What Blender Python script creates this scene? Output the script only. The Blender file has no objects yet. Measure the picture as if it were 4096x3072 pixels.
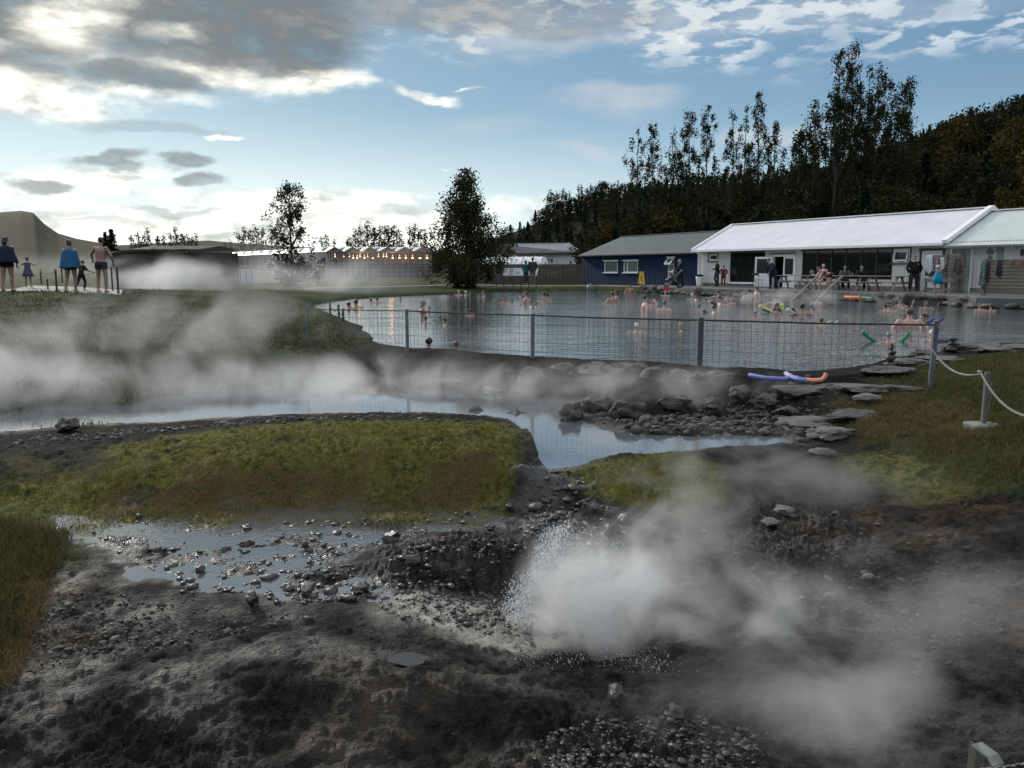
import bpy, bmesh, math, random
import numpy as np
from mathutils import Vector, Matrix, Euler, noise as mnoise

# ------------------------------------------------------------------ camera
scene = bpy.context.scene
F = 3260.0; PITCH = math.radians(7.96); CZ = 1.45
cam_d = bpy.data.cameras.new("camera"); cam = bpy.data.objects.new("camera", cam_d)
scene.collection.objects.link(cam); scene.camera = cam
cam.location = (0, 0, CZ); cam.rotation_euler = (math.pi/2 - PITCH, 0, 0)
cam_d.sensor_width = 36; cam_d.lens = F/4096*36
cam_d.clip_start = 0.05; cam_d.clip_end = 8000
scene.view_settings.view_transform = 'Standard'; scene.view_settings.look = 'None'
scene.view_settings.gamma = 1; scene.view_settings.exposure = 0.40
scene.cycles.max_bounces = 5; scene.cycles.diffuse_bounces = 2; scene.cycles.glossy_bounces = 3
scene.cycles.transmission_bounces = 3; scene.cycles.volume_bounces = 2; scene.cycles.transparent_max_bounces = 12
scene.cycles.volume_step_rate = 1.0; scene.cycles.volume_max_steps = 48
scene.cycles.use_denoising = True
scene.cycles.sample_clamp_indirect = 4.0

# ------------------------------------------------------------------ pixel helpers (photo pixels 4096x3072 -> world)
cp, sp = math.cos(PITCH), math.sin(PITCH)
def ray(px, py):
    u = (px-2048)/F; v = (py-1536)/F
    return Vector((u, cp - v*sp, -sp - v*cp))
def at(px, py, z=0.0):
    d = ray(px, py); t = (z-CZ)/d.z
    return Vector((d.x*t, d.y*t, z))
def atY(px, py, Y):
    d = ray(px, py); t = Y/d.y
    return Vector((d.x*t, Y, CZ + d.z*t))
def proj(p):
    dx, dy, dz = p[0], p[1], p[2]-CZ
    dep = dy*cp - dz*sp; up = dy*sp + dz*cp
    return 2048 + F*dx/dep, 1536 - F*up/dep

# ------------------------------------------------------------------ node helper
class N:
    dims = '3D'
    def __init__(s, tree): s.t = tree; s.n = tree.nodes; s.l = tree.links
    def new(s, typ, **kw):
        n = s.n.new(typ)
        for k, v in kw.items(): setattr(n, k, v)
        return n
    def put(s, inp, v):
        if isinstance(v, bpy.types.NodeSocket): s.l.new(v, inp)
        elif v is not None:
            try: inp.default_value = v
            except Exception:
                inp.default_value = tuple(v) + (1.0,) if len(v) == 3 else v
    def m(s, op, a, b=None, c=None, clamp=False):
        n = s.new('ShaderNodeMath', operation=op); n.use_clamp = clamp
        for i, v in enumerate((a, b, c)):
            if v is not None: s.put(n.inputs[i], v)
        return n.outputs[0]
    def vm(s, op, a, b=None, c=None):
        n = s.new('ShaderNodeVectorMath', operation=op)
        for i, v in enumerate((a, b, c)):
            if v is not None:
                if op == 'SCALE' and i == 1: s.put(n.inputs['Scale'], v)
                else: s.put(n.inputs[i], v)
        return n.outputs['Value'] if op in ('LENGTH', 'DOT_PRODUCT', 'DISTANCE') else n.outputs[0]
    def mix(s, f, a, b, mode='MIX'):
        n = s.new('ShaderNodeMix', data_type='RGBA', blend_type=mode); n.clamp_factor = True
        s.put(n.inputs[0], f); s.put(n.inputs[6], a if isinstance(a, bpy.types.NodeSocket) else tuple(a)[:3]+(1,)); s.put(n.inputs[7], b if isinstance(b, bpy.types.NodeSocket) else tuple(b)[:3]+(1,))
        return n.outputs[2]
    def noise(s, vec, scale, detail=4, rough=0.55, dist=0.0, col=False):
        n = s.new('ShaderNodeTexNoise'); n.noise_dimensions = s.dims; s.put(n.inputs['Vector'], vec)
        s.put(n.inputs['Scale'], scale); s.put(n.inputs['Detail'], detail)
        s.put(n.inputs['Roughness'], rough); s.put(n.inputs['Distortion'], dist)
        return n.outputs[1] if col else n.outputs[0]
    def voro(s, vec, scale, feature='F1', rand=1.0, out=0):
        n = s.new('ShaderNodeTexVoronoi', feature=feature); s.put(n.inputs['Vector'], vec)
        s.put(n.inputs['Scale'], scale); n.inputs['Randomness'].default_value = rand
        return n.outputs[out]
    def mr(s, v, a, b, c=0.0, d=1.0, smooth=False):
        n = s.new('ShaderNodeMapRange'); n.interpolation_type = 'SMOOTHSTEP' if smooth else 'LINEAR'
        for i, x in enumerate((v, a, b, c, d)): s.put(n.inputs[i], x)
        return n.outputs[0]
    def xyz(s, v):
        n = s.new('ShaderNodeSeparateXYZ'); s.put(n.inputs[0], v); return n.outputs
    def comb(s, x, y, z):
        n = s.new('ShaderNodeCombineXYZ')
        for i, v in enumerate((x, y, z)): s.put(n.inputs[i], v)
        return n.outputs[0]
    def bump(s, h, strength=0.5, dist=0.01, normal=None):
        n = s.new('ShaderNodeBump'); s.put(n.inputs['Height'], h)
        n.inputs['Strength'].default_value = strength; n.inputs['Distance'].default_value = dist
        if normal is not None: s.l.new(normal, n.inputs['Normal'])
        return n.outputs[0]

# ------------------------------------------------------------------ world: Nishita sky with procedural clouds
SUN_AZ = math.radians(-36); SUN_EL = math.radians(24)
world = bpy.data.worlds.new("World"); scene.world = world; world.use_nodes = True
W = N(world.node_tree); W.n.clear(); W.dims = '2D'
sky = W.new('ShaderNodeTexSky', sky_type='NISHITA', sun_disc=False)
sky.sun_elevation = SUN_EL; sky.sun_rotation = SUN_AZ
sky.altitude = 0; sky.air_density = 1.0; sky.dust_density = 0.6; sky.ozone_density = 1.6
tc = W.new('ShaderNodeTexCoord'); d = W.vm('NORMALIZE', tc.outputs['Generated'])
dx, dy, dz = W.xyz(d)[0:3]
az = W.m('ARCTAN2', dx, dy); el = W.m('ARCSINE', dz)
sky_ray = W.vm('SCALE', sky.outputs[0], 0.12)
def PX(px, py):
    r = ray(px, py).normalized(); return math.atan2(r.x, r.y), math.asin(r.z)
P0 = W.comb(az, el, 0.0)
# ragged edges: warp the (azimuth, elevation) plane with two octaves of noise
flat = W.comb(W.m('MULTIPLY', az, 1.0), W.m('MULTIPLY', el, 2.4), 0.0)
w1 = W.noise(flat, 5.0, 5, 0.6, col=True)
w1 = W.vm('SUBTRACT', w1, (0.5, 0.5, 0.5))
Pw = W.vm('ADD', P0, W.vm('MULTIPLY', w1, (0.13, 0.055, 0.0)))
def blobs(lst, P, inner=0.25):
    acc = None
    for (px, py, hw, hh, amt, rot) in lst:
        a0, e0 = PX(px, py); sa, se = hw/F, hh/F
        q = W.vm('SUBTRACT', P, (a0, e0, 0.0))
        if rot:
            r = W.new('ShaderNodeVectorRotate', rotation_type='Z_AXIS'); W.put(r.inputs['Vector'], q)
            r.inputs['Angle'].default_value = math.radians(rot); q = r.outputs[0]
        q = W.vm('MULTIPLY', q, (1/sa, 1/se, 1.0))
        v = W.mr(W.vm('LENGTH', q), 1.0, inner, 0.0, amt, smooth=True)
        acc = v if acc is None else W.m('MAXIMUM', acc, v)
    return acc
# (px, py, half width, half height, amount, rotation)
bright = [(330,120,330,150,.9,-20), (100,370,430,110,1.0,0), (520,395,400,40,.5,-4), (1150,310,330,75,1.0,0), (850,290,420,70,.8,0),
          (1720,365,200,26,.9,4), (1950,342,110,10,.6,0), (885,548,95,13,.9,0), (1765,668,45,12,.8,0), (1300,155,70,28,.6,0),
          (300,720,480,45,.75,-3), (250,770,700,30,.6,0), (600,870,420,75,.75,0), (750,905,500,80,.9,0), (150,900,300,110,.7,0), (1350,820,700,50,.85,0),
          (1350,900,800,130,.95,0), (2300,810,380,28,.6,0), (2250,840,450,60,.5,0), (500,960,700,120,.9,0), (1600,960,600,100,.95,0), (2750,140,70,40,.3,0), (30,460,120,25,.4,-8)]
dark = [(120,110,560,170,1.0,-12), (950,100,720,230,1.0,-8), (1150,190,330,150,1.0,0), (30,270,260,70,.8,0), (520,310,300,75,.85,3), (560,500,360,35,.3,0), (440,640,190,38,.75,-8), (500,672,80,30,.6,0),
        (772,655,120,42,.85,-4), (850,742,130,42,.75,-5), (1600,30,700,110,.6,0), (2250,60,420,80,.45,0), (350,30,400,60,.6,0), (130,735,120,26,.75,0), (60,850,260,26,.4,0), (700,835,300,16,.45,0), (1250,880,260,20,.4,0), (950,940,300,14,.35,0), (400,890,240,22,.4,0), (500,720,110,20,.45,0), (1600,850,170,28,.35,0), (700,260,300,60,.5,0)]
pale = [(2430,400,350,80,.55,0), (2300,600,200,38,.5,6), (3150,540,300,55,.6,0), (2150,130,420,90,.6,-4), (2500,80,420,100,.55,0), (1900,60,500,90,.6,0), (1950,490,280,60,.2,0), (2500,705,500,25,.35,0), (3300,60,1100,100,.35,0)]
B = blobs(bright, Pw); D = blobs(dark, Pw, .45); Pl = blobs(pale, Pw)
# streaky and cellular break-up
cell = W.noise(W.comb(W.m('MULTIPLY', az, 1.0), W.m('MULTIPLY', el, 2.2), 0.3), 16, 4, 0.6)
fine = W.noise(W.comb(W.m('MULTIPLY', az, 1.0), W.m('MULTIPLY', el, 4.5), 1.3), 12, 5, 0.62)
B = W.m('MULTIPLY', B, W.mr(fine, 0.30, 0.62, 0.45, 1.05), clamp=True)
D = W.m('MULTIPLY', D, W.mr(cell, 0.30, 0.60, 0.55, 1.05), clamp=True)
# altocumulus field high up and to the right, and an added cloud cover above the view
inv = W.m('DIVIDE', 1.0, W.m('ADD', W.m('MAXIMUM', dz, 0.02), 0.06))
plane = W.comb(W.m('MULTIPLY', dx, inv), W.m('MULTIPLY', dy, inv), 0.0)
ac = W.noise(plane, 7.5, 5, 0.58, 0.15)
acm = W.mr(ac, 0.44, 0.60, 0.0, 1.0, smooth=True)
a0, e0 = PX(2600, 160)
hi = W.mr(W.m('ADD', el, W.m('MULTIPLY', W.m('SUBTRACT', W.noise(P0, 7, 3), 0.5), 0.16)), PX(3300, 215)[1], PX(3300, 20)[1], 0.0, 1.0, smooth=True)
ri = W.mr(az, PX(1250, 100)[0], PX(2200, 100)[0], 0.15, 1.0, smooth=True)
AC = W.m('MULTIPLY', W.m('MULTIPLY', acm, hi), ri, clamp=True)
big = W.noise(plane, 0.9, 3, 0.55)
over = W.m('MULTIPLY', W.mr(big, 0.34, 0.54, 0.25, 0.95, smooth=True), W.mr(el, 0.36, 0.55, 0.0, 1.0), clamp=True)  # unseen bright cloud overhead, added to raise the light on roofs and ground
# blue sky toned by the Nishita model, whitening to the horizon
sep = W.new('ShaderNodeSeparateColor'); W.put(sep.inputs[0], sky_ray)
sunside = W.mr(az, 0.55, -0.45, 0.0, 1.0, smooth=True)
# the bright side of the clear sky is held back the way the photograph's exposure does
cc = W.vm('DIVIDE', sky_ray, W.vm('MULTIPLY_ADD', sky_ray, (1.15, 0.95, 0.85), (1.0, 1.0, 1.0)))
c = W.mix(W.mr(el, 0.02, 0.30, 0.0, 1.0), (0.93, 0.98, 1.02), W.mix(sunside, (0.72, 0.84, 0.92), (0.70, 0.78, 0.80)))
c = W.mix(1.0, cc, c, 'MULTIPLY')
glow = W.mix(W.mr(az, 0.45, -0.30, 0.0, 1.0, smooth=True), (0.50, 0.62, 0.70), (1.02, 1.00, 0.92))
c = W.mix(W.mr(el, 0.20, -0.01, 0.0, 0.9, smooth=True), c, glow)
c = W.vm('MULTIPLY', c, (.86, .95, 1.0))
c = W.mix(W.m('MULTIPLY', Pl, W.mr(fine, 0.3, 0.6, 0.5, 1.0)), c, (0.50, 0.52, 0.55))
c = W.mix(W.m('MULTIPLY', AC, 0.85), c, W.mix(sunside, (0.56, 0.62, 0.66), (0.68, 0.67, 0.62)))
bc = W.mix(W.mr(cell, 0.35, 0.6), (0.52, 0.52, 0.49), (1.30, 1.26, 1.12))
c = W.mix(B, c, bc)
dc = W.mix(W.mr(cell, 0.34, 0.66), (0.070, 0.082, 0.088), (0.22, 0.23, 0.235))
c = W.mix(D, c, dc)
B2 = W.m('MULTIPLY', blobs([(330,70,210,130,.95,-20), (60,370,330,80,1.0,0), (300,400,260,40,.8,-6), (1240,325,280,52,1.0,0), (860,300,330,34,.6,0), (680,165,120,45,.5,0), (30,180,160,45,.45,0)], Pw), W.mr(fine, 0.30, 0.62, 0.35, 1.05), clamp=True)
c = W.mix(B2, c, W.mix(W.mr(cell, 0.35, 0.6), (0.60, 0.59, 0.54), (1.15, 1.12, 0.99)))
c = W.mix(over, c, (0.95, 0.97, 1.02))
# below the horizon
c = W.mix(W.mr(el, 0.0, -0.02), c, (0.20, 0.22, 0.23))
bg = W.new('ShaderNodeBackground'); W.put(bg.inputs[0], c); bg.inputs[1].default_value = 1.0
out = W.new('ShaderNodeOutputWorld'); W.l.new(bg.outputs[0], out.inputs[0])
world.cycles.sampling_method = 'MANUAL'; world.cycles.sample_map_resolution = 512

# sun behind thin cloud, ahead and to the left
sun_d = bpy.data.lights.new("sun", 'SUN'); sun = bpy.data.objects.new("sun", sun_d); scene.collection.objects.link(sun)
sun_d.energy = 1.8; sun_d.angle = math.radians(8); sun_d.color = (1.0, 0.93, 0.82)
sdir = Vector((math.sin(SUN_AZ)*math.cos(SUN_EL), math.cos(SUN_AZ)*math.cos(SUN_EL), math.sin(SUN_EL)))
sun.rotation_euler = (-sdir).to_track_quat('-Z', 'Y').to_euler()
# ------------------------------------------------------------------ mesh helpers
rng = np.random.default_rng(7); random.seed(7)
COL = scene.collection
def tagit(o, label=None, cat=None, group=None, kind=None):
    if label: o['label'] = label
    if cat: o['category'] = cat
    if group: o['group'] = group
    if kind: o['kind'] = kind
    return o
def link(name, me, parent=None, loc=None):
    o = bpy.data.objects.new(name, me); COL.objects.link(o)
    if parent is not None: o.parent = parent
    if loc is not None: o.location = loc
    return o
def empty(name, loc, rz=0.0, label=None, cat=None, group=None):
    o = bpy.data.objects.new(name, None); COL.objects.link(o); o.location = loc; o.rotation_euler = (0, 0, rz)
    o.empty_display_size = 0.1
    return tagit(o, label, cat, group)
def fast_mesh(name, V, Fq, mats=(), smooth=False, mi=None):
    """V (n,3) array, Fq (m,k) int array of equal-sized faces"""
    V = np.asarray(V, dtype=np.float32); Fq = np.asarray(Fq, dtype=np.int32)
    me = bpy.data.meshes.new(name); k = Fq.shape[1]; m = len(Fq)
    me.vertices.add(len(V)); me.vertices.foreach_set('co', V.ravel())
    me.loops.add(m*k); me.loops.foreach_set('vertex_index', Fq.ravel())
    me.polygons.add(m); me.polygons.foreach_set('loop_start', np.arange(0, m*k, k, dtype=np.int32))
    if smooth: me.polygons.foreach_set('use_smooth', np.ones(m, dtype=bool))
    for x in mats: me.materials.append(x)
    if mi is not None: me.polygons.foreach_set('material_index', np.asarray(mi, dtype=np.int32))
    me.update(calc_edges=True); return me
class MB:
    """collects solid shapes, builds ONE mesh object"""
    def __init__(s): s.v = []; s.f = []; s.mi = []; s.sm = []
    def add(s, V, Fs, m=0, smooth=False):
        b = len(s.v); s.v += [tuple(x) for x in V]
        for f in Fs: s.f.append(tuple(b+i for i in f)); s.mi.append(m); s.sm.append(smooth)
    def box(s, c, size, rot=None, m=0, bev=0.0):
        hx, hy, hz = size[0]/2, size[1]/2, size[2]/2
        if bev > 0:
            b = min(bev, hx*.9, hy*.9, hz*.9); pts = []; 
            bm = bmesh.new(); bmesh.ops.create_cube(bm, size=1)
            for v in bm.verts: v.co = Vector((v.co.x*2*hx, v.co.y*2*hy, v.co.z*2*hz))
            bmesh.ops.bevel(bm, geom=list(bm.edges), offset=b, segments=1, affect='EDGES')
            bm.verts.index_update(); V = [v.co.copy() for v in bm.verts]; Fs = [[v.index for v in f.verts] for f in bm.faces]; bm.free()
        else:
            V = [Vector((x*hx, y*hy, z*hz)) for x in (-1, 1) for y in (-1, 1) for z in (-1, 1)]
            Fs = [(0,1,3,2),(4,6,7,5),(0,4,5,1),(2,3,7,6),(0,2,6,4),(1,5,7,3)]
        if rot is not None:
            R = rot if isinstance(rot, Matrix) else Euler(rot).to_matrix(); V = [R @ v for v in V]
        c = Vector(c); s.add([v+c for v in V], Fs, m); return s
    def beam(s, a, b, w, h, m=0, up=(0, 0, 1)):
        a = Vector(a); b = Vector(b); z = (b-a); L = z.length; z.normalize(); u = Vector(up)
        if abs(z.dot(u)) > .98: u = Vector((1, 0, 0))
        x = u.cross(z).normalized(); y = z.cross(x)
        V = [p + x*(i*w/2) + y*(j*h/2) for p in (a, b) for i, j in ((-1,-1),(1,-1),(1,1),(-1,1))]
        s.add(V, [(3,2,1,0),(4,5,6,7),(0,1,5,4),(1,2,6,5),(2,3,7,6),(3,0,4,7)], m); return s
    def tube(s, pts, r, n=8, m=0, smooth=True, caps=True):
        pts = [Vector(p) for p in pts]; rs = r if isinstance(r, (list, tuple)) else [r]*len(pts)
        V = []; prev = None
        for i, p in enumerate(pts):
            t = (pts[min(i+1, len(pts)-1)] - pts[max(i-1, 0)])
            t = t.normalized() if t.length > 1e-9 else Vector((0, 0, 1))
            if prev is None:
                u = Vector((0, 0, 1)) if abs(t.z) < .9 else Vector((1, 0, 0)); x = u.cross(t).normalized()
            else:
                x = (prev - t*prev.dot(t)); x = x.normalized() if x.length > 1e-6 else Vector((1, 0, 0))
            prev = x; y = t.cross(x)
            V += [p + (x*math.cos(2*math.pi*k/n) + y*math.sin(2*math.pi*k/n))*rs[i] for k in range(n)]
        Fs = [(i*n+k, i*n+(k+1) % n, (i+1)*n+(k+1) % n, (i+1)*n+k) for i in range(len(pts)-1) for k in range(n)]
        s.add(V, Fs, m, smooth)
        if caps: s.add(V[:n], [tuple(range(n))[::-1]], m); s.add(V[-n:], [tuple(range(n))], m)
        return s
    def lathe(s, prof, c=(0, 0, 0), n=20, m=0, smooth=True, rot=None, sx=1, sy=1):
        c = Vector(c); V = []
        for (r, z) in prof:
            for k in range(n):
                a = 2*math.pi*k/n; V.append(Vector((r*math.cos(a)*sx, r*math.sin(a)*sy, z)))
        if rot is not None: R = Euler(rot).to_matrix(); V = [R @ v for v in V]
        V = [v + c for v in V]
        Fs = [(i*n+k, i*n+(k+1) % n, (i+1)*n+(k+1) % n, (i+1)*n+k) for i in range(len(prof)-1) for k in range(n)]
        s.add(V, Fs, m, smooth)
        if prof[0][0] > 1e-4: s.add(V[:n], [tuple(range(n))[::-1]], m)
        if prof[-1][0] > 1e-4: s.add(V[-n:], [tuple(range(n))], m)
        return s
    def prism(s, poly, fn, t0, t1, m=0):
        """poly list of 2D points, fn(p2, t) -> Vector"""
        n = len(poly); V = [fn(p, t0) for p in poly] + [fn(p, t1) for p in poly]
        Fs = [tuple(range(n))[::-1], tuple(range(n, 2*n))] + [(i, (i+1) % n, n+(i+1) % n, n+i) for i in range(n)]
        s.add(V, Fs, m); return s
    def quad(s, a, b, c, d, m=0): s.add([a, b, c, d], [(0, 1, 2, 3)], m); return s
    def mesh(s, name, mats):
        me = bpy.data.meshes.new(name); me.from_pydata([tuple(v) for v in s.v], [], s.f)
        for x in (mats if isinstance(mats, (list, tuple)) else [mats]): me.materials.append(x)
        me.polygons.foreach_set('material_index', s.mi); me.polygons.foreach_set('use_smooth', s.sm)
        bm = bmesh.new(); bm.from_mesh(me); bmesh.ops.recalc_face_normals(bm, faces=bm.faces); bm.to_mesh(me); bm.free()
        me.update(); return me
    def build(s, name, mats, parent=None, loc=None):
        return link(name, s.mesh(name, mats), parent, loc)
def copy_tree(o, parent=None):
    c = o.copy(); COL.objects.link(c)
    if parent is not None: c.parent = parent
    for ch in o.children: copy_tree(ch, c)
    return c

# ------------------------------------------------------------------ materials
MATS = {}
def mat(name, col=(.5, .5, .5), rough=.6, col2=None, scale=4.0, bump=0.0, bscale=30.0, bdist=.01, metal=0.0, spec=0.5, detail=5, coords='Object', stretch=None, **kw):
    if name in MATS: return MATS[name]
    m = bpy.data.materials.new(name); m.use_nodes = True; n = N(m.node_tree)
    b = m.node_tree.nodes['Principled BSDF']
    tc = n.new('ShaderNodeTexCoord'); v = tc.outputs[coords]
    if stretch: v = n.vm('MULTIPLY', v, stretch)
    c2 = col2 if col2 is not None else tuple(x*.72 for x in col)
    f = n.noise(v, scale, detail, .6)
    n.put(b.inputs['Base Color'], n.mix(n.mr(f, .35, .65, 0, 1), col, c2))
    n.put(b.inputs['Roughness'], n.mr(f, .3, .7, min(1, rough*1.1), rough*.85))
    b.inputs['Metallic'].default_value = metal; b.inputs['Specular IOR Level'].default_value = spec
    if bump > 0: n.put(b.inputs['Normal'], n.bump(n.noise(v, bscale, 5, .6), bump, bdist))
    for k, x in kw.items(): b.inputs[k.replace('_', ' ')].default_value = x
    MATS[name] = m; return m
def pmat(name):
    m = bpy.data.materials.new(name); m.use_nodes = True; MATS[name] = m
    return m, N(m.node_tree), m.node_tree.nodes['Principled BSDF']

# ------------------------------------------------------------------ numpy noise
def _hash(ix, iy, seed):
    h = (ix.astype(np.int64)*374761393 + iy.astype(np.int64)*668265263 + seed*1442695041) & 0xFFFFFFFF
    h = ((h ^ (h >> 13))*1274126177) & 0xFFFFFFFF
    return ((h ^ (h >> 16)) & 0xFFFFFF).astype(np.float64)/0xFFFFFF
def vnoise(x, y, seed=0):
    ix = np.floor(x); iy = np.floor(y); fx = x-ix; fy = y-iy
    fx = fx*fx*fx*(fx*(fx*6-15)+10); fy = fy*fy*fy*(fy*(fy*6-15)+10)
    a = _hash(ix, iy, seed); b = _hash(ix+1, iy, seed); c = _hash(ix, iy+1, seed); e = _hash(ix+1, iy+1, seed)
    return (a*(1-fx)+b*fx)*(1-fy) + (c*(1-fx)+e*fx)*fy - .5
def fbm(x, y, scale, octv=5, gain=.5, seed=0):
    s = 0; a = 1; t = 0
    for i in range(octv):
        ca, sa = math.cos(.6*i+.3), math.sin(.6*i+.3)
        s = s + a*vnoise((x*ca-y*sa)*scale+i*17.3, (x*sa+y*ca)*scale-i*9.1, seed+i); t += a; a *= gain; scale *= 2.03
    return s/t*2
def sstep(x, a, b):
    t = np.clip((x-a)/(b-a), 0, 1); return t*t*(3-2*t)
def inpoly(X, Y, poly):
    """signed distance to polygon, positive inside"""
    P = np.array(poly, dtype=np.float64); n = len(P); inside = np.zeros(X.shape, bool); dist = np.full(X.shape, 1e18)
    for i in range(n):
        x1, y1 = P[i]; x2, y2 = P[(i+1) % n]
        cond = ((y1 > Y) != (y2 > Y)); 
        with np.errstate(divide='ignore', invalid='ignore'):
            xi = (x2-x1)*(Y-y1)/((y2-y1) if y2 != y1 else 1e-12)+x1
        inside ^= cond & (X < xi)
        ex, ey = x2-x1, y2-y1; L = ex*ex+ey*ey+1e-18
        t = np.clip(((X-x1)*ex+(Y-y1)*ey)/L, 0, 1)
        dist = np.minimum(dist, (X-x1-t*ex)**2+(Y-y1-t*ey)**2)
    return np.where(inside, 1, -1)*np.sqrt(dist)
# (theta, ln r) frame: world polar coordinates about the viewpoint's foot, so features far away get proportionate widths
def S(px, py, z):
    p = at(px, py, z); return (math.atan2(p.x, p.y), math.log(math.hypot(p.x, p.y)))
def SP(pts, z=None): return [S(p[0], p[1], p[2] if len(p) > 2 else z) for p in pts]

# ------------------------------------------------------------------ terrain
WATER_Z, POND_Z, MUD_Z = 0.0, -0.37, -0.545
ctrl = [(-600,3400,-.62),(1000,3400,-.62),(2048,3400,-.64),(3000,3400,-.6),(4600,3400,-.58),
 (0,3072,-.66),(600,3000,-.64),(1200,3000,-.60),(1800,3000,-.66),(2300,3000,-.68),(2900,3050,-.62),(3500,3000,-.6),(4096,3000,-.58),
 (100,2780,-.56),(500,2720,-.50),(1000,2700,-.45),(1500,2660,-.45),(1800,2720,-.50),(1960,2650,-.62),(-400,2600,-.55),(-400,2200,-.5),
 (300,2560,-.59),(700,2600,-.52),(1200,2520,-.52),(1500,2450,-.585),(1700,2500,-.60),(2000,2500,-.63),(2300,2600,-.68),(2600,2620,-.64),(2300,2400,-.70),(2900,2600,-.6),
 (1450,2340,-.57),(1600,2230,-.42),(1900,2190,-.39),(2100,2240,-.42),(1350,2300,-.52),(1850,2330,-.52),(1900,2400,-.64),(2100,2380,-.64),
 (300,2080,-.55),(700,2100,-.56),(1000,2150,-.56),(1300,2150,-.56),(700,2300,-.56),(1100,2300,-.56),(1500,2120,-.55),(1800,2080,-.53),(1300,2020,-.545),(1650,2040,-.535),(1700,2130,-.50),
 (0,2170,-.50),(150,2300,-.49),(0,2500,-.51),(250,2420,-.53),
 (2250,1900,-.42),(2300,2000,-.47),(2300,2100,-.52),(2300,2200,-.56),(2500,2150,-.5),(2480,2000,-.46),(2130,1990,-.48),
 (0,2000,-.5),(400,1990,-.46),(1000,1995,-.47),(1600,1990,-.48),(2000,1960,-.47),(500,1880,-.30),(1000,1850,-.22),(1500,1800,-.15),(1900,1800,-.14),(2050,1850,-.22),
 (300,1790,-.29),(700,1740,-.27),(1200,1690,-.24),(1650,1685,-.18),(2000,1705,-.15),(2080,1740,-.16),(0,1850,-.33),(-500,1850,-.33),
 (0,1735,-.35),(-500,1750,-.35),(2190,1890,-.42),
 (2330,1680,-.35),(2700,1720,-.335),(3000,1700,-.325),(3300,1650,-.29),(3300,1790,-.35),(3100,1650,-.31),(2600,1650,-.345),
 (2330,1880,-.38),(2500,1860,-.345),(2700,1850,-.33),(2600,1980,-.47),(3000,1840,-.34),(3500,1850,-.29),(4096,1850,-.16),(3300,1950,-.40),(3800,2000,-.35),(4096,2050,-.32),
 (2700,2080,-.53),(3200,2150,-.52),(3800,2250,-.5),(4400,2400,-.45),(2800,2250,-.56),(3300,2400,-.58),(3800,2600,-.56),(4400,2000,-.25),
 (3450,1620,-.2),(3500,1720,-.27),(3700,1570,-.09),(3900,1520,.0),(4300,1480,.08),(3700,1750,-.21),(4000,1700,-.1),(3350,1560,-.15),(3480,1500,-.03),(3700,1450,.04),(4096,1430,.07),
 (1400,1385,.03),(1700,1420,.03),(2000,1445,.03),(2300,1470,.03),(2600,1482,.03),(2900,1494,.02),(3200,1506,.02),
 (1200,1526,-.34),(1500,1540,-.33),(2000,1570,-.33),(2400,1640,-.34),(2900,1620,-.28),
 (0,1183,.69),(250,1172,.69),(480,1180,.69),(-400,1183,.69),(0,1250,.56),(400,1250,.5),(800,1240,.42),(1100,1225,.32),(1230,1222,.22),(700,1190,.47),(1000,1192,.36),
 (0,1400,.22),(400,1380,.22),(800,1350,.2),(1200,1330,.12),(1440,1345,.05),(1350,1290,.08),
 (0,1550,-.13),(500,1520,-.15),(900,1470,-.1),(1200,1440,-.05),(-500,1500,-.1),(0,1640,-.34),(500,1610,-.36),(900,1570,-.36),(-500,1640,-.34)]
cx = []; cz = []
for (px, py, z) in ctrl: cx.append(S(px, py, z)); cz.append(z)
for (X, Y, z) in [(-16,34,.64),(-12,34,.6),(-20,34,.66),(-25,50,.5),(-15,50,.45),(-8,45,.12),(0,55,.13),(5,60,.28),(-9,38,.16),(-3,46,.1),(12,52,.35),(17,44,.35),(22,38,.35),(28,30,.35),(35,60,.6),
                 (-40,80,.4),(-15,80,.3),(10,80,.3),(40,80,1.0),(-80,200,.3),(0,200,.3),(80,200,1),(0,900,.3),(-500,800,.3),(500,800,.3),(26,20,.3),(14,6,.0),(-12,8,-.2),(-30,25,.5)]:
    cx.append((math.atan2(X, Y), math.log(math.hypot(X, Y)))); cz.append(z)
cx = np.array(cx); cz = np.array(cz); _w = (1.0, 1.6)
def _phi(A, B):
    d = np.sqrt(((A[:, None, 0]-B[None, :, 0])*_w[0])**2 + ((A[:, None, 1]-B[None, :, 1])*_w[1])**2); return d
_K = _phi(cx, cx) + np.eye(len(cx))*2e-3; _P = np.c_[np.ones(len(cx)), cx]
_A = np.block([[_K, _P], [_P.T, np.zeros((3, 3))]]); _sol = np.linalg.solve(_A, np.r_[cz, 0, 0, 0])
def base_h(TH, LR):
    s = TH.shape; A = np.c_[TH.ravel(), LR.ravel()]; out = np.empty(len(A))
    for i in range(0, len(A), 60000):
        a = A[i:i+60000]; out[i:i+60000] = _phi(a, cx) @ _sol[:-3] + _sol[-3] + a @ _sol[-2:]
    return out.reshape(s)
LAGOON = SP([(1236,1222),(1290,1250),(1345,1272),(1440,1310),(1478,1350),(1482,1372),(1640,1396),(1900,1418),(2130,1440),(2350,1455),(2600,1468),(2900,1482),(3180,1492),(3330,1484),(3480,1462),(3560,1440),(3700,1428),(3790,1400),(3950,1385),(4200,1385),(4700,1400),(4700,1290),
             (4096,1238),(3902,1232),(3776,1221),(3617,1218),(3396,1203),(3200,1196),(3000,1190),(2800,1182),(2600,1172),(2400,1163),(2250,1163),(2000,1167),(1800,1176),(1600,1184),(1400,1196)], WATER_Z)
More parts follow.
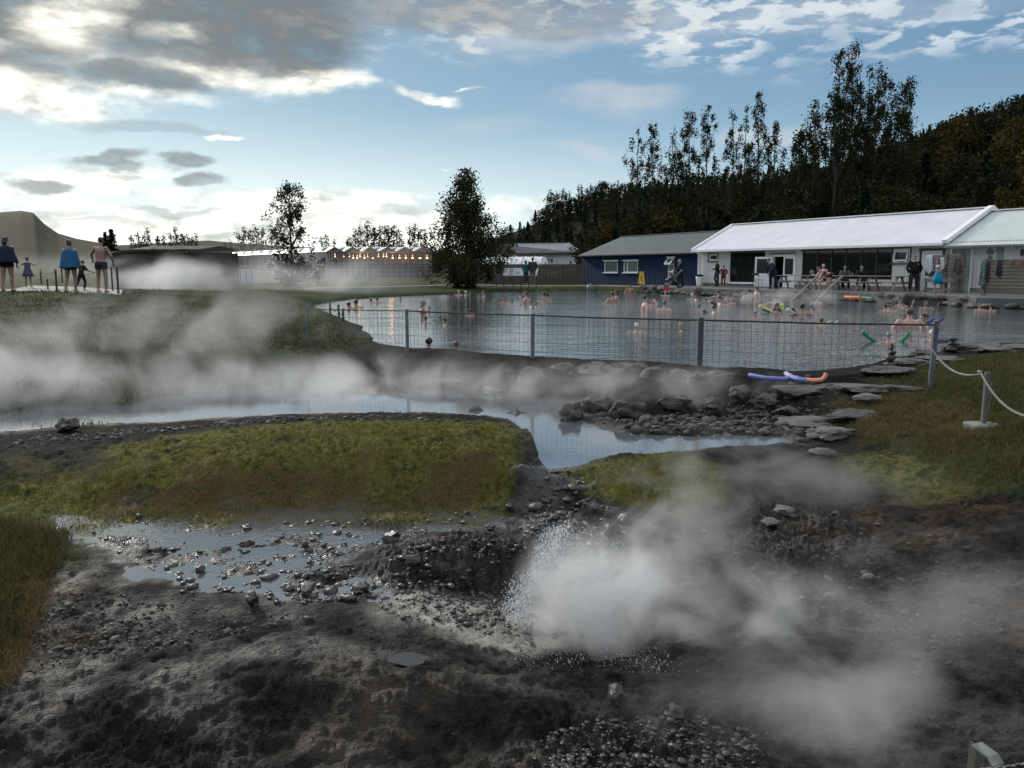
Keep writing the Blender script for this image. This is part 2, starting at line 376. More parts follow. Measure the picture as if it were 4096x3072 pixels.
POND = SP([(-900,1765),(0,1733),(200,1715),(450,1700),(700,1683),(1000,1664),(1200,1657),(1350,1650),(1600,1653),(1900,1665),(2050,1690),(2115,1740),(2140,1790),(2160,1840),(2200,1882),(2280,1872),(2420,1838),(2650,1822),(2900,1800),(3150,1778),(3260,1752),(3100,1742),
           (2750,1745),(2560,1740),(2450,1715),(2330,1685),(2310,1668),(2420,1650),(2380,1606),(2100,1578),(1800,1560),(1500,1545),(1200,1532),(900,1545),(500,1615),(0,1645),(-900,1660)], POND_Z)
def hills(TH, R):
    """wooded hill to the right, bare hill to the left, far mountain"""
    px = 2048 + F*np.tan(np.clip(TH, -1.2, 1.2))
    def prof(pts, x): return np.interp(x, [p[0] for p in pts], [p[1] for p in pts])
    e = prof([(1500,0),(1750,20),(1980,115),(2180,195),(2480,262),(2700,285),(3000,335),(3300,400),(3600,500),(3800,560),(4096,640),(4600,800),(5600,900),(7000,700)], px)/F
    Rr = prof([(1900,330),(2500,250),(3000,180),(3600,150),(4096,140)], px); Rb = prof([(1900,210),(2500,120),(3000,80),(3600,66),(4096,60)], px)
    h1 = e*Rr*np.cos(np.clip(TH, -1.2, 1.2))*sstep(R, Rb, Rr)
    e2 = prof([(-3000,150),(-600,200),(0,232),(120,240),(170,232),(210,190),(260,155),(330,135),(400,122),(480,112),(600,90),(850,50),(1000,20),(1150,0)], px)/F
    h2 = e2*300*sstep(R, 150, 300)*np.cos(np.clip(TH, -1.2, 1.2))
    e3 = prof([(300,60),(700,92),(850,103),(1000,96),(1300,85),(1800,60),(2300,0)], px)/F
    h3 = e3*2400*sstep(R, 1500, 2400)
    return h1, h2, h3
# polar grid: fine in the viewed sector
th_f = np.linspace(-0.70, 0.70, 860); th_b = np.linspace(0.70, 2*math.pi-0.70, 74)[1:-1]
TH1 = np.r_[th_f, th_b]
rr = [1.2]
while rr[-1] < 14: rr.append(rr[-1]*1.0046)
while rr[-1] < 60: rr.append(rr[-1]*1.0085)
while rr[-1] < 5200: rr.append(rr[-1]*1.03)
RR1 = np.array(rr)
TH, RR = np.meshgrid(TH1, RR1); LR = np.log(RR)
THw = np.where(TH > math.pi, TH-2*math.pi, TH)
GX = RR*np.sin(TH); GY = RR*np.cos(TH)
H = base_h(np.clip(THw, -1.0, 1.0), LR)
sd_l = inpoly(THw + fbm(GX, GY, .9, 3, seed=3)*.006, LR + fbm(GX, GY, 1.3, 3, seed=4)*.010, LAGOON)
sd_p = inpoly(THw + fbm(GX, GY, 2.2, 4, seed=5)*.008, LR + fbm(GX, GY, 2.8, 4, seed=6)*.010, POND)
h1, h2, h3 = hills(THw, RR)
far = sstep(RR, 60, 120)
H = H*(1-far) + .3*far
H += h1 + h2 + h3 + (fbm(GX, GY, .02, 5, seed=11)*3)*sstep(RR, 90, 200)*sstep(h1, 1, 12)
# --- material zones (world-space outlines)
def zone(pts, z, soft=.02, ns=2.0, na=.02, seed=0):
    w = inpoly(THw + fbm(GX, GY, ns, 4, seed=seed)*na, LR + fbm(GX, GY, ns*1.2, 4, seed=seed+5)*na, SP(pts, z))
    return sstep(w, -soft, soft)
z_moss = zone([(-600,1800),(0,1810),(300,1850),(420,1790),(700,1740),(1100,1712),(1500,1690),(1750,1688),(1980,1705),(2090,1745),(2080,1820),(2040,1960),(1900,1985),(1500,2000),(900,1990),(500,2010),(0,2060),(-600,2060)], -.3, .022, 1.2, .035, 21)
z_moss = np.maximum(z_moss, zone([(2300,1890),(2480,1850),(2700,1835),(2860,1880),(2880,1990),(2700,2010),(2500,2000),(2400,1960)], -.4, .02, 2, .03, 31))
z_moss = np.maximum(z_moss, .8*zone([(3300,1830),(3600,1840),(4300,1850),(4300,2000),(3700,1980),(3400,1920)], -.35, .03, 2, .04, 35))
z_grass = zone([(-900,1190),(480,1190),(1240,1225),(1480,1360),(1300,1440),(1000,1470),(500,1540),(-900,1560)], .1, .04, .8, .03, 41)
z_grass = np.maximum(z_grass, sstep(RR, 18, 24)*(sd_l < 0))
z_grass = np.maximum(z_grass, zone([(-600,2050),(150,2065),(290,2110),(250,2230),(150,2330),(60,2520),(-600,2700)], -.5, .05, 3, .09, 45))
z_rgrass = zone([(3380,1540),(3600,1500),(3800,1470),(4500,1400),(4700,1900),(4000,1870),(3700,1780),(3480,1700),(3380,1640)], -.1, .03, 1.5, .04, 51)
z_red = zone([(250,1950),(600,1880),(1000,1880),(1500,1850),(1900,1850),(2000,1900),(1800,1950),(1200,1930),(700,1960)], -.28, .03, 2.5, .05, 61)
z_red = np.maximum(z_red, zone([(100,2350),(260,2330),(200,2560),(0,2700),(-300,2700),(-300,2300)], -.5, .05, 3, .12, 65))
z_red = np.maximum(z_red, zone([(3380,1620),(3800,1600),(3900,1700),(3700,1790),(3450,1720)], -.2, .05, 2, .05, 66)*.8)
z_red = np.maximum(z_red, .55*zone([(3150,2030),(3700,2050),(4300,2150),(4400,2700),(3900,2600),(3600,2250),(3150,2130)], -.5, .05, 2, .08, 67))
z_moss = z_moss*(1-.55*sstep(zone([(-600,1800),(0,1800),(420,1770),(800,1830),(640,1880),(420,1930),(100,1900),(-600,1950)], -.3, .05, 2, .10, 25)*(fbm(GX, GY, 2.2, 4, .6, 26)+.75), .45, .75))
z_moss = z_moss*sstep(fbm(GX, GY, 3.0, 5, .6, 27)+.62, .0, .35)
z_red = np.clip(z_red*(.75+fbm(GX, GY, 2.0, 5, .65, 28)*2.6), 0, 1)
z_pale = zone([(1550,2420),(1900,2430),(2250,2420),(2350,2500),(2200,2560),(1950,2600),(1700,2530),(1500,2500)], -.62, .02, 4, .03, 71)
z_black = zone([(1250,2290),(1500,2230),(1650,2190),(1900,2150),(2180,2160),(2200,2330),(2180,2440),(1900,2430),(1600,2400),(1350,2340)], -.5, .02, 3, .02, 75)
z_black = np.maximum(z_black, .85*zone([(2750,2090),(3200,2050),(3350,2150),(3250,2290),(2850,2220)], -.53, .05, 2, .06, 76))
z_black = np.maximum(z_black, .7*zone([(2000,2880),(2500,2830),(3000,2950),(3000,3300),(1800,3300)], -.65, .05, 2, .06, 77))
z_black = np.maximum(z_black, .6*zone([(-300,2700),(60,2760),(200,2950),(900,2950),(1400,3300),(-500,3300)], -.65, .06, 2, .08, 78))
z_brown = zone([(1400,2680),(1750,2640),(1950,2750),(2300,2850),(2900,2800),(3300,2900),(2900,3000),(2300,2950),(1900,3100),(1000,3100),(1200,2850)], -.6, .06, 1.8, .09, 81)
z_mud = zone([(230,2060),(700,2030),(1100,2010),(1600,2010),(2000,2030),(2080,2100),(1700,2160),(1400,2230),(1600,2400),(1550,2430),(1000,2380),(620,2330),(380,2200),(250,2130)], -.55, .03, 2.5, .03, 85)
z_strm = zone([(2170,1885),(2290,1880),(2420,1930),(2450,2050),(2520,2200),(2450,2350),(2250,2400),(2200,2250),(2050,2120),(2060,2000)], -.5, .02, 4, .03, 91)
# --- displacement
near = 1-sstep(RR, 22, 40)
bank = sstep(-sd_l, 0, .06)
rough_amp = .018*near
H += fbm(GX, GY, 1.1, 5, .55, 101)*.030*near*(1-.7*z_mud)
fineN = fbm(GX, GY, 9, 4, .6, 103)
H += fineN*.016*(1-sstep(RR, 9, 20))*(1-.45*z_mud)
rid = 1-np.abs(fbm(GX*1.0, GY*1.5, 5, 4, .6, 107))*2
H += (rid-.6)*.028*(1-sstep(RR, 8, 14))*(1-z_moss)*(1-.75*z_mud)*sstep(RR, 2.0, 3.5)
H += np.abs(fbm(GX, GY, 13, 3, .6, 109))*.05*z_moss*(1-sstep(RR, 14, 24)) - .045*z_moss
H += np.abs(fbm(GX, GY, 3.5, 3, .6, 113))*.055*z_moss
lump = np.abs(fbm(GX, GY, 16, 3, .55, 117)); H += (.05-lump*.13)*z_black*(1-sstep(RR, 8, 12))*.8
H += (fbm(GX, GY, .9, 4, .55, 119)*.10 + np.abs(fbm(GX, GY, 3, 3, .5, 121))*.08)*z_grass*sstep(RR, 6, 12)*(1-sstep(RR, 28, 40))*bank
H += np.abs(fbm(GX, GY, 4, 4, .6, 123))*.09*z_rgrass
H += z_strm*(np.abs(fbm(GX, GY, 8, 3, .6, 127))*.05-.025)
# small bowl with a pool in the rock dome, and the vent of the spring
bx = at(1635, 2628, -.47); bowl = np.hypot((GX-bx.x)/.125, (GY-bx.y)/.085); H = np.where(bowl < 1.6, H + (-.50-H)*sstep(-bowl, -1.15, -.55), H)
vx = at(2330, 2560, -.66); vent = np.hypot((GX-vx.x)/.42, (GY-vx.y)/.30); H = H - .16*sstep(-vent, -1.0, 0)
# undercut black bank at the end of the moss mound
# water basins
WALK = [(-500,1158),(60,1156),(120,1143),(330,1149),(490,1160),(484,1180),(380,1176),(200,1166),(-500,1164)]
H = np.where(inpoly(THw, LR, SP(WALK, .70)) > -.01, np.minimum(H, .67), H)
LAG_S = SP([(1180,1205),(1230,1260),(1330,1300),(1420,1340),(1440,1395),(1640,1412),(1900,1432),(2130,1455),(2350,1472),(2600,1486),(2900,1500),(3180,1514),(3340,1506),(3500,1482),(3580,1456),(3720,1444),(3800,1412),(3960,1398),(4200,1398),(5000,1420),(5200,1285),
             (4096,1228),(3902,1222),(3776,1213),(3617,1208),(3396,1195),(3200,1188),(3000,1182),(2800,1175),(2600,1166),(2400,1158),(2250,1158),(2000,1161),(1800,1169),(1600,1177),(1400,1188)], 0)
sd_s = inpoly(THw, LR, LAG_S)
out_l = np.maximum(-sd_l, 0)*RR; out_p = np.maximum(-sd_p, 0)*RR
H = np.where((sd_l <= 0) & (RR < 70), np.minimum(H, WATER_Z+.03+out_l*.45), H)
cliff = sstep(-np.hypot(THw-S(2090,1760,-.2)[0], (LR-S(2090,1760,-.2)[1])), -.09, -.05)
H = np.where(sd_p <= 0, np.minimum(H, POND_Z+.012+out_p*(.55+2.5*cliff)), H)
mudn = fbm(GX, GY, 2.2, 5, .62, 141)*.040 + np.abs(fbm(GX, GY, 9, 4, .6, 143))*.034 - .011
H = H*(1-z_mud) + z_mud*(MUD_Z + mudn)
PUD = SP([(-200,2090),(230,2050),(700,2030),(1100,2010),(1350,1990),(1700,1990),(2000,2010),(2060,2070),(2000,2130),(1500,2220),(1700,2390),(1500,2450),(1200,2420),(900,2400),(560,2360),(330,2240),(200,2150),(-200,2130)], MUD_Z)
sd_m = inpoly(THw, LR, PUD)
H = np.where((sd_m > -.4) & (RR < 8.6), np.maximum(H, MUD_Z+.016*(1-z_mud)-.02*z_mud-.9*np.maximum(0, -sd_m)), H)
l_in = sstep(sd_l, 0, .05); H = np.where(sd_l > 0, np.minimum(H, WATER_Z - .02 - .9*sstep(sd_l, 0, .10)), H)
H = np.where((sd_l <= 0) & (sd_l > -.03) & (RR < 60), np.maximum(H, WATER_Z+.02), H)
H = np.where(sd_p > 0, np.minimum(H, POND_Z - .01 - .35*sstep(sd_p, 0, .09)), H)
H = np.where((sd_l <= 0) & (sd_s > -.01), np.maximum(H, WATER_Z+.02), H)
H = np.where((sd_p <= 0) & (sd_p > -.02), np.maximum(H, POND_Z+.006), H)
GZ = H
nR, nT = H.shape
idx = np.arange(nR*nT).reshape(nR, nT)
nxt = np.roll(idx, -1, axis=1)
quads = np.stack([idx[:-1], nxt[:-1], nxt[1:], idx[1:]], axis=-1).reshape(-1, 4)
V = np.stack([GX, GY, GZ], axis=-1).reshape(-1, 3)
ground_me = fast_mesh('ground', V, quads, smooth=True)
def attr(me, name, arr):
    a = me.attributes.new(name, 'FLOAT', 'POINT'); a.data.foreach_set('value', np.ascontiguousarray(arr, dtype=np.float32).ravel())
wet = np.clip(np.maximum.reduce([z_mud*1.3, z_strm, z_pale*.9, sstep(sd_p, -.03, 0)*.5, .55*z_black]) , 0, 1)*(1-.8*z_moss)
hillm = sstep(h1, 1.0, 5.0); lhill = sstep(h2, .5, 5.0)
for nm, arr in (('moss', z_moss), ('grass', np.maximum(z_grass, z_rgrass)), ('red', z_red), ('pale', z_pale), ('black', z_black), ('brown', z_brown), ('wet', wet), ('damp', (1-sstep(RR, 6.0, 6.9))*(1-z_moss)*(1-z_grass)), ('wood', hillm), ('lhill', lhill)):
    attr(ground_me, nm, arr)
def ground_z(x, y):
    """height of the ground sheet at a world point (bilinear)"""
    r = math.hypot(x, y); t = math.atan2(x, y)
    j = np.searchsorted(RR1, r)-1; j = max(0, min(j, nR-2)); fr = (r-RR1[j])/(RR1[j+1]-RR1[j])
    i = int((t+.70)/(1.4)*859) if abs(t) < .70 else 0
    i = max(0, min(i, 858)); ft = max(0, min(1, (t-th_f[i])/(th_f[1]-th_f[0])))
    return float((GZ[j, i]*(1-ft)+GZ[j, i+1]*ft)*(1-fr)+(GZ[j+1, i]*(1-ft)+GZ[j+1, i+1]*ft)*fr)
def gz_arr(x, y):
    r = np.hypot(x, y); t = np.arctan2(x, y)
    j = np.clip(np.searchsorted(RR1, r)-1, 0, nR-2); i = np.clip(((t+.70)/1.4*859).astype(int), 0, 858)
    return GZ[j, i], j, i
# ground material
gm, n, b = pmat('ground_surface')
geo = n.new('ShaderNodeNewGeometry'); P = geo.outputs['Position']
def A(nm): return n.new('ShaderNodeAttribute', attribute_name=nm).outputs['Fac']
nA = n.noise(P, 2.2, 5, .6); nB = n.noise(P, 14, 4, .65); nC = n.noise(P, 75, 4, .7); nD = n.noise(P, .5, 4, .6)
vC = n.voro(P, 42)
soil = n.mix(n.mr(nB, .35, .65), (.006, .006, .006), (.034, .033, .031))
soil = n.mix(n.mr(nC, .55, .78, 0, .8), soil, (.085, .082, .074)); soil = n.mix(n.mr(nC, .44, .28, 0, .85), soil, (.003, .003, .003))
soil = n.mix(n.mr(nA, .42, .66, 0, .8), soil, (.052, .050, .045))
speck = n.mr(vC, .0, .24, 1, 0); speckc = n.voro(P, 42, out=1)
ssep = n.new('ShaderNodeSeparateColor'); n.put(ssep.inputs[0], speckc)
soil = n.mix(n.m('MULTIPLY', speck, n.mr(ssep.outputs[0], .80, .86)), soil, (.17, .165, .15))
brown = n.mix(n.mr(nB, .4, .65), (.028, .022, .014), (.085, .060, .036))
c = n.mix(n.m('MULTIPLY', A('brown'), n.mr(nA, .40, .58), clamp=True), soil, brown)
black = n.mix(n.mr(nC, .4, .7), (.006, .006, .007), (.026, .026, .028))
c = n.mix(n.m('MULTIPLY', A('black'), n.mr(nB, .62, .46), clamp=True), c, black)
redg = n.mix(n.mr(nC, .35, .65), (.055, .030, .016), (.13, .085, .042))
mossc = n.mix(n.mr(nB, .40, .62), (.030, .034, .008), (.125, .125, .030))
mossc = n.mix(n.mr(nA, .50, .68), mossc, (.10, .085, .030))
mossc = n.mix(n.mr(nC, .50, .78), mossc, (.20, .20, .06))
c = n.mix(1.0, c, (.58, .58, .59), 'MULTIPLY')
c = n.mix(A('moss'), c, mossc)
grassc = n.mix(n.mr(nB, .35, .65), (.030, .045, .014), (.085, .10, .035))
grassc = n.mix(n.mr(nA, .48, .66), grassc, (.075, .062, .028))
grassc = n.mix(n.mr(nD, .42, .62), grassc, (.045, .068, .020))
grassc = n.mix(1.0, grassc, (.6, .6, .6), 'MULTIPLY')
c = n.mix(A('grass'), c, grassc)
c = n.mix(n.m('MULTIPLY', A('red'), n.mr(nB, .38, .56), clamp=True), c, redg)
c = n.mix(n.m('MULTIPLY', A('pale'), n.mr(nB, .34, .54), clamp=True), c, (.36, .35, .30))
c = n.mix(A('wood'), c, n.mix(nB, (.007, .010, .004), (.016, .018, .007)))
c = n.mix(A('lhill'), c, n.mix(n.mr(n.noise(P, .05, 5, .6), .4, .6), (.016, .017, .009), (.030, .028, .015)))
n.put(b.inputs['Base Color'], c)
wetn = n.m('MULTIPLY', A('wet'), n.mr(nA, .36, .58), clamp=True)
damp = n.m('MAXIMUM', wetn, n.m('MULTIPLY', n.mr(nA, .42, .60, .04, .46), A('damp')))
n.put(b.inputs['Roughness'], n.mr(damp, 0, 1, .85, .17))
n.put(b.inputs['Specular IOR Level'], n.mr(damp, 0, 1, .05, .80))
rdg = n.m('ABSOLUTE', n.m('SUBTRACT', n.noise(n.vm('MULTIPLY', P, (.7, 1.4, 1)), 7, 6, .68, .4), .5))
hgt = n.m('ADD', n.m('ADD', n.m('MULTIPLY', nC, .55), n.m('MULTIPLY', rdg, n.mr(A('moss'), 0, 1, 2.6, .4))), n.m('ADD', n.m('MULTIPLY', nB, .9), n.m('MULTIPLY', n.m('MINIMUM', vC, .5), -.35)))
n.put(b.inputs['Normal'], n.bump(hgt, 1.0, .034))
ground_me.materials.append(gm)
ground = link('ground', ground_me); tagit(ground, kind='structure')

# ------------------------------------------------------------------ water
def water_mat(name, col, ws, amp, dist, rough=.04, sx=1.0):
    m, n, b = pmat(name); P = n.new('ShaderNodeNewGeometry').outputs['Position']
    q = n.vm('MULTIPLY', P, (sx, 1.0, 1.0))
    a1 = n.noise(q, ws, 3, .55, .6); a2 = n.noise(q, ws*3.1, 3, .6, .3); a3 = n.noise(q, ws*.22, 2, .5)
    h = n.m('MULTIPLY', n.m('ADD', a1, n.m('MULTIPLY', a2, .35)), n.mr(a3, .35, .65, .55, 1.15))
    n.put(b.inputs['Base Color'], n.mix(a3, col, tuple(x*1.35 for x in col)))
    b.inputs['Roughness'].default_value = rough; b.inputs['IOR'].default_value = 2.3; b.inputs['Specular IOR Level'].default_value = .75
    n.put(b.inputs['Normal'], n.bump(h, amp, dist)); return m
def sheet(name, poly_s, z, m, grow=0.0):
    pts = [(math.exp(lr)*math.sin(t), math.exp(lr)*math.cos(t)) for t, lr in poly_s]
    cxm = sum(p[0] for p in pts)/len(pts); cym = sum(p[1] for p in pts)/len(pts)
    bm = bmesh.new(); vs = [bm.verts.new((x, y, z)) for x, y in pts]; f = bm.faces.new(vs); bmesh.ops.triangulate(bm, faces=[f])
    me = bpy.data.meshes.new(name); bm.to_mesh(me); bm.free(); me.materials.append(m)
    if me.polygons and me.polygons[0].normal.z < 0: me.flip_normals()
    o = link(name, me); tagit(o, kind='structure'); return o
lag_m = water_mat('lagoon_water', (.060, .072, .078), 3.4, 1.0, .019, .03, .34)
pond_m = water_mat('pond_water', (.075, .085, .095), 9.0, .10, .012, .03)
mud_m = water_mat('shallow_water', (.060, .060, .058), 16.0, .22, .010, .06)
SPx = lambda pts, z: SP(pts, z)
lagoon_water = sheet('lagoon_water', LAG_S, WATER_Z, lag_m)
pond_water = sheet('pond_water', SPx([(-900,1800),(0,1760),(450,1725),(1000,1690),(1350,1675),(1600,1678),(1900,1690),(2040,1715),(2090,1760),(2120,1850),(2190,1893),(2300,1885),(2440,1850),(2650,1836),(2900,1815),(3150,1790),(3350,1752),(3300,1700),
           (2750,1690),(2560,1700),(2450,1680),(2300,1640),(2380,1600),(2100,1590),(1800,1580),(1500,1575),(1200,1560),(900,1555),(500,1590),(0,1620),(-900,1640)], POND_Z), POND_Z, pond_m)
puddles = sheet('shallow_stream', PUD, MUD_Z, mud_m)
bw0 = MB(); bw0.add([Vector((bx.x+(.095+.012*math.sin(a*1.3))*math.cos(a*.2167), bx.y+(.070+.008*math.sin(a*.9))*math.sin(a*.2167), -.480)) for a in range(29)], [tuple(range(29))]); bowl_water = bw0.build('rock_pool_water', mat('dark_pool_water', (.022, .024, .024), .22, (.035, .036, .034), 8, spec=.2))
if bowl_water.data.polygons[0].normal.z < 0: bowl_water.data.flip_normals(); tagit(bowl_water, kind='structure')
# ------------------------------------------------------------------ shared materials
white_paint = mat('white_paint', (.70, .71, .72), .5, (.60, .61, .62), 1.5, .15, 60, .004)
roof_white = None
def corrugated(name, col, col2, freq, rough=.45, metal=.0):
    """painted corrugated sheet: ribs run up the local Z of the wall / slope via a custom 'rib' attribute"""
    m, n, b = pmat(name)
    a = n.new('ShaderNodeAttribute', attribute_name='rib').outputs['Fac']
    tc = n.new('ShaderNodeTexCoord'); P = n.new('ShaderNodeNewGeometry').outputs['Position']
    w = n.m('SINE', n.m('MULTIPLY', a, freq*2*math.pi))
    f = n.noise(P, .8, 5, .6); g = n.noise(P, 14, 3, .6)
    c = n.mix(n.mr(f, .35, .65), col, col2); c = n.mix(n.mr(g, .62, .75, 0, .35), c, tuple(x*.5 for x in col))
    n.put(b.inputs['Base Color'], c); b.inputs['Roughness'].default_value = rough; b.inputs['Metallic'].default_value = metal; b.inputs['Specular IOR Level'].default_value = .2 if rough > .7 else .5
    n.put(b.inputs['Normal'], n.bump(w, .55, .03)); return m
wall_white = corrugated('white_cladding', (.60, .60, .57), (.50, .50, .48), 6.0, .55)
roof_w = corrugated('white_roof_sheet', (.66, .67, .72), (.56, .57, .62), 7.0, .42)
roof_g = corrugated('pale_green_roof_sheet', (.52, .58, .56), (.44, .50, .49), 7.0, .5)
roof_dark = corrugated('dark_green_roof_sheet', (.035, .050, .052), (.055, .072, .072), 5.0, .45)
roof_grey = corrugated('grey_roof_sheet', (.12, .12, .15), (.16, .16, .19), 3.0, .5)
wall_blue = corrugated('blue_cladding', (.006, .018, .052), (.008, .024, .064), 5.0, .8)
wall_cream = corrugated('cream_cladding', (.46, .46, .48), (.40, .40, .42), 4.0, .6)
trim_w = mat('white_trim', (.78, .79, .80), .4, (.70, .70, .72), 3)
glass_room = mat('room_glass', (.010, .013, .012), .03, (.016, .019, .018), .6, 0, spec=.45)
trim_d = mat('dark_brown_trim', (.060, .045, .035), .6, (.04, .03, .025), 5)
concrete = mat('concrete', (.16, .16, .155), .85, (.11, .11, .105), 2.5, .4, 40, .006)
glass = mat('dark_glass', (.020, .028, .028), .06, (.030, .040, .036), .6, 0, spec=.8)
glass_pale = mat('pale_glass', (.10, .15, .14), .08, (.07, .11, .10), .8, 0, spec=.8)
curtain_m = mat('pale_curtain', (.42, .46, .40), .8, (.28, .31, .28), 9, stretch=(1, 1, .1))
steel = mat('galvanised_steel', (.20, .21, .23), .42, (.13, .14, .16), 7, .1, 50, .003, metal=.7)
steel_dark = mat('dark_rusty_steel', (.030, .028, .030), .55, (.055, .045, .04), 18, .2, 60, .003, metal=.5)
timber = mat('weathered_timber', (.17, .15, .13), .75, (.10, .088, .075), 3, .5, 30, .006, stretch=(1, 1, 9))
timber_h = mat('weathered_timber_boards', (.15, .135, .115), .75, (.095, .082, .068), 2.2, .5, 24, .006, stretch=(.35, .35, 9))
timber_p = mat('pale_timber', (.27, .26, .24), .7, (.18, .17, .155), 3, .4, 30, .005, stretch=(9, 1, 1))
timber_red = mat('reddish_board_fence', (.085, .062, .045), .8, (.055, .042, .034), 1.2, .4, 22, .008, stretch=(7, 7, .5))
black_pl = mat('black_plastic', (.016, .016, .018), .45)
stone_m = mat('basalt_stone', (.030, .029, .028), .75, (.080, .076, .070), 3.3, .9, 22, .03)
stone_wet = mat('wet_black_stone', (.018, .018, .019), .33, (.045, .043, .040), 5, .7, 26, .02)
stone_pale = mat('pale_flat_stone', (.12, .112, .10), .75, (.06, .056, .05), 3.2, .8, 20, .02)
paving = mat('stone_paving', (.105, .105, .105), .42, (.065, .065, .065), 1.1, .5, 16, .008, coords='Object', spec=.6)

# ------------------------------------------------------------------ bath house (white)
U = Vector((.488, -.873, 0)).normalized(); NI = Vector((-U.y, U.x, 0)); DECK = .40
O1 = at(2788, 1143, DECK)
def on_wall(O, px, py, w=0.0):
    """pixel -> (t along the wall, z) on the wall plane shifted w inward"""
    d = ray(px, py); o = Vector((0, 0, CZ)); q = O + NI*w
    s = (q - o).dot(NI)/d.dot(NI); p = o + d*s; return (p-q).dot(U), p.z
def rib(o, axis=U):
    me = o.data; a = me.attributes.new('rib', 'FLOAT', 'POINT'); a.data.foreach_set('value', [v.co.dot(axis) for v in me.vertices]); return o
def wp(O, t, w, z): return Vector((O.x, O.y, 0)) + U*t + NI*w + Vector((0, 0, z))
def wbox(mb, O, t0, t1, w0, w1, z0, z1, m=0):
    V = [wp(O, t, w, z) for t in (t0, t1) for w in (w0, w1) for z in (z0, z1)]
    mb.add(V, [(0,1,3,2),(4,6,7,5),(0,4,5,1),(2,3,7,6),(0,2,6,4),(1,5,7,3)], m); return mb
eaveZ = on_wall(O1, 2788, 999)[1]; t_val = on_wall(O1, 3776, 962)[0]; T_END = 34.0
RW, RZ = 3.25, 0; pr = on_wall(O1, 3948, 843, RW); RZ = pr[1]; DEPTH = 6.5
openings = []  # (t0,t1,z0,z1)
def opn(x0, y0, x1, y1):
    a = on_wall(O1, x0, y0); b_ = on_wall(O1, x1, y1); r_ = (a[0], b_[0], b_[1], a[1]); return r_
W_s1 = opn(2836, 1016, 2870, 1043); W_big = opn(2922, 1010, 3057, 1121); D_1 = opn(3092, 1022, 3177, 1144)
W_long = opn(3211, 1002, 3567, 1108); W_s2 = opn(3573, 996, 3640, 1031); D_2 = opn(3692, 1006, 3760, 1160); D_3 = opn(3806, 990, 3880, 1156)
W_s2 = (W_s2[0], W_s2[1], W_s2[3]-.72, W_s2[3]); W_big = (W_big[0], W_big[1], .62, W_big[3]); W_long = (W_long[0], W_long[1], .95, W_long[3])
D_1 = (D_1[0], D_1[1], DECK, D_1[3]); D_2 = (D_2[0], D_2[1], DECK, D_2[3]); D_3 = (D_3[0], D_3[1], DECK, D_3[3])
def wall_with_openings(O, t0, t1, z0, z1, ops, th=.16):
    """solid wall of rectangular pieces left round the openings"""
    mb = MB(); cuts = sorted(ops); t = t0
    for (a, b_, c_, d_) in cuts:
        wbox(mb, O, t, a, 0, th, z0, z1)
        if c_ > z0+.01: wbox(mb, O, a, b_, 0, th, z0, c_)
        if d_ < z1-.01: wbox(mb, O, a, b_, 0, th, d_, z1)
        t = b_
    wbox(mb, O, t, t1, 0, th, z0, z1); return mb
bh = empty('bath_house', tuple(O1), 0, 'long white bath house with a white metal roof beside the lagoon terrace', 'building')
bh_loc = Vector(bh.location)
def ch(mb, name, m, parent, ribbed=False, label=None):
    for i, v in enumerate(mb.v): mb.v[i] = Vector(v) - _org(parent)
    o = mb.build(name, m, parent)
    if ribbed: rib(o)
    if label: o['label'] = label
    return o
def _org(o):
    p = Vector((0, 0, 0))
    while o is not None: p += Vector(o.location); o = o.parent
    return p
PL = .62  # plinth top
w = wall_with_openings(O1, 0, T_END, PL, eaveZ, [W_s1, (W_big[0], W_big[1], PL, W_big[3]), (D_1[0], D_1[1], PL, D_1[3]), W_long, W_s2, (D_2[0], D_2[1], PL, D_2[3]), (D_3[0], D_3[1], PL, D_3[3])])
gt = .16
w.prism([(gt, PL), (DEPTH, PL), (DEPTH, eaveZ), (RW, RZ-.06), (gt, eaveZ)], lambda p, t: wp(O1, t, p[0], p[1]), .0, .16)
w.prism([(gt, PL), (DEPTH, PL), (DEPTH, eaveZ), (RW, RZ-.06), (gt, eaveZ)], lambda p, t: wp(O1, t, p[0], p[1]), T_END-.16, T_END)
wbox(w, O1, .16, T_END-.16, DEPTH-.16, DEPTH, PL, eaveZ)
ch(w, 'wall', wall_white, bh, True)
pl = MB(); tt = 0
for (a, b_) in ((D_1[0], D_1[1]), (D_2[0], D_2[1]), (D_3[0], D_3[1]), (T_END, T_END)):
    wbox(pl, O1, tt, a, -.03, .15, .2, PL); tt = b_
ch(pl, 'plinth', concrete, bh)
fl = MB(); wbox(fl, O1, .16, T_END-.16, .16, DEPTH-.16, .25, DECK+.02); ch(fl, 'floor_slab', concrete, bh)
def roof(t0, t1, dz, m, name):
    mb = MB(); ov = .32; sl = (RZ-eaveZ)/RW; th = .07
    prof = [(-ov, eaveZ-ov*sl+dz), (RW, RZ+dz), (DEPTH+ov, RZ-(DEPTH+ov-RW)*sl+dz)]
    po = [(p[0], p[1]+th) for p in prof] + [(p[0], p[1]) for p in prof[::-1]]
    mb.prism(po, lambda p, t: wp(O1, t, p[0], p[1]), t0, t1); return ch(mb, name, m, bh, True)
t_val2 = on_wall(O1, 3776, 962, -.3)[0]
roof(-.22, t_val2, .05, roof_w, 'roof'); roof(t_val2+.02, T_END+.2, -.12, roof_g, 'roof')
tr = MB(); ov = .32; sl = (RZ-eaveZ)/RW
def verge(t, dz, w_=.16, h_=.14):
    for a, b_ in (((-ov-.02), RW), (DEPTH+ov, RW)):
        tr.beam(wp(O1, t, a, RZ-abs(RW-a)*sl+dz+.10), wp(O1, t, b_, RZ+dz+.10), w_, h_)
verge(-.24, .05); verge(t_val2+.05, .06, .26, .20)
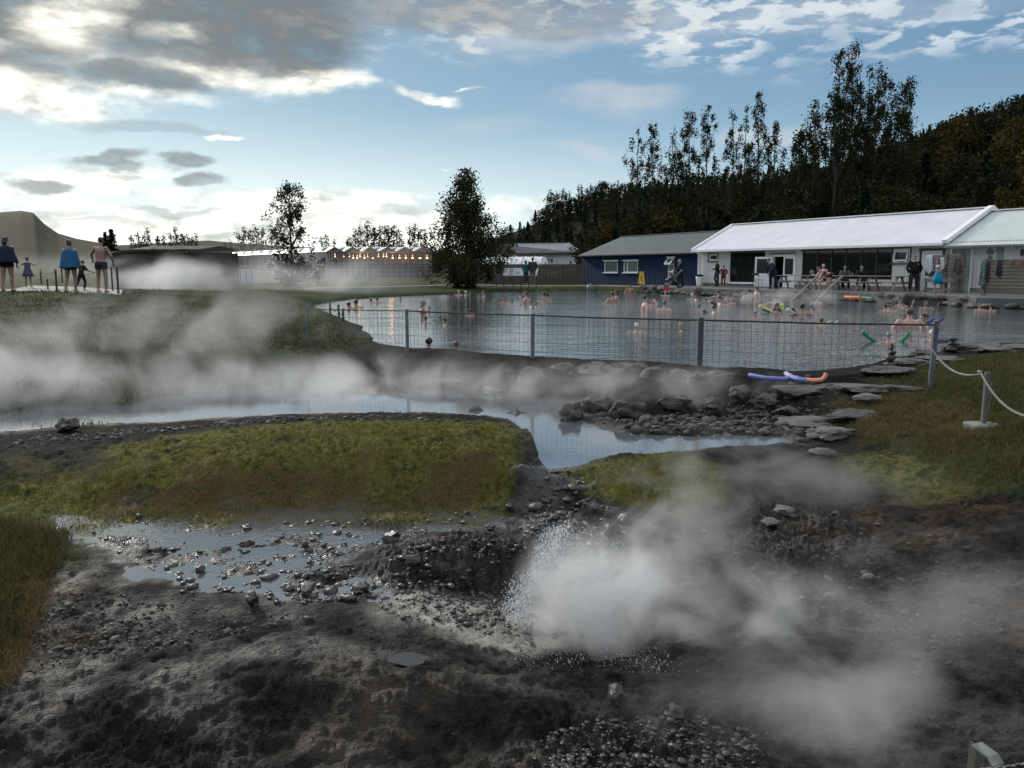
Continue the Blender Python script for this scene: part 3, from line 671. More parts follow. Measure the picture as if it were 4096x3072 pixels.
tr.beam(wp(O1, -.3, RW, RZ+.17), wp(O1, t_val2+.1, RW, RZ+.17), .22, .06); tr.beam(wp(O1, t_val2+.16, RW, RZ-.0), wp(O1, T_END+.2, RW, RZ-.0), .22, .05)
ch(tr, 'roof_trim', trim_w, bh)
gu = MB(); ze = eaveZ-ov*sl
gu.beam(wp(O1, -.25, -ov-.07, ze+.05), wp(O1, t_val2, -ov-.07, ze+.05), .12, .12); ch(gu, 'gutter', trim_w, bh)
gu2 = MB(); gu2.beam(wp(O1, t_val2+.08, -ov-.06, ze-.10), wp(O1, T_END+.2, -ov-.06, ze-.10), .10, .10); ch(gu2, 'gutter', steel, bh)
dp = MB(); tdp = on_wall(O1, 2798, 1100)[0]
dp.tube([wp(O1, tdp, -ov-.04, ze), wp(O1, tdp, -.10, ze-.22), wp(O1, tdp, -.10, .45)], .05, 10); ch(dp, 'downpipe', trim_w, bh)
def window(par, O, op, m_frame, m_glass, fw=.06, mull=(), name='window', outer=None, w_in=.07, transom=None, tilt=0):
    t0, t1, z0, z1 = op
    f = MB()
    wbox(f, O, t0, t1, .02, .12, z0, z0+fw); wbox(f, O, t0, t1, .02, .12, z1-fw, z1)
    wbox(f, O, t0, t0+fw, .02, .12, z0+fw, z1-fw); wbox(f, O, t1-fw, t1, .02, .12, z0+fw, z1-fw)
    for tm in mull: wbox(f, O, tm-fw*.5, tm+fw*.5, .03, .11, z0+fw, z1-fw)
    if transom: wbox(f, O, t0+fw, t1-fw, .03, .11, transom-fw*.5, transom+fw*.5)
    fo = ch(f, name, m_frame, par)
    g = MB(); wbox(g, O, t0+fw, t1-fw, w_in, w_in+.015, z0+fw, z1-fw); ch(g, 'pane', m_glass, fo)
    if outer:
        q = MB(); e = .07; 
        wbox(q, O, t0-e, t1+e, -.03, -.003, z1, z1+e); wbox(q, O, t0-e, t0, -.03, -.003, z0, z1); wbox(q, O, t1, t1+e, -.03, -.003, z0, z1); wbox(q, O, t0-e-.04, t1+e+.04, -.06, -.003, z0-e, z0)
        ch(q, 'window_surround', outer, fo)
    return fo
window(bh, O1, W_s1, trim_w, glass, .10, outer=trim_d)
fo = window(bh, O1, W_s2, trim_w, glass, .09, outer=trim_d)
sash = MB(); t0, t1, z0, z1 = W_s2   # sash tilted outward
for a, b_, zz0, zz1 in ((t0+.1, t1-.1, z0+.1, z0+.17), (t0+.1, t1-.1, z1-.17, z1-.1)): sash.beam(wp(O1, a, -.12+.14*(zz0-z0)/(z1-z0), (zz0+zz1)/2), wp(O1, b_, -.12+.14*(zz0-z0)/(z1-z0), (zz0+zz1)/2), .04, .07)
for a in (t0+.13, t1-.13): sash.beam(wp(O1, a, -.11, z0+.12), wp(O1, a, -.0, z1-.12), .06, .04)
ch(sash, 'sash', trim_w, fo)
bw = window(bh, O1, (W_big[0], W_big[1], PL, W_big[3]), trim_d, glass_room, .045, mull=[])
cu = MB()
for k in range(9):
    ta = on_wall(O1, 2942+k*3.4, 1050)[0]; tb = on_wall(O1, 2934+k*1.9, 1110)[0]
    cu.tube([wp(O1, ta, .30, W_big[3]-.1), wp(O1, (ta+tb)/2-.02, .30, 1.3), wp(O1, tb, .30, .75)], .035, 6)
ch(cu, 'curtain', curtain_m, bh)
sl_ = MB(); wbox(sl_, O1, W_big[0]-.05, W_big[1]+.05, -.07, -.035, PL-.03, PL+.08); ch(sl_, 'window_sill', trim_w, bh)
mullpx = [3267, 3323, 3381, 3443, 3504]; window(bh, O1, W_long, trim_d, glass_room, .05, mull=[on_wall(O1, q, 1050)[0] for q in mullpx])
hd = MB()
for x0, x1, y in ((2917, 3060, 1008), (3083, 3184, 1015), (3208, 3572, 1000)):
    a = on_wall(O1, x0, y)[0]; b_ = on_wall(O1, x1, y)[0]; z = on_wall(O1, (x0+x1)/2, y)[1]
    wbox(hd, O1, a, b_, -.09, -.003, z, z+.05)
ch(hd, 'window_surround', trim_d, bh)
def striplight(x0, x1, y, nm='strip_light'):
    a = on_wall(O1, x0, y)[0]; b_ = on_wall(O1, x1, y)[0]; z = on_wall(O1, (x0+x1)/2, y)[1]
    q = MB(); q.tube([wp(O1, a, -.10, z), wp(O1, b_, -.10, z)], .045, 10); wbox(q, O1, a+.1, b_-.1, -.06, -.003, z-.03, z+.03)
    ch(q, nm, trim_w, bh)
for x0, x1, y in ((2822, 2883, 1006), (3099, 3178, 997), (3645, 3752, 982), (3894, 4016, 976), (3808, 3884, 984)): striplight(x0, x1, y)
# double door, one leaf standing open
def leaf(hinge, direc, wd, z0, z1, gl0, name='door', m=trim_w):
    """door leaf: hinge point, direction it runs, glass from gl0 (fraction of height) up"""
    d_ = Vector(direc).normalized(); nn = Vector((-d_.y, d_.x, 0)); q = MB(); g = MB(); th = .045
    def bx_(a, b_, c_, e_, mb_=q, t_=th):
        V = [hinge + d_*s_ + nn*(k_*t_/2) + Vector((0, 0, z_)) for s_ in (a, b_) for k_ in (-1, 1) for z_ in (c_, e_)]
        mb_.add(V, [(0,1,3,2),(4,6,7,5),(0,4,5,1),(2,3,7,6),(0,2,6,4),(1,5,7,3)])
    zg = z0+(z1-z0)*gl0
    bx_(0, wd, z0, zg); bx_(0, wd, z1-.12, z1); bx_(0, .11, zg, z1-.12); bx_(wd-.11, wd, zg, z1-.12)
    bx_(.11, wd-.11, zg, z1-.12, g, .02)
    o = ch(q, name, m, bh); ch(g, 'pane', glass, o)
    h = MB(); p = hinge + d_*(wd-.09) + Vector((0, 0, z0+.98)); h.tube([p-nn*.05, p-nn*.06+d_*(-.11)], .012, 6); h.tube([p-nn*.05, p+nn*.05], .010, 6); ch(h, 'door_handle', steel, o)
    return o
zt = D_1[3]; tm = on_wall(O1, 3132, 1080)[0]
leaf(wp(O1, D_1[1]-.05, .03, 0), -U, D_1[1]-tm-.05, DECK+.03, zt-.08, .42)
lf_end = on_wall(O1, 3040, 1080)[0]
leaf(wp(O1, D_1[0]+.02, -.06, 0), (-U*.86 - NI*.50), 1.02, DECK+.05, zt-.08, .45)
for op in (D_1, D_2, D_3):
    df = MB()
    wbox(df, O1, op[0]-.02, op[0]+.07, -.03, .13, DECK, op[3]); wbox(df, O1, op[1]-.07, op[1]+.02, -.03, .13, DECK, op[3]); wbox(df, O1, op[0]-.02, op[1]+.02, -.03, .13, op[3]-.08, op[3]+.02); ch(df, 'door_frame', trim_w, bh)
dd = MB(); wbox(dd, O1, D_2[0]-.14, D_2[0]-.02, -.05, -.003, DECK, D_2[3]+.03); wbox(dd, O1, D_2[1]+.02, D_2[1]+.13, -.05, -.003, DECK, D_2[3]+.03); wbox(dd, O1, D_2[0]-.18, D_2[1]+.17, -.07, -.003, D_2[3]+.03, D_2[3]+.15)
ch(dd, 'door_surround', trim_d, bh)
leaf(wp(O1, D_2[0]+.07, .03, 0), U, D_2[1]-D_2[0]-.14, DECK+.03, D_2[3]-.1, .40)
l3 = MB(); wbox(l3, O1, D_3[0]+.08, D_3[1]-.08, .09, .13, DECK+.02, D_3[3]-.09); ch(l3, 'door', mat('pale_grey_door', (.42, .46, .46), .5), bh)
vb = MB(); q = on_wall(O1, 3606, 1042); vb.box(wp(O1, q[0], -.04, q[1]), (.10, .10, .14)); ch(vb, 'vent_cover', trim_d, bh)
# back wall of the room seen through the windows
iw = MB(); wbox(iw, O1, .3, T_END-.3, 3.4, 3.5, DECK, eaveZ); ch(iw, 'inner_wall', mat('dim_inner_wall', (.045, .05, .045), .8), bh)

# ------------------------------------------------------------------ blue building
_d = ray(2324, 1136); _q = O1 + NI*.55; _s = (_q-Vector((0, 0, CZ))).dot(NI)/_d.dot(NI); O2 = Vector((0, 0, CZ)) + _d*_s
print('O2', O2)
def w2(px, py, w=0): return on_wall(O2, px, py, w)
bb = empty('blue_building', tuple(O2), 0, 'dark blue building with a dark green roof behind the yellow floor sign', 'building')
L2 = (O1-O2).dot(U)-.30; e2 = w2(2324, 1022)[1]; r2 = w2(2490, 951, 4.2)[1]
def op2(x0, y0, x1, y1):
    a = w2(x0, y0); b_ = w2(x1, y1); return (a[0], b_[0], b_[1], a[1])
B1 = op2(2417, 1044, 2470, 1091); B2 = op2(2494, 1043, 2551, 1091); B3 = op2(2673, 1030, 2695, 1117)
w = wall_with_openings(O2, 0, L2, .1, e2, [B1, B2, B3]); 
w.prism([(.16, .1), (8.4, .1), (8.4, e2), (4.2, r2-.05), (.16, e2)], lambda p, t: wp(O2, t, p[0], p[1]), 0, .16)
w.prism([(.16, .1), (8.4, .1), (8.4, e2), (4.2, r2-.05), (.16, e2)], lambda p, t: wp(O2, t, p[0], p[1]), L2-.16, L2)
wbox(w, O2, .16, L2-.16, 8.24, 8.4, .1, e2)
ch(w, 'wall', wall_blue, bb, True)
mb = MB(); s2 = (r2-e2)/4.2
prof = [(-.25, e2-.25*s2), (4.2, r2), (8.65, e2-.25*s2)]
mb.prism([(p[0], p[1]+.07) for p in prof]+prof[::-1], lambda p, t: wp(O2, t, p[0], p[1]), -.2, L2+.1); ch(mb, 'roof', roof_dark, bb, True)
rt = MB(); rt.beam(wp(O2, -.2, 4.2, r2+.1), wp(O2, L2, 4.2, r2+.1), .18, .05); ch(rt, 'ridge_cap', mat('pale_green_metal', (.22, .27, .27), .5), bb)
gt_ = MB(); gt_.beam(wp(O2, -.2, -.31, e2-.06), wp(O2, L2-.3, -.31, e2-.06), .10, .09); ch(gt_, 'gutter', steel_dark, bb)
for B_, mu, tz in ((B1, [], None), (B2, [w2(2508, 1070)[0]], None), (B3, [], None)):
    fo = window(bb, O2, B_, trim_w, glass_pale, .075, mull=mu)
    q = MB(); wbox(q, O2, B_[0]-.09, B_[1]+.09, -.10, -.003, B_[2]-.05, B_[2]+.02); ch(q, 'window_sill', trim_w, fo); q = MB(); wbox(q, O2, B_[0]-.12, B_[1]+.12, -.09, -.003, B_[3]-.01, B_[3]+.06); ch(q, 'window_head', trim_w, fo)
q = MB(); zz = w2(2684, 1057)[1]; wbox(q, O2, B3[0], B3[1], .0, .13, zz-.05, zz+.05); ch(q, 'window_bar', trim_w, bb); q = MB(); z4 = w2(2684, 1087)[1]; wbox(q, O2, B3[0], B3[1], .0, .13, z4-.03, z4+.03); ch(q, 'window_bar', trim_w, bb)
q = MB(); ta, tb = B3[0]+.03, B3[1]-.03      # top sash hung open outward
for t_ in (ta, tb): q.beam(wp(O2, t_, -.02, B3[3]-.05), wp(O2, t_, -.38, zz+.02), .07, .05)
q.beam(wp(O2, ta, -.38, zz+.02), wp(O2, tb, -.38, zz+.02), .05, .08); q.beam(wp(O2, ta, -.03, B3[3]-.05), wp(O2, tb, -.03, B3[3]-.05), .05, .08)
so = ch(q, 'sash', trim_w, bb); g = MB(); g.quad(wp(O2, ta, -.03, B3[3]-.05), wp(O2, tb, -.03, B3[3]-.05), wp(O2, tb, -.38, zz+.02), wp(O2, ta, -.38, zz+.02)); ch(g, 'pane', glass_pale, so)

# ------------------------------------------------------------------ grey-roofed house far behind
hY = 150
def house():
    r = empty('grey_roofed_house', tuple(atY(1975, 1060, hY)), 0, 'cream house with a grey metal roof and two small gable windows beyond the tunnel', 'building')
    a = atY(1976, 1019, hY); b_ = atY(2074, 1014, hY-3); p = atY(2022, 981, hY-1.5); far_ = atY(2316, 1010, hY-7); farp = atY(2265, 978, hY+3)
    lo = -.2
    w = MB(); A0 = Vector((a.x+.35, a.y, lo)); A1 = Vector((a.x+.35, a.y, a.z)); B0 = Vector((b_.x, b_.y, lo)); B1_ = Vector((b_.x, b_.y, b_.z)); F0 = Vector((far_.x-.4, far_.y, lo)); F1 = Vector((far_.x-.4, far_.y, far_.z))
    G = Vector((a.x+(far_.x-b_.x), a.y+5, lo)); G1 = Vector((G.x, G.y, a.z))
    w.add([A0, A1, Vector((p.x, p.y, p.z-.1)), B1_, B0, F0, F1, G, G1], [(4, 3, 2, 1, 0), (4, 5, 6, 3), (5, 7, 8, 6), (0, 1, 8, 7)])
    ch(w, 'wall', wall_cream, r)
    q = MB(); top = [p+Vector((-.5, -.5, .1)), farp+Vector((.6, 0, .1))]; e_ = [b_+Vector((-.2, -.6, -.1)), far_+Vector((.5, -.5, -.05))]; bk = [a+Vector((-.6, 0, -.1)), Vector((farp.x-2, farp.y+8, a.z))]
    q.add([e_[0], e_[1], top[1], top[0], e_[0]+Vector((0, 0, .2)), e_[1]+Vector((0, 0, .2)), top[1]+Vector((0, 0, .2)), top[0]+Vector((0, 0, .2))], [(3,2,1,0),(4,5,6,7),(0,1,5,4),(1,2,6,5),(2,3,7,6),(3,0,4,7)])
    q.add([bk[0], bk[1], top[1], top[0], bk[0]+Vector((0, 0, .2)), bk[1]+Vector((0, 0, .2)), top[1]+Vector((0, 0, .2)), top[0]+Vector((0, 0, .2))], [(0,1,2,3),(7,6,5,4),(0,4,5,1),(2,6,7,3),(3,7,4,0)])
    ch(q, 'roof', roof_grey, r)
    q = MB(); q.beam(e_[0]-Vector((0, .1, .1)), top[0]-Vector((0, .1, 0)), .2, .35); q.beam(bk[0]-Vector((0, .1, .1)), top[0]-Vector((0, .1, 0)), .2, .35); q.beam(e_[0]-Vector((0, .1, .05)), e_[1]-Vector((0, .1, .05)), .2, .3); ch(q, 'roof_trim', trim_d, r)
    for x0, x1 in ((2012, 2022), (2029, 2039)):
        c0 = atY((x0+x1)/2, 1016, hY-2.0); q = MB(); q.box(c0, (.52, .7, .95)); o = ch(q, 'window', trim_d, r); g = MB(); g.box(c0-Vector((0, .37, 0)), (.34, .03, .75)); ch(g, 'pane', glass_pale, o)
    for x0, x1, y0, y1 in ((2190, 2196, 1037, 1056), (2203, 2219, 1036, 1050), (2280, 2308, 1043, 1058)):
        s_ = (x0-2074)/(2316-2074.); Yq = (hY-3)*(1-s_)+(hY-7)*s_
        c0 = atY((x0+x1)/2, (y0+y1)/2, Yq-.1); q = MB(); q.box(c0, ((x1-x0)/F*Yq, .3, (y1-y0)/F*Yq)); ch(q, 'window', glass, r)
    return r
house()
mast = MB(); q = atY(2019, 1010, hY+4); mast.tube([Vector((q.x, q.y, .3)), atY(2019, 953, hY+4)], .06, 6); c0 = atY(2019, 953, hY+4); mast.beam(c0-Vector((.4, 0, 0)), c0+Vector((.4, 0, 0)), .08, .08); mast.box(c0-Vector((0, 0, .3)), (.25, .1, .4))
tagit(mast.build('aerial_mast', steel), 'thin pole with a small crossbar behind the cream house gable', 'mast')

# ------------------------------------------------------------------ polytunnel
def tunnel():
    Y0 = 100; a = atY(1868, 1060, Y0+3); b_ = atY(2180, 1060, Y0); dirv = Vector((b_.x-a.x, b_.y-a.y, 0)); L = dirv.length; dirv.normalize(); nn = Vector((dirv.y, -dirv.x, 0))
    r = empty('polytunnel', (a.x, a.y, .3), 0, 'white polytunnel with rounded roof ribs behind the board fence', 'greenhouse'); rad = 2.35; topz = atY(2100, 1024, Y0).z
    film = mat('tunnel_film', (.66, .68, .68), .45, (.52, .54, .55), .8, .2, 2.0, .08)
    q = MB(); rows = []; k = 0; nseg = 10; nst = 33
    V = []; 
    for i in range(nst):
        s_ = L*i/(nst-1); sag = 1-.035*abs(math.sin(math.pi*i/4))
        for j in range(nseg+1):
            an = math.pi*j/nseg; V.append(Vector((a.x, a.y, 0))+dirv*s_+nn*(math.cos(an)*rad*sag)+Vector((0, 0, .3+(topz-.3)*math.sin(an)**.8*sag)))
    Fs = [(i*(nseg+1)+j, i*(nseg+1)+j+1, (i+1)*(nseg+1)+j+1, (i+1)*(nseg+1)+j) for i in range(nst-1) for j in range(nseg)]
    Fs += [tuple(range(nseg+1)), tuple(range((nst-1)*(nseg+1), nst*(nseg+1)))[::-1]]
    q.add(V, Fs, 0, True); ch(q, 'cover', film, r)
    q = MB()
    for i in range(0, nst, 4):
        s_ = L*i/(nst-1); q.tube([Vector((a.x, a.y, 0))+dirv*s_+nn*(math.cos(math.pi*j/10)*(rad+.02))+Vector((0, 0, .3+(topz-.28)*math.sin(math.pi*j/10)**.8)) for j in range(11)], .045, 5)
    ch(q, 'ribs', steel, r)
    q = MB(); e = Vector((a.x, a.y, 0))+dirv*(L+.05); q.box(e+Vector((0, 0, 1.4)), (.06, 1.1, 2.1)); ch(q, 'door', mat('faded_film_door', (.45, .47, .45), .5), r)
tunnel()

# ------------------------------------------------------------------ glasshouse with lit lamps
def glasshouse():
    Yg = 130; x0 = atY(1305, 1007, Yg).x; ez = atY(1305, 1007, Yg).z; rz = atY(1330, 988, Yg).z
    xe = atY(1726, 1007, Yg).x; nb = 6; bw_ = (xe-x0)/nb; back = Vector((-.585, .81, 0)); L = 56
    r = empty('glasshouse', (x0, Yg, .3), 0, 'wide lit glasshouse with a row of pointed glass roofs behind the trees', 'greenhouse')
    gl = mat('glasshouse_wall', (.105, .088, .078), .25, (.060, .050, .045), .25, 0, stretch=(.1, .1, 3), spec=.6)
    gl_t = bpy.data.materials.new('clear_glazing'); gl_t.use_nodes = True; n = N(gl_t.node_tree); b = gl_t.node_tree.nodes['Principled BSDF']
    P = n.new('ShaderNodeNewGeometry').outputs['Position']; z_ = n.xyz(P)[2]
    n.put(b.inputs['Base Color'], (.20, .18, .17)); b.inputs['Roughness'].default_value = .2; b.inputs['Alpha'].default_value = .45
    rg = mat('roof_glazing', (.50, .50, .52), .35, (.36, .36, .40), .5, 0, spec=.7)
    al = mat('aluminium_bars', (.30, .30, .31), .5)
    g = Vector((x0, Yg, 0)); low = 1.9
    # lower wall: shaded screens; upper wall: clear glass
    q = MB(); q.quad(g+Vector((0, 0, .3)), g+Vector((xe-x0, 0, .3)), g+Vector((xe-x0, 0, low+.6)), g+Vector((0, 0, low+.6))); q.quad(g+Vector((0, 0, .3)), g+back*L+Vector((0, 0, .3)), g+back*L+Vector((0, 0, ez)), g+Vector((0, 0, ez)))
    ch(q, 'screened_wall', gl, r)
    q = MB()
    for i in range(nb):
        a = g+Vector((bw_*i, 0, 0)); b_ = g+Vector((bw_*(i+1), 0, 0)); p = (a+b_)/2
        q.add([a+Vector((0, 0, low+.6)), b_+Vector((0, 0, low+.6)), b_+Vector((0, 0, ez)), p+Vector((0, 0, rz)), a+Vector((0, 0, ez))], [(0, 1, 2, 3, 4)])
    ch(q, 'wall_glazing', gl_t, r)
    q = MB(); q.quad(g+Vector((xe-x0, 0, .3)), g+Vector((xe-x0, 0, .3))+back*L, g+back*L+Vector((xe-x0, 0, ez)), g+Vector((xe-x0, 0, ez))); q.quad(g+back*12+Vector((0,0,.3)), g+back*12+Vector((xe-x0, 0, .3)), g+back*12+Vector((xe-x0, 0, ez)), g+back*12+Vector((0, 0, ez)))
    ch(q, 'inner_screen', mat('warm_screen', (.16, .10, .06), .8), r)
    for i in range(nb):
        a = g+Vector((bw_*i, 0, 0)); q = MB(); z1 = Vector((0, 0, ez)); z2 = Vector((0, 0, rz)); m_ = Vector((bw_/2, 0, 0)); e_ = Vector((bw_, 0, 0)); t_ = Vector((0, 0, .04))
        q.add([a+z1, a+m_+z2, a+m_+z2+back*L, a+z1+back*L, a+z1+t_, a+m_+z2+t_, a+m_+z2+back*L+t_, a+z1+back*L+t_], [(0,1,2,3),(7,6,5,4),(0,4,5,1),(2,6,7,3)])
        q.add([a+m_+z2, a+e_+z1, a+e_+z1+back*L, a+m_+z2+back*L, a+m_+z2+t_, a+e_+z1+t_, a+e_+z1+back*L+t_, a+m_+z2+back*L+t_], [(0,1,2,3),(7,6,5,4),(0,4,5,1),(2,6,7,3)])
        for k in range(11):   # opening vents propped up along the slope
            c_ = a+m_*.62+back*(3+k*5.0)+Vector((0, 0, ez+(rz-ez)*.66+.16)); q.box(c_, (bw_*.42, 1.5, .04), Euler((0, -.35, math.atan2(back.y, back.x)-math.pi/2)))
        ch(q, 'roof', rg, r)
    q = MB()
    for i in range(nb*3+1):
        xx = i*bw_/3; zt_ = ez+(rz-ez)*(1-abs((xx % bw_)/bw_*2-1)); q.beam(g+Vector((xx, -.05, .3)), g+Vector((xx, -.05, zt_)), .07, .07)
    for z_ in (.9, 1.5, 2.1, 2.5, 3.2, ez): q.beam(g+Vector((0, -.06, z_)), g+Vector((xe-x0, -.06, z_)), .05, .06)
    for i in range(nb):
        a = g+Vector((bw_*i, -.05, 0)); m_ = Vector((bw_/2, 0, 0)); q.beam(a+Vector((0, 0, ez)), a+m_+Vector((0, 0, rz)), .09, .1); q.beam(a+m_+Vector((0, 0, rz)), a+m_*2+Vector((0, 0, ez)), .09, .1)
    for z_ in (1.2, 2.2, ez): q.beam(g+Vector((-.04, 0, z_)), g+Vector((-.04, 0, z_))+back*L, .06, .07)
    for k in range(15): q.beam(g+back*(k*4)+Vector((-.04, 0, .3)), g+back*(k*4)+Vector((-.04, 0, ez)), .07, .07)
    ch(q, 'frame', al, r)
    em = bpy.data.materials.new('lit_grow_lamp'); em.use_nodes = True; b = em.node_tree.nodes['Principled BSDF']
    b.inputs['Emission Color'].default_value = (1, .62, .28, 1); b.inputs['Emission Strength'].default_value = 6; b.inputs['Base Color'].default_value = (.8, .6, .4, 1)
    k = 0
    for px, dp_, sz in ((1398,4,.13),(1413,1,.17),(1429,1,.17),(1458,2,.19),(1470,5,.12),(1492,2,.20),(1514,2,.14),(1534,5,.12),(1546,3,.14),(1571,1,.22),(1598,1,.24),(1623,1,.24),(1650,1,.26),(1680,1,.30),(1708,1,.26),(1440,8,.12),(1340,4,.12),(1375,3,.12)):
        c_ = atY(px, 1032 if sz > .15 else 1026, Yg+dp_); m_ = MB(); m_.lathe([(.02, .10), (.10, .07), (sz*.8, -.03), (sz*.55, -.08), (.01, -.09)], c_, 10); m_.beam(c_+Vector((0, 0, .09)), c_+Vector((0, 0, .55)), .03, .03); ch(m_, 'lamp', em, r)
    ld = bpy.data.lights.new('grow_lamp_light', 'POINT')
    for px, e_ in ((1430, 110), (1560, 190), (1670, 280)):
        d_ = bpy.data.lights.new('grow_lamp_light', 'POINT'); d_.energy = e_; d_.color = (1, .55, .25); d_.shadow_soft_size = .4; lo = bpy.data.objects.new('grow_lamp_light', d_); COL.objects.link(lo); lo.parent = r; lo.location = atY(px, 1034, Yg+6)-_org(r)
glasshouse()

# ------------------------------------------------------------------ board fence in front of the tunnel
def board_fence():
    a = at(1872, 1129, .42); b_ = at(2324, 1131, .42); r = empty('board_fence', (a.x, a.y, .35), 0, 'brown vertical board fence between the leafy tree and the blue building', 'fence')
    dv = Vector((b_.x-a.x, b_.y-a.y, 0)); L = dv.length; dv.normalize(); nn = Vector((dv.y, -dv.x, 0)); zt_ = atY(2100, 1057, (a.y+b_.y)/2).z
    q = MB(); k = 0; s_ = 0
    while s_ < L-.1:
        q.beam(a+dv*s_+Vector((0, 0, -.1-.0)), Vector((a.x, a.y, 0))+dv*s_+Vector((0, 0, zt_+random.uniform(-.015, .015)))+nn*random.uniform(-.008, .008), .035, .118, 0, up=tuple(dv)) if False else q.box(Vector((a.x, a.y, 0))+dv*s_+nn*random.uniform(-.008, .008)+Vector((0, 0, (zt_+.25)/2+random.uniform(-.012, .012))), (.112, .03, zt_-.25), Euler((0, 0, math.atan2(dv.y, dv.x)))); s_ += .125
    ch(q, 'boards', timber_red, r)
    q = MB()
    for z_ in (.7, 1.65): q.beam(Vector((a.x, a.y, z_))-nn*.06, Vector((a.x, a.y, z_))-nn*.06+dv*L, .05, .09)
    ch(q, 'rail', timber_red, r)
    q = MB(); q.beam(a+dv*L+Vector((0, 0, -.1)), Vector((a.x, a.y, 0))+dv*L+Vector((0, 0, zt_)), .1, .1); ch(q, 'post', timber_red, r)
board_fence()

# ------------------------------------------------------------------ dark hut, small shed, pale tank
def hut():
    a = at(452, 1150, .45); Yh = a.y; b_ = atY(808, 1150, Yh+2.5); r = empty('stone_hut', (a.x, a.y, .4), 0, 'low dark stone hut with a flat overhanging turf roof in the steam', 'hut')
    topl = atY(449, 1008, Yh).z; topr = atY(808, 996, Yh+2.5).z
    m_ = mat('dark_hut_stone', (.045, .038, .034), .85, (.028, .024, .022), 3, .8, 8, .05)
    q = MB(); A = Vector((a.x, a.y, .1)); B_ = Vector((b_.x, b_.y, .1)); off = Vector((.9, 4.2, 0))
    q.add([A, B_, B_+off, A+off, Vector((A.x, A.y, topl-.18)), Vector((B_.x, B_.y, topr-.18)), Vector((B_.x, B_.y, topr-.18))+off, Vector((A.x, A.y, topl-.18))+off], [(0,1,5,4),(1,2,6,5),(2,3,7,6),(3,0,4,7),(4,5,6,7),(3,2,1,0)]); ch(q, 'wall', m_, r)
    q = MB(); n_ = 18; V = []
    for k in range(n_+1):
        s_ = k/n_; p = A.lerp(B_, s_*1.03-.025); zt_ = topl+(topr-topl)*min(1, s_*3)+random.uniform(-.03, .04)
        for o_, z_ in ((Vector((0, -.25, 0)), zt_-.20), (Vector((0, -.28, 0)), zt_-.05), (Vector((.1, .4, 0)), zt_+.02), (off*.5, zt_+.22), (off+Vector((0, .2, 0)), zt_)): V.append(Vector((p.x, p.y, 0))+o_+Vector((0, 0, z_)))
    q.add(V, [(k*5+j, k*5+j+1, (k+1)*5+j+1, (k+1)*5+j) for k in range(n_) for j in range(4)]+[(0,1,2,3,4), tuple(n_*5+j for j in (4,3,2,1,0))], 0, False); ch(q, 'roof', mat('turf_roof', (.040, .034, .026), .95, (.055, .050, .030), 3, .6, 12, .05), r)
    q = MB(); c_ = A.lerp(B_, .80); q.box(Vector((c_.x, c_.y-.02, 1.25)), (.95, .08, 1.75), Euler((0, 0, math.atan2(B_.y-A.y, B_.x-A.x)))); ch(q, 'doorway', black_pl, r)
hut()
def shed():
    a = atY(796, 1100, 60); b_ = atY(886, 1100, 60); r = empty('small_shed', (a.x, 60, .3), 0, 'small grey shed with a pale deep roof edge beside the dark hut', 'shed'); zt_ = atY(840, 995, 60).z; ze_ = atY(840, 1036, 60).z
    q = MB(); q.box(((a.x+b_.x)/2, 61.2, (ze_+.1)/2), (b_.x-a.x-.15, 2.3, ze_-.1)); ch(q, 'wall', mat('shed_boards', (.045, .040, .042), .8), r)
    q = MB(); q.prism([(a.x+.15, zt_), (b_.x-.05, zt_-.05), (b_.x+.05, ze_), (a.x, ze_)], lambda p, t: Vector((p[0], t, p[1])), 59.85, 62.6); ch(q, 'roof', mat('shed_roof', (.12, .12, .13), .7), r)
shed()
q = MB(); a = atY(903, 1085, 70); b_ = atY(1018, 1085, 70); zt_ = atY(960, 1076, 70).z; q.box(((a.x+b_.x)/2, 70.5, (zt_+.3)/2), (b_.x-a.x, .9, zt_-.3), bev=.04)
tk = empty('storage_tank', ((a.x+b_.x)/2, 70.5, .3), 0, 'low pale oblong tank in the grass in front of the long glasshouse', 'tank'); ch(q, 'tank_body', mat('pale_tank', (.36, .38, .42), .5), tk)
q = MB()
for k in range(5): q.box((a.x+(b_.x-a.x)*(k+.5)/5, 70.03, (zt_+.3)/2), (.06, .04, zt_-.34))
ch(q, 'straps', steel_dark, tk)

# ------------------------------------------------------------------ paths and terrace
def strip(name, pts, wd, m, lift=.03, kind='structure'):
    P3 = [at(px, py, z) for px, py, z in pts]; V = []; dense = []
    for i in range(len(P3)-1):
        for k in range(12): dense.append(P3[i].lerp(P3[i+1], k/12))
    dense.append(P3[-1])
    for i, p in enumerate(dense):
        d_ = (dense[min(i+1, len(dense)-1)]-dense[max(0, i-1)]); d_.z = 0; d_.normalize(); s_ = Vector((-d_.y, d_.x, 0))*wd/2
        for sg in (-1, 1):
            v = p+s_*sg; V.append(Vector((v.x, v.y, max(ground_z(p.x, p.y), ground_z(v.x, v.y))+lift)))
    n_ = len(dense); V += [v-Vector((0, 0, .12)) for v in V]
    mb_ = MB(); mb_.add(V, [(2*i, 2*i+1, 2*i+3, 2*i+2) for i in range(n_-1)]+[(2*i, 2*i+2, 2*n_+2*i+2, 2*n_+2*i) for i in range(n_-1)]+[(2*i+1, 2*n_+2*i+1, 2*n_+2*i+3, 2*i+3) for i in range(n_-1)]+[(0, 2*n_, 2*n_+1, 1), (2*n_-2, 2*n_-1, 4*n_-1, 4*n_-2)])
    o = mb_.build(name, m); tagit(o, kind=kind); return o
path_m = mat('pale_path', (.40, .38, .33), .7, (.30, .28, .25), 3)
strip('far_path', [(1225,1171,.12),(1500,1160,.12),(1835,1148,.13),(2100,1145,.26),(2400,1140,.36),(2787,1147,.40)], .55, path_m, .055)
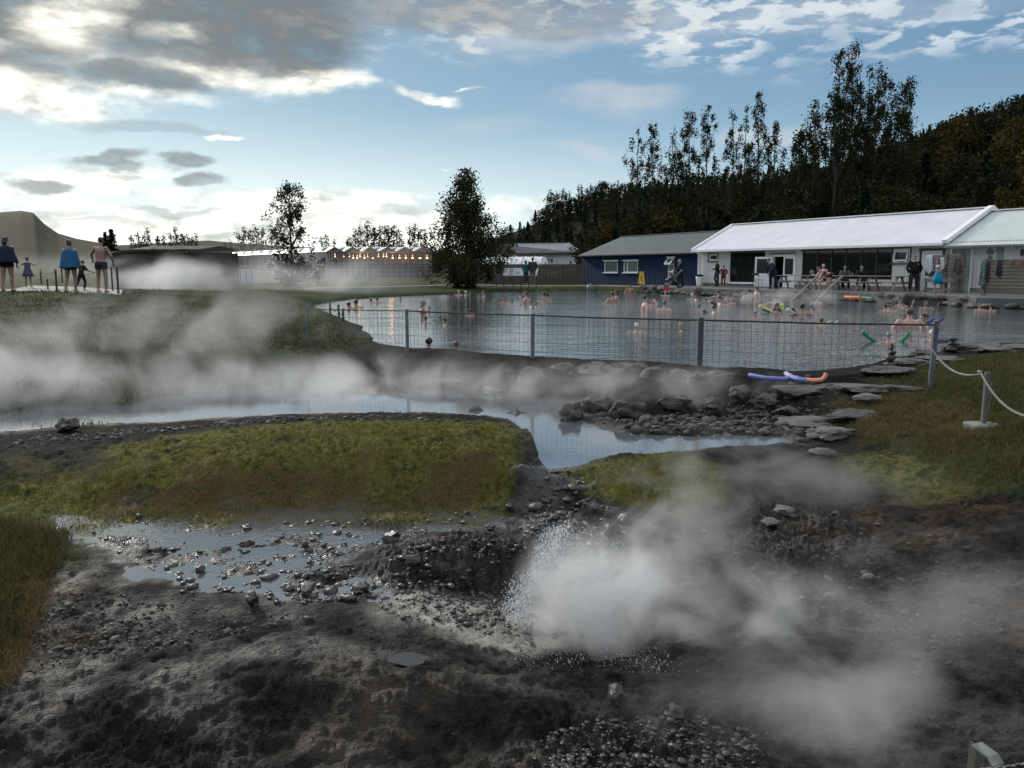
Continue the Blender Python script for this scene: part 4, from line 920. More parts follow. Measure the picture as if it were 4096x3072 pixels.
wk = MB(); wk.prism([tuple(at(px, py, .70).xy) for px, py in WALK], lambda p, t: Vector((p[0], p[1], t)), .56, .71); tagit(wk.build('walkway', mat('pale_walkway', (.13, .125, .125), .8, (.10, .095, .098), 2)), kind='structure')
far_edge = [(2560,1170),(2700,1176),(2800,1182),(3000,1190),(3200,1196),(3396,1203),(3617,1218),(3776,1221),(3902,1232),(4096,1238),(4700,1290)]
pts = [at(px, py, 0) for px, py in far_edge]; V2 = []
terr = MB(); inner = [wp(O1, -5, 0.05, 0), wp(O1, T_END, .05, 0)]
poly = [(p.x, p.y) for p in pts]+[(inner[1].x+6, inner[1].y-2), (inner[1].x, inner[1].y), (inner[0].x, inner[0].y)]
bm = bmesh.new(); vs = [bm.verts.new((x, y, DECK)) for x, y in poly]; f = bm.faces.new(vs); ret = bmesh.ops.extrude_face_region(bm, geom=[f])
for g_ in ret['geom']:
    if isinstance(g_, bmesh.types.BMVert): g_.co.z -= .5
bmesh.ops.triangulate(bm, faces=bm.faces[:]); bmesh.ops.recalc_face_normals(bm, faces=bm.faces); me = bpy.data.meshes.new('terrace'); bm.to_mesh(me); bm.free(); me.materials.append(paving)
terrace = link('terrace', me); tagit(terrace, kind='structure')
# ------------------------------------------------------------------ trees
def leaf_mat(name, a, b_, c_):
    m, n, bs = pmat(name); oi = n.new('ShaderNodeObjectInfo').outputs['Random']; P = n.new('ShaderNodeNewGeometry').outputs['Position']
    col = n.mix(n.mr(n.noise(P, 1.1, 3, .6), .38, .62), a, b_); col = n.mix(n.mr(n.noise(P, 6, 2), .45, .7), col, c_)
    col = n.mix(n.m('MULTIPLY', oi, .45), col, n.mix(oi, a, c_)); n.put(bs.inputs['Base Color'], col)
    bs.inputs['Roughness'].default_value = .9; bs.inputs['Specular IOR Level'].default_value = .06
    tr = n.new('ShaderNodeBsdfTranslucent'); n.put(tr.inputs[0], col); ms = n.new('ShaderNodeMixShader'); ms.inputs[0].default_value = .15
    out = m.node_tree.nodes['Material Output']; n.l.new(bs.outputs[0], ms.inputs[1]); n.l.new(tr.outputs[0], ms.inputs[2]); n.l.new(ms.outputs[0], out.inputs[0]); return m
leaf_pop = leaf_mat('poplar_leaves', (.018, .025, .011), (.028, .034, .014), (.042, .045, .018))
leaf_dark = leaf_mat('dark_leaves', (.011, .016, .007), (.017, .022, .009), (.030, .031, .012))
leaf_gold = leaf_mat('autumn_leaves', (.050, .040, .012), (.075, .052, .014), (.040, .038, .014))
leaf_spruce = leaf_mat('spruce_needles', (.006, .012, .009), (.010, .017, .011), (.015, .024, .014))
bark = mat('bark', (.045, .040, .035), .9, (.028, .025, .022), 5, .7, 20, .02)
bark_birch = mat('pale_bark', (.14, .13, .12), .8, (.05, .045, .04), 7, .4, 20, .01)
def rot_quads(C, size, r, flat=.0, aspect=.62):
    """random oriented leaf quads (kite shaped) at centres C"""
    n = len(C); a = r.normal(size=(n, 3)); a /= np.linalg.norm(a, axis=1)[:, None]; b_ = r.normal(size=(n, 3)); b_ -= (a*b_).sum(1)[:, None]*a; b_ /= np.linalg.norm(b_, axis=1)[:, None]
    s = (size*r.uniform(.6, 1.35, n))[:, None]
    V = np.stack([C-a*s, C+b_*s*aspect, C+a*s, C-b_*s*aspect], axis=1).reshape(-1, 3); return V
def tree_arrays(Hh, prof, r, ncl, per, leaf, clr=(.35, .5), lean=0.0, base=.12, up=1.0, lobes=3):
    """profile prof: list of (t, radius). returns leaf verts, cluster centres"""
    ts = np.array([p[0] for p in prof]); rs = np.array([p[1] for p in prof])
    tt = r.uniform(0, 1, ncl*4); w = np.interp(tt, ts, rs); keep = r.uniform(0, rs.max(), ncl*4) < w**.8*rs.max()**.2; tt = tt[keep][:ncl]
    ncl = len(tt); rad = np.interp(tt, ts, rs); az_ = r.uniform(0, 2*np.pi, ncl)
    ph = r.uniform(0, 6.28, 3); lob = 1+.28*np.sin(lobes*az_+tt*9+ph[0])+.18*np.sin(5*az_-tt*14+ph[1])
    rr_ = np.sqrt(r.uniform(.05, 1, ncl))*rad*np.clip(lob, .5, 1.35)
    C = np.stack([np.cos(az_)*rr_+lean*tt*Hh, np.sin(az_)*rr_, tt*Hh], axis=1)
    L = []; 
    for c in C:
        k = int(per*r.uniform(.5, 1.4)); L.append(c + r.normal(size=(k, 3))*np.array([clr[0], clr[0], clr[1]])*r.uniform(.6, 1.15))
    L = np.concatenate(L); L[:, 2] = np.clip(L[:, 2], .1, Hh*1.02)
    return rot_quads(L, leaf, r), C
def make_tree(name, loc, Hh, prof, seed, ncl, per, leaf, m_leaf, clr=(.35, .5), lean=0., trunk_r=None, m_bark=None, label=None, group=None, cat='tree', nb=26, rise=.55, trunk_top=.93, fork=0):
    r = np.random.default_rng(seed); V, C = tree_arrays(Hh, prof, r, ncl, per, leaf, clr, lean)
    t = empty(name, loc, 0, label, cat, group); n = len(V)//4
    me = fast_mesh('crown', V, np.arange(n*4).reshape(n, 4), (m_leaf,)); crown = link('crown', me, t)
    tr_ = trunk_r or Hh*.016; mb_ = MB(); npt = 9
    wob = [r.normal(0, .012*Hh, 2)*(i/npt) for i in range(npt)]
    path = [Vector((wob[i][0]*.6+lean*Hh*i/(npt-1)*trunk_top, wob[i][1]*.6, Hh*trunk_top*i/(npt-1)-(.3 if i == 0 else 0))) for i in range(npt)]
    mb_.tube(path, [tr_*(1-.90*i/(npt-1))*(1.35 if i == 0 else 1) for i in range(npt)], 8)
    sel = C[r.permutation(len(C))[:nb]]
    for c in sel:
        z0 = max(.06*Hh, c[2]-math.hypot(c[0]-lean*c[2], c[1])*rise*1.6-.05*Hh); i = min(npt-2, int(z0/(Hh*trunk_top)*(npt-1))); p0 = path[i].lerp(path[i+1], (z0/(Hh*trunk_top)*(npt-1))-i if z0 < Hh*trunk_top else 0)
        c = Vector(c); mid = p0.lerp(c, .5)+Vector((0, 0, -.06*(c-p0).length)); rb_ = tr_*.42*(1-z0/Hh)+.008
        mb_.tube([p0, mid, c], [rb_, rb_*.65, rb_*.25], 5, caps=False)
    o = mb_.build('trunk', m_bark or bark, t); return t
def gl(px, Y): p = atY(px, 1100, Y); return (p.x, p.y, ground_z(p.x, p.y)-.05)
# the leafy tree in the middle and the loose tree left of it
mid = gl(1868, 57); ht = atY(1850, 688, 57).z-mid[2]
make_tree('leafy_tree', mid, ht, [(0,.0),(.05,1.4),(.10,2.2),(.17,2.6),(.26,2.6),(.36,2.6),(.45,2.45),(.54,2.1),(.66,1.45),(.76,1.0),(.86,.62),(.95,.42),(1,.18)], 3, 250, 96, .085, leaf_pop, (.26, .34), -.02, .17,
          label='tall leafy tree with a wide low crown standing alone before the tunnel and board fence', nb=60)
lt = gl(1172, 58); ht = atY(1160, 730, 58).z-lt[2]
make_tree('loose_tree', lt, ht, [(0,.0),(.06,1.2),(.14,2.3),(.26,2.2),(.38,1.9),(.44,1.6),(.5,1.0),(.58,1.0),(.68,1.25),(.78,1.3),(.86,.95),(.94,.6),(1,.3)], 12, 100, 56, .085, leaf_pop, (.19, .24), -.015, .13,
          label='slender open-crowned tree with gaps rising from the steam before the glasshouse', nb=50)
# poplars and other tall trees behind the buildings: (tip px, tip py, distance, half width px, kind)
def crown_at(px, py, Y): b_ = gl(px, Y); return b_, atY(px, py, Y).z-b_[2]
pop_prof = [(0,.1),(.15,.75),(.35,1.0),(.6,.95),(.8,.62),(.92,.35),(1,.12)]
specs = [(2538,522,2.0,1,'a'),(2603,492,1.9,1,'b'),(2684,474,1.7,1,'a'),(2741,424,1.45,1,'c'),(2818,402,1.5,1,'b'),(2915,412,1.5,1,'a'),(2962,432,1.2,1,'c'),(3017,342,1.35,1,'b'),(3075,497,1.3,1,'a')]
pl_lab = ['first poplar of the skyline row, broad and low beside the blue sky', 'second poplar of the skyline row, bushy with two tops', 'third poplar of the skyline row, leaning into its neighbour', 'fourth poplar of the skyline row, a narrow pointed spire', 'fifth poplar of the skyline row with a full pointed crown',
          'sixth poplar of the skyline row with a bare twig on top', 'seventh poplar of the skyline row, close before the tallest one', 'tallest poplar of the skyline row with a ragged top', 'last and shortest poplar of the skyline row, beside the dip']
for i, (px, py, hw, _, k) in enumerate(specs):
    Y = 86+(i*7) % 9; loc, hh = crown_at(px, py, Y)
    make_tree('poplar_tree', loc, hh, [(t, r_*hw) for t, r_ in pop_prof], 40+i, 92, 62, .10, leaf_pop, (.17, .31), random.uniform(-.01, .01), .16, label=pl_lab[i], group='poplars in a row on the skyline', nb=34, rise=1.1, trunk_top=.96)
big = [(3316,194,1.25),(3345,205,1.2),(3375,172,1.1),(3397,252,1.5),(3432,275,1.4),(3466,270,1.6),(3516,330,1.8),(3561,305,1.6),(3588,318,1.4),(3236,414,1.7),(3203,440,1.2),(3180,514,1.1),(3300,380,2.2),(3500,420,2.2)]
bl = ['narrow poplar top on the near side of the tall clump', 'thin poplar squeezed between the two highest tops of the clump', 'highest poplar of the tall clump, a single long tip', 'full poplar just beyond the highest tip of the clump', 'middle poplar of the tall clump with a rounded top',
      'upright poplar in the middle of the clump, above its neighbours', 'spreading poplar behind the outer edge of the clump', 'outer poplar of the clump with a forked top', 'outermost poplar of the clump, leaning outwards over the hill', 'low bushy poplar on the near shoulder of the clump',
      'small poplar at the near foot of the clump', 'smallest poplar of the clump, half sunk in the wood', 'broad lower poplar filling the front of the clump', 'broad lower poplar filling the far side of the clump']
for i, (px, py, hw) in enumerate(big):
    Y = 70+(i*5) % 11; loc, hh = crown_at(px, py, Y)
    make_tree('poplar_tree', loc, hh, [(t, r_*hw) for t, r_ in pop_prof], 80+i, 84, 74, .10, leaf_pop, (.18, .33), .004*(px-3380)/100, .18, label=bl[i], group='poplars in the tall clump behind the bath house', nb=36, rise=1.2, trunk_top=.96)
# autumn tree entering the picture at the edge, and small yellowing trees above the roof
loc, hh = crown_at(4150, 540, 52)
make_tree('autumn_tree', loc, hh, [(0,.6),(.2,1.9),(.5,2.2),(.75,1.7),(.9,1.0),(1,.3)], 131, 190, 60, .13, leaf_gold, (.28, .32), 0, .16, label='yellow-brown autumn tree leaning into view over the pale green roof', nb=30)
for i, (px, py, hw, nm) in enumerate(((3610,745,1.0,'small yellowing tree above the white roof, the widest one'),(3700,820,.8,'small slim yellowing tree over the white roof ridge'),(3560,760,1.2,'olive rounded tree just above the roof before the clump'),(3785,790,1.0,'dull brown tree above the white roof between slim ones'),(3860,830,.9,'short brown tree near the end of the white ridge'),(2960,720,1.2,'brownish young tree behind the white ridge'),(2700,790,1.6,'reddish brown tree behind the blue building'),(2530,800,1.4,'low brown tree over the end of the dark green roof'))):
    loc, hh = crown_at(px, py, 62+i % 3*2 if px > 3000 else 84+i)
    make_tree('young_tree', loc, hh, [(0,.5*hw),(.2,1.0*hw),(.5,.9*hw),(.8,.5*hw),(1,.1)], 150+i, 90, 40, .13, leaf_gold if i in (0, 1, 6) else leaf_pop, (.22, .3), 0, .08, label=nm, group='small trees behind the roofs', nb=14)
_o1 = 'first second third fourth fifth sixth seventh eighth ninth tenth eleventh twelfth thirteenth fourteenth fifteenth sixteenth seventeenth eighteenth nineteenth'.split()
ORD = _o1 + ['twentieth']+['twenty-'+x for x in _o1[:9]]+['thirtieth']+['thirty-'+x for x in _o1[:9]]+['fortieth']+['forty-'+x for x in _o1[:9]]
# distant row of poplars and low trees on the flat land
row = [(455,912,'spruce'),(430,925,'spruce')]+[(x, y, 'pop') for x, y in ((535,932),(562,918),(585,925),(600,915),(640,935),(662,928),(688,922),(712,910),(735,925),(758,925),(775,938),(790,935),(905,962),(930,955),(958,918),(982,912),(1008,908),(1032,893),(1058,902),(1090,905),(1110,895),(1310,925),(1290,940),(1340,960),(1400,940),(1425,905),(1447,892),(1475,890),(1500,898),(1522,898),(1540,893),(1555,905),(1578,888),(1600,902),(1640,895),(1662,900),(1685,905),(1705,912),(1730,915))]
protos = {}
def proto_tree(kind, seed):
    key = (kind, seed)
    if key in protos: return protos[key]
    r = np.random.default_rng(500+seed)
    if kind == 'pop': V, C = tree_arrays(1, [(0,.10),(.2,.14),(.5,.12),(.8,.07),(1,.01)], r, 46, 14, .021, (.022, .045)); m_ = leaf_pop
    elif kind == 'bush': V, C = tree_arrays(1, [(0,.3),(.2,.42),(.5,.40),(.8,.28),(1,.08)], r, 100, 26, .023, (.05, .06)); m_ = leaf_dark
    elif kind == 'gold': V, C = tree_arrays(1, [(0,.2),(.2,.30),(.5,.27),(.8,.15),(1,.04)], r, 80, 24, .022, (.045, .06)); m_ = leaf_gold
    else:
        V = []; C = []
        for k in range(26):
            t_ = k/26; rad = .21*(1-t_)+.01
            for j in range(9):
                a_ = r.uniform(0, 6.28); L_ = np.linspace(.15, 1, 7)[:, None]*np.array([math.cos(a_)*rad, math.sin(a_)*rad, -.045*(1-t_)])+np.array([0, 0, .06+t_*.93]); V.append(L_+r.normal(0, .008, L_.shape))
        V = rot_quads(np.concatenate(V), .022, r); C = [(0, 0, .5)]; m_ = leaf_spruce
    n = len(V)//4; me = fast_mesh('crown', V, np.arange(n*4).reshape(n, 4), (m_,))
    tb = MB(); tb.tube([(0, 0, -.05), (0, 0, .5), (0, 0, .92)], [.016, .010, .003], 6); tm_ = tb.mesh('trunk', bark); protos[key] = (me, tm_, V); return protos[key]
def place_proto(kind, seed, loc, hh, wd, label, group, name):
    me, tm_, _ = proto_tree(kind, seed); t = empty(name, loc, random.uniform(0, 6.28), label, 'tree', group); t.scale = (hh*wd, hh*wd, hh)
    link('crown', me, t); link('trunk', tm_, t); return t
for i, (px, py, kd) in enumerate(row):
    Y = 165+(i*13) % 30; loc, hh = crown_at(px, py, Y); hh = max(hh, 2)
    place_proto(kd, i % 4, loc, hh, 1.0 if kd == 'pop' else 1.4, ORD[i-2]+' narrow poplar in the hazy far row, counting from the bare hill' if kd == 'pop' else ('spruce on the flank of the bare hill' if i == 0 else 'smaller spruce on the flank of the bare hill'), 'far row of hazy poplars' if kd == 'pop' else None, 'poplar_tree' if kd == 'pop' else 'spruce_tree')
hn = -1
for i, px in enumerate(range(560, 1800, 34)):
    if 800 < px < 900: continue
    hn += 1
    Y = 175+(i*11) % 25; loc, hh = crown_at(px, 1012+(i*37) % 24-((px > 1560)*30), Y)
    place_proto('bush', i % 3, loc, max(hh, 1.5), 1.3, ORD[hn]+' low rounded tree in the far hedge line, counting from the bare hill', 'low trees of the far hedge line', 'hedge_tree')
# trees along the crest of the far hill
for i, (px, py) in enumerate([(2190,766),(2200,762),(2212,764),(2225,758),(2237,762),(2250,756),(2262,762),(2275,760),(2310,738),(2322,742),(2345,745),(2358,728),(2366,740),(2400,728),(2412,726),(2440,730),(2452,725),(2465,722)]):
    Y = 236+(i*5) % 9; loc, hh = crown_at(px, py, Y); place_proto('bush' if px in (2400, 2412) else 'pop', i % 4, loc, max(hh, 5), 1.0, ORD[i]+' thin tree along the crest of the distant hill, counting uphill', 'thin trees on the far crest', 'crest_tree')
# wood on the hillside: the nearest trees singly, the rest as one mass
fr = np.random.default_rng(77); cand = []
for _ in range(26000):
    Y = 60+210*fr.uniform()**.8; X = fr.uniform(-8, 190)
    if X/Y > .80: continue
    px = 2048+F*X/Y
    if px < 1960 or (px < 2380 and Y < 168) or (px < 3000 and Y < 82): continue
    # clear of the buildings
    if (Vector((X, Y, 0))-O1).dot(NI) < 11 or (Y < 74 and X < 19): continue
    cand.append((X, Y))
cand.sort(key=lambda p: p[1]); kept = []; grid = {}
for X, Y in cand:
    sp_ = 2.0+(Y-60)*.016; g_ = (int(X/sp_), int(Y/sp_))
    if any((X-a_)**2+(Y-b_)**2 < sp_*sp_ for i_ in (-1, 0, 1) for j_ in (-1, 0, 1) for a_, b_ in grid.get((g_[0]+i_, g_[1]+j_), ())): continue
    grid.setdefault(g_, []).append((X, Y)); kept.append((X, Y))
print('forest', len(kept))
LV = {k: [] for k in ('pop', 'bush', 'spruce', 'gold')}
single = 0
sky_cap = lambda px: np.interp(px, [1900,1980,2060,2180,2300,2480,2600,3160,3300,3600,3640,3700,3800,3900,4000,4096,4600], [930,862,842,800,768,722,700,640,640,600,486,462,430,400,372,336,250])
for X, Y in kept:
    z = ground_z(X, Y); px = 2048+F*X/Y; k = fr.uniform()
    kd = 'spruce' if (k < .42 or (Y > 110 and k < .62)) else ('bush' if k < .90 else ('gold' if Y < 110 else 'pop'))
    hh = fr.uniform(5.0, 8.5) if Y < 120 else fr.uniform(4, 7)
    cap = atY(px, sky_cap(px)+fr.uniform(0, 26), Y).z-z; hh = min(hh, cap)
    if Y < 150: hh = min(hh, atY(px, np.interp(px, [2160,2500,2700,3000,3300,3600,4096], [965,850,770,700,640,500,345])+fr.uniform(0, 40), Y).z-z)
    if hh < 1.5: continue
    if Y < 150: lowv = atY(px, 955, Y).z
    if single < 150 and Y < 100:
        place_proto(kd, single % 4, (X, Y, z-.2), hh, 1.15, {'spruce': 'dark spruce in the front rank of the hillside wood', 'bush': 'rounded dark broadleaf tree in the front rank of the hillside wood', 'gold': 'yellow-tinged tree in the front rank of the hillside wood', 'pop': 'slim poplar in the front rank of the hillside wood'}[kd], {'spruce': 'spruces at the front of the hillside wood', 'bush': 'broadleaf trees at the front of the hillside wood', 'gold': 'yellowing trees at the front of the hillside wood', 'pop': 'poplars at the front of the wood'}[kd], {'spruce': 'spruce_tree', 'bush': 'broadleaf_tree', 'gold': 'birch_tree', 'pop': 'poplar_tree'}[kd]); single += 1
    else:
        Vp = proto_tree(kd, int(fr.integers(0, 3)))[2].reshape(-1, 4, 3)
        step = 1 if Y < 92 else (2 if Y < 130 else 3)
        Vp = Vp[int(fr.integers(0, step))::step]; cen = Vp.mean(axis=1, keepdims=True); Vp = cen + (Vp-cen)*(1.0, 1.0, 1.25, 1.4)[step]
        a_ = fr.uniform(0, 6.28); R_ = np.array([[math.cos(a_), math.sin(a_), 0], [-math.sin(a_), math.cos(a_), 0], [0, 0, 1]])
        LV[kd].append((Vp.reshape(-1, 3)*np.array([hh*1.2, hh*1.2, hh])) @ R_ + np.array([X, Y, z-.2]))
allv = []; mi = []
for q_, kd in enumerate(LV):
    for v in LV[kd]: allv.append(v); mi.append(np.full(len(v)//4, q_))
allv = np.concatenate(allv); mi = np.concatenate(mi); print('forest quads', len(mi), 'single', single)
wood = link('hillside_wood', fast_mesh('hillside_wood', allv, np.arange(len(allv)).reshape(-1, 4), (leaf_pop, leaf_dark, leaf_spruce, leaf_gold), mi=mi))
tagit(wood, 'dense mixed wood covering the hillside behind the white bath house', 'wood', kind='stuff')
# ------------------------------------------------------------------ rocks
def ico(sub):
    bm = bmesh.new(); bmesh.ops.create_icosphere(bm, subdivisions=sub, radius=1); V = np.array([v.co[:] for v in bm.verts]); Fc = np.array([[v.index for v in f.verts] for f in bm.faces]); bm.free(); return V, Fc
ICO = {k: ico(k) for k in (1, 2, 3, 4)}
def rock_arrays(sub, seed, flatn=.7, rough=.22, cuts=5):
    V, Fc = ICO[sub]; r = np.random.default_rng(seed); V = V.copy()
    for _ in range(cuts):
        d_ = r.normal(size=3); d_ /= np.linalg.norm(d_); h_ = r.uniform(.55, .85); s_ = V @ d_; V -= np.outer(np.maximum(s_-h_, 0), d_)*.85
    o = r.uniform(0, 50, 3); q = V*1.7+o
    nz = np.array([mnoise.fractal(Vector(p), 1.0, 2.0, 4) for p in q]); V *= (1+rough*nz)[:, None]; V[:, 2] *= flatn; return V, Fc
ROCKS1 = [rock_arrays(1, 900+i, .55, .45, 8) for i in range(14)]; ROCKS2 = [rock_arrays(2, 950+i, .62, .25) for i in range(12)]
def scatter_stones(name, pts, sizes, m, label, protos_=ROCKS1, sink=.25, cat='stones'):
    Vs = []; Fs = []; b = 0; r = np.random.default_rng(len(pts))
    for (x, y, z), s_ in zip(pts, sizes):
        V, Fc = protos_[int(r.integers(0, len(protos_)))]; a = r.uniform(0, 6.28); ca, sa = math.cos(a), math.sin(a); sc = s_*np.array([1, r.uniform(.6, 1), r.uniform(.7, 1.1)])
        W_ = V*sc; W_ = np.stack([W_[:, 0]*ca-W_[:, 1]*sa, W_[:, 0]*sa+W_[:, 1]*ca, W_[:, 2]], 1)+np.array([x, y, z+s_*(.62-sink)*.5]); Vs.append(W_); Fs.append(Fc+b); b += len(V)
    o = link(name, fast_mesh(name, np.concatenate(Vs), np.concatenate(Fs), (m,), smooth=False)); tagit(o, label, cat, kind='stuff'); return o
def in_px_poly(n_, poly, z, seed, soft=.02):
    """random world points inside an outline on the ground"""
    r = np.random.default_rng(seed); P_ = SP(poly, z); t = np.array(P_); lo = t.min(0); hi_ = t.max(0); out_ = []
    while len(out_) < n_:
        c = r.uniform(lo, hi_, (n_*3, 2)); sdp = inpoly(c[:, 0], c[:, 1], P_); ok = sdp + np.abs(r.normal(0, 1, len(sdp)))*-soft > 0; out_ += [tuple(q) for q in c[ok]]
    out_ = np.array(out_[:n_]); R_ = np.exp(out_[:, 1]); x = R_*np.sin(out_[:, 0]); y = R_*np.cos(out_[:, 0]); zz, _, _ = gz_arr(x, y); return np.stack([x, y, zz], 1)
sr = np.random.default_rng(5)
A1 = in_px_poly(400, [(1020,2080),(1500,2060),(2000,2010),(2060,2090),(1900,2150),(1500,2200),(1250,2290),(1000,2240),(1120,2140)], -.54, 1)
A2 = in_px_poly(300, [(620,2270),(900,2250),(1400,2280),(1560,2370),(1450,2440),(1100,2440),(700,2400)], -.56, 2)
A3 = in_px_poly(420, [(2080,1990),(2230,1900),(2420,1960),(2520,2120),(2500,2330),(2300,2400),(2180,2250),(2060,2130)], -.5, 3)
A4 = in_px_poly(1500, [(2320,1675),(2700,1640),(3300,1600),(3450,1680),(3300,1770),(2900,1750),(2600,1745),(2450,1715)], -.33, 4)
A5 = in_px_poly(1300, [(2600,2100),(3200,2050),(3900,2200),(4200,2500),(3700,2700),(3000,2400)], -.52, 5)
A6 = in_px_poly(1500, [(200,2380),(900,2400),(1300,2480),(700,2620),(0,2700),(-100,2500)], -.55, 6)
A7 = in_px_poly(1400, [(2200,2900),(2700,2850),(3100,2950),(3100,3200),(2000,3200)], -.64, 7)
A8 = in_px_poly(800, [(1400,2300),(1650,2190),(2180,2180),(2180,2430),(1900,2440),(1500,2400)], -.45, 8)
A9 = in_px_poly(300, [(300,2080),(1100,2040),(1100,2200),(600,2330),(350,2220)], -.55, 9)
A10 = in_px_poly(900, [(-100,1760),(600,1700),(1600,1660),(2080,1720),(2100,1850),(2100,1760),(1600,1690),(700,1740),(0,1800)], -.3, 10)
dark_pts = np.concatenate([A1, A2, A3, A8, A9, A7]); sz = np.concatenate([sr.gamma(1.3, .0085, 400)+.005, sr.gamma(1.3, .009, 300)+.006, sr.gamma(1.3, .013, 420)+.006, sr.gamma(1.5, .006, 800)+.004, sr.gamma(1.4, .005, 300)+.003, sr.gamma(1.6, .0045, 1400)+.003])
scatter_stones('wet_stones', dark_pts, np.minimum(sz, .09), stone_wet, 'dark wet stones scattered over the mud and along the hot stream', cat='stones')
dry_pts = np.concatenate([A4, A5, A6, A10]); sz = np.concatenate([sr.gamma(1.3, .015, 1500)+.007, sr.gamma(1.2, .006, 1300)+.003, sr.gamma(1.3, .004, 1500)+.003, sr.gamma(1.5, .007, 900)+.005])
scatter_stones('gravel', dry_pts, np.minimum(sz, .11), stone_m, 'grey gravel and pebbles on the bar and the bare ground', cat='gravel')
def boulder(px, py, z, w, h, label, seed, m=None, name='boulder', group=None, sy=.8, rz=None, sub=3, wet_=False, sink=.3, yoff=0):
    """boulder whose foot stands on the ground under photo pixel (px, py)"""
    p = at(px, py, z); p.y += yoff; gz_ = ground_z(p.x, p.y); V, Fc = rock_arrays(4 if max(w, h) > .3 else sub, seed, 1.0, .30, 8)
    V = V*np.array([w/2, w/2*sy, h*.62]); zmin = V[:, 2].min()
    me = fast_mesh(name, V, Fc, (m or (stone_wet if wet_ else stone_m),), smooth=True)
    try: me.set_sharp_from_angle(angle=math.radians(38))
    except Exception: pass
    o = link(name, me, None, (p.x, p.y, gz_+h*(.62-sink))); o.rotation_euler = (0, 0, rz if rz is not None else random.uniform(0, 6.28)); tagit(o, label, 'boulder' if name == 'boulder' else 'rock', group); return o
# boulders on the crest and face of the dam
DAM = [(2130,1500,.55,.46,'rounded boulder on the dam crest, at the foot of the fence post'),(2262,1500,.62,.30,'low wide boulder on the dam crest between the two middle posts'),(2315,1506,.42,.26,'small boulder on the dam crest beside the domed one'),(2385,1512,.66,.42,'domed boulder on the dam crest, the largest between the middle posts'),
       (2480,1512,.5,.2,'flat boulder on the dam crest just past the domed one'),(2560,1520,.4,.22,'small dark boulder at the water side of the dam crest'),(1960,1500,.5,.18,'low flat boulder on the dam crest before the leaning post'),(2700,1530,.6,.26,'long low boulder on the dam crest near the dark fence post'),(2880,1535,.55,.2,'thin boulder on the dam crest behind the dark fence post'),(1800,1490,.45,.2,'low boulder on the dam crest in the thickest steam')]
for i, (px, py, w_, h_, lb) in enumerate(DAM): boulder(px, py-34, .02, w_*.8, h_*.55, lb, 300+i, group='boulders on the dam crest', sink=.2)
FACE = [(2060,1600,.55,.42,'dark boulder in the dam face below the rounded crest boulder'),(2180,1575,.6,.45,'large boulder in the dam face, half wet, left of the pale one'),(2290,1620,.62,.38,'pale boulder low in the dam face below the domed one'),(2390,1590,.6,.4,'angular boulder in the dam face under the domed boulder'),(2520,1625,.66,.42,'pale wedge-shaped boulder at the foot of the dam face'),(2620,1560,.62,.42,'dark rounded boulder high in the dam face'),(2700,1600,.55,.36,'grey boulder in the middle of the dam face'),(2800,1570,.6,.34,'slanting boulder in the dam face near the dark post'),(2860,1610,.5,.35,'small grey boulder at the toe of the dam face'),(2960,1590,.52,.3,'boulder with a flat top in the dam face before the slabs'),(3060,1600,.5,.26,'low boulder where the dam face meets the flat slabs'),(2450,1540,.5,.32,'upper boulder in the dam face behind the pale wedge'),(1900,1590,.5,.35,'steam-covered boulder low in the dam face'),(3150,1620,.4,.2,'small boulder at the end of the dam face')]
for i, (px, py, w_, h_, lb) in enumerate(FACE): boulder(px, py, -.2, w_*.72, h_*.62, lb, 340+i, group='boulders in the dam face', sink=.28)
# flat slabs on the right bank
SL = [(3200,1535,.9,.16),(3330,1520,.85,.10),(3450,1540,.8,.12),(3560,1500,.9,.12),(3640,1475,.95,.14),(3760,1462,.9,.12),(3880,1425,1.3,.26),(3980,1432,.9,.16),(4070,1418,.9,.12),(3420,1590,.85,.16),(3240,1590,.9,.14),(3330,1640,.6,.18),(3600,1540,.7,.08),(3300,1700,.34,.10),(3480,1560,.5,.14),(3700,1440,.6,.16)]
SLN = ['flat slab under the blue and orange foam noodles','flat slab at the tip of the orange foam noodle','wide slab at the waterline below the smaller stone stack','slab beside the corner fence post, behind the mesh','long slab with the tall stone stack near its edge','pale slab just past the corner fence post','large dark slab at the water edge under the thick stone stack','slab overlapping the large dark slab at the water edge','slab at the water edge by the picture border','slab under the mesh just before the grass bank','lower step slab below the foam noodles','pale thick slab standing proud above the gravel','thin slab in the grass under the last fence panel','small flat stone in the gravel of the bar','tilted slab with a pale edge before the grass bank','rounded slab hard against the corner post']
for i, (px, py, w_, h_) in enumerate(SL): boulder(px, py, -.02, w_*.88, h_*.72, SLN[i], 400+i, m=stone_pale if i % 3 else stone_m, name='stone_slab', group='flat slabs on the bank', sy=.62, rz=random.uniform(-.35, .35), sink=.30)
# stones of the far edge under the terrace
k = 0; edge = [at(px, py, 0) for px, py in far_edge[:-1]]
far_names = []
for i in range(len(edge)-1):
    a, b_ = edge[i], edge[i+1]; L = (b_-a).length; nn_ = max(1, int(L/.62))
    for j in range(nn_):
        p = a.lerp(b_, (j+.5)/nn_); w_ = random.uniform(.6, 1.15); h_ = random.uniform(.14, .34)
        V, Fc = rock_arrays(2, 600+k % 16, 1.0, .5, 11); me = fast_mesh('edge_stone', V*np.array([w_/2, .24, h_*.62]), Fc, (stone_m if k % 4 else stone_pale,))
        o = link('edge_stone', me, None, (p.x, p.y-.05, random.choice((.02, .05, .26))+h_*.3)); o.rotation_euler = (0, 0, math.atan2(b_.y-a.y, b_.x-a.x)+random.uniform(-.2, .2)); k += 1
        tagit(o, '%s stone of the rough edging between lagoon and terrace, counting from the blue building' % (ORD[k-1] if k <= len(ORD) else 'one later'), 'stone', 'edging stones below the terrace')
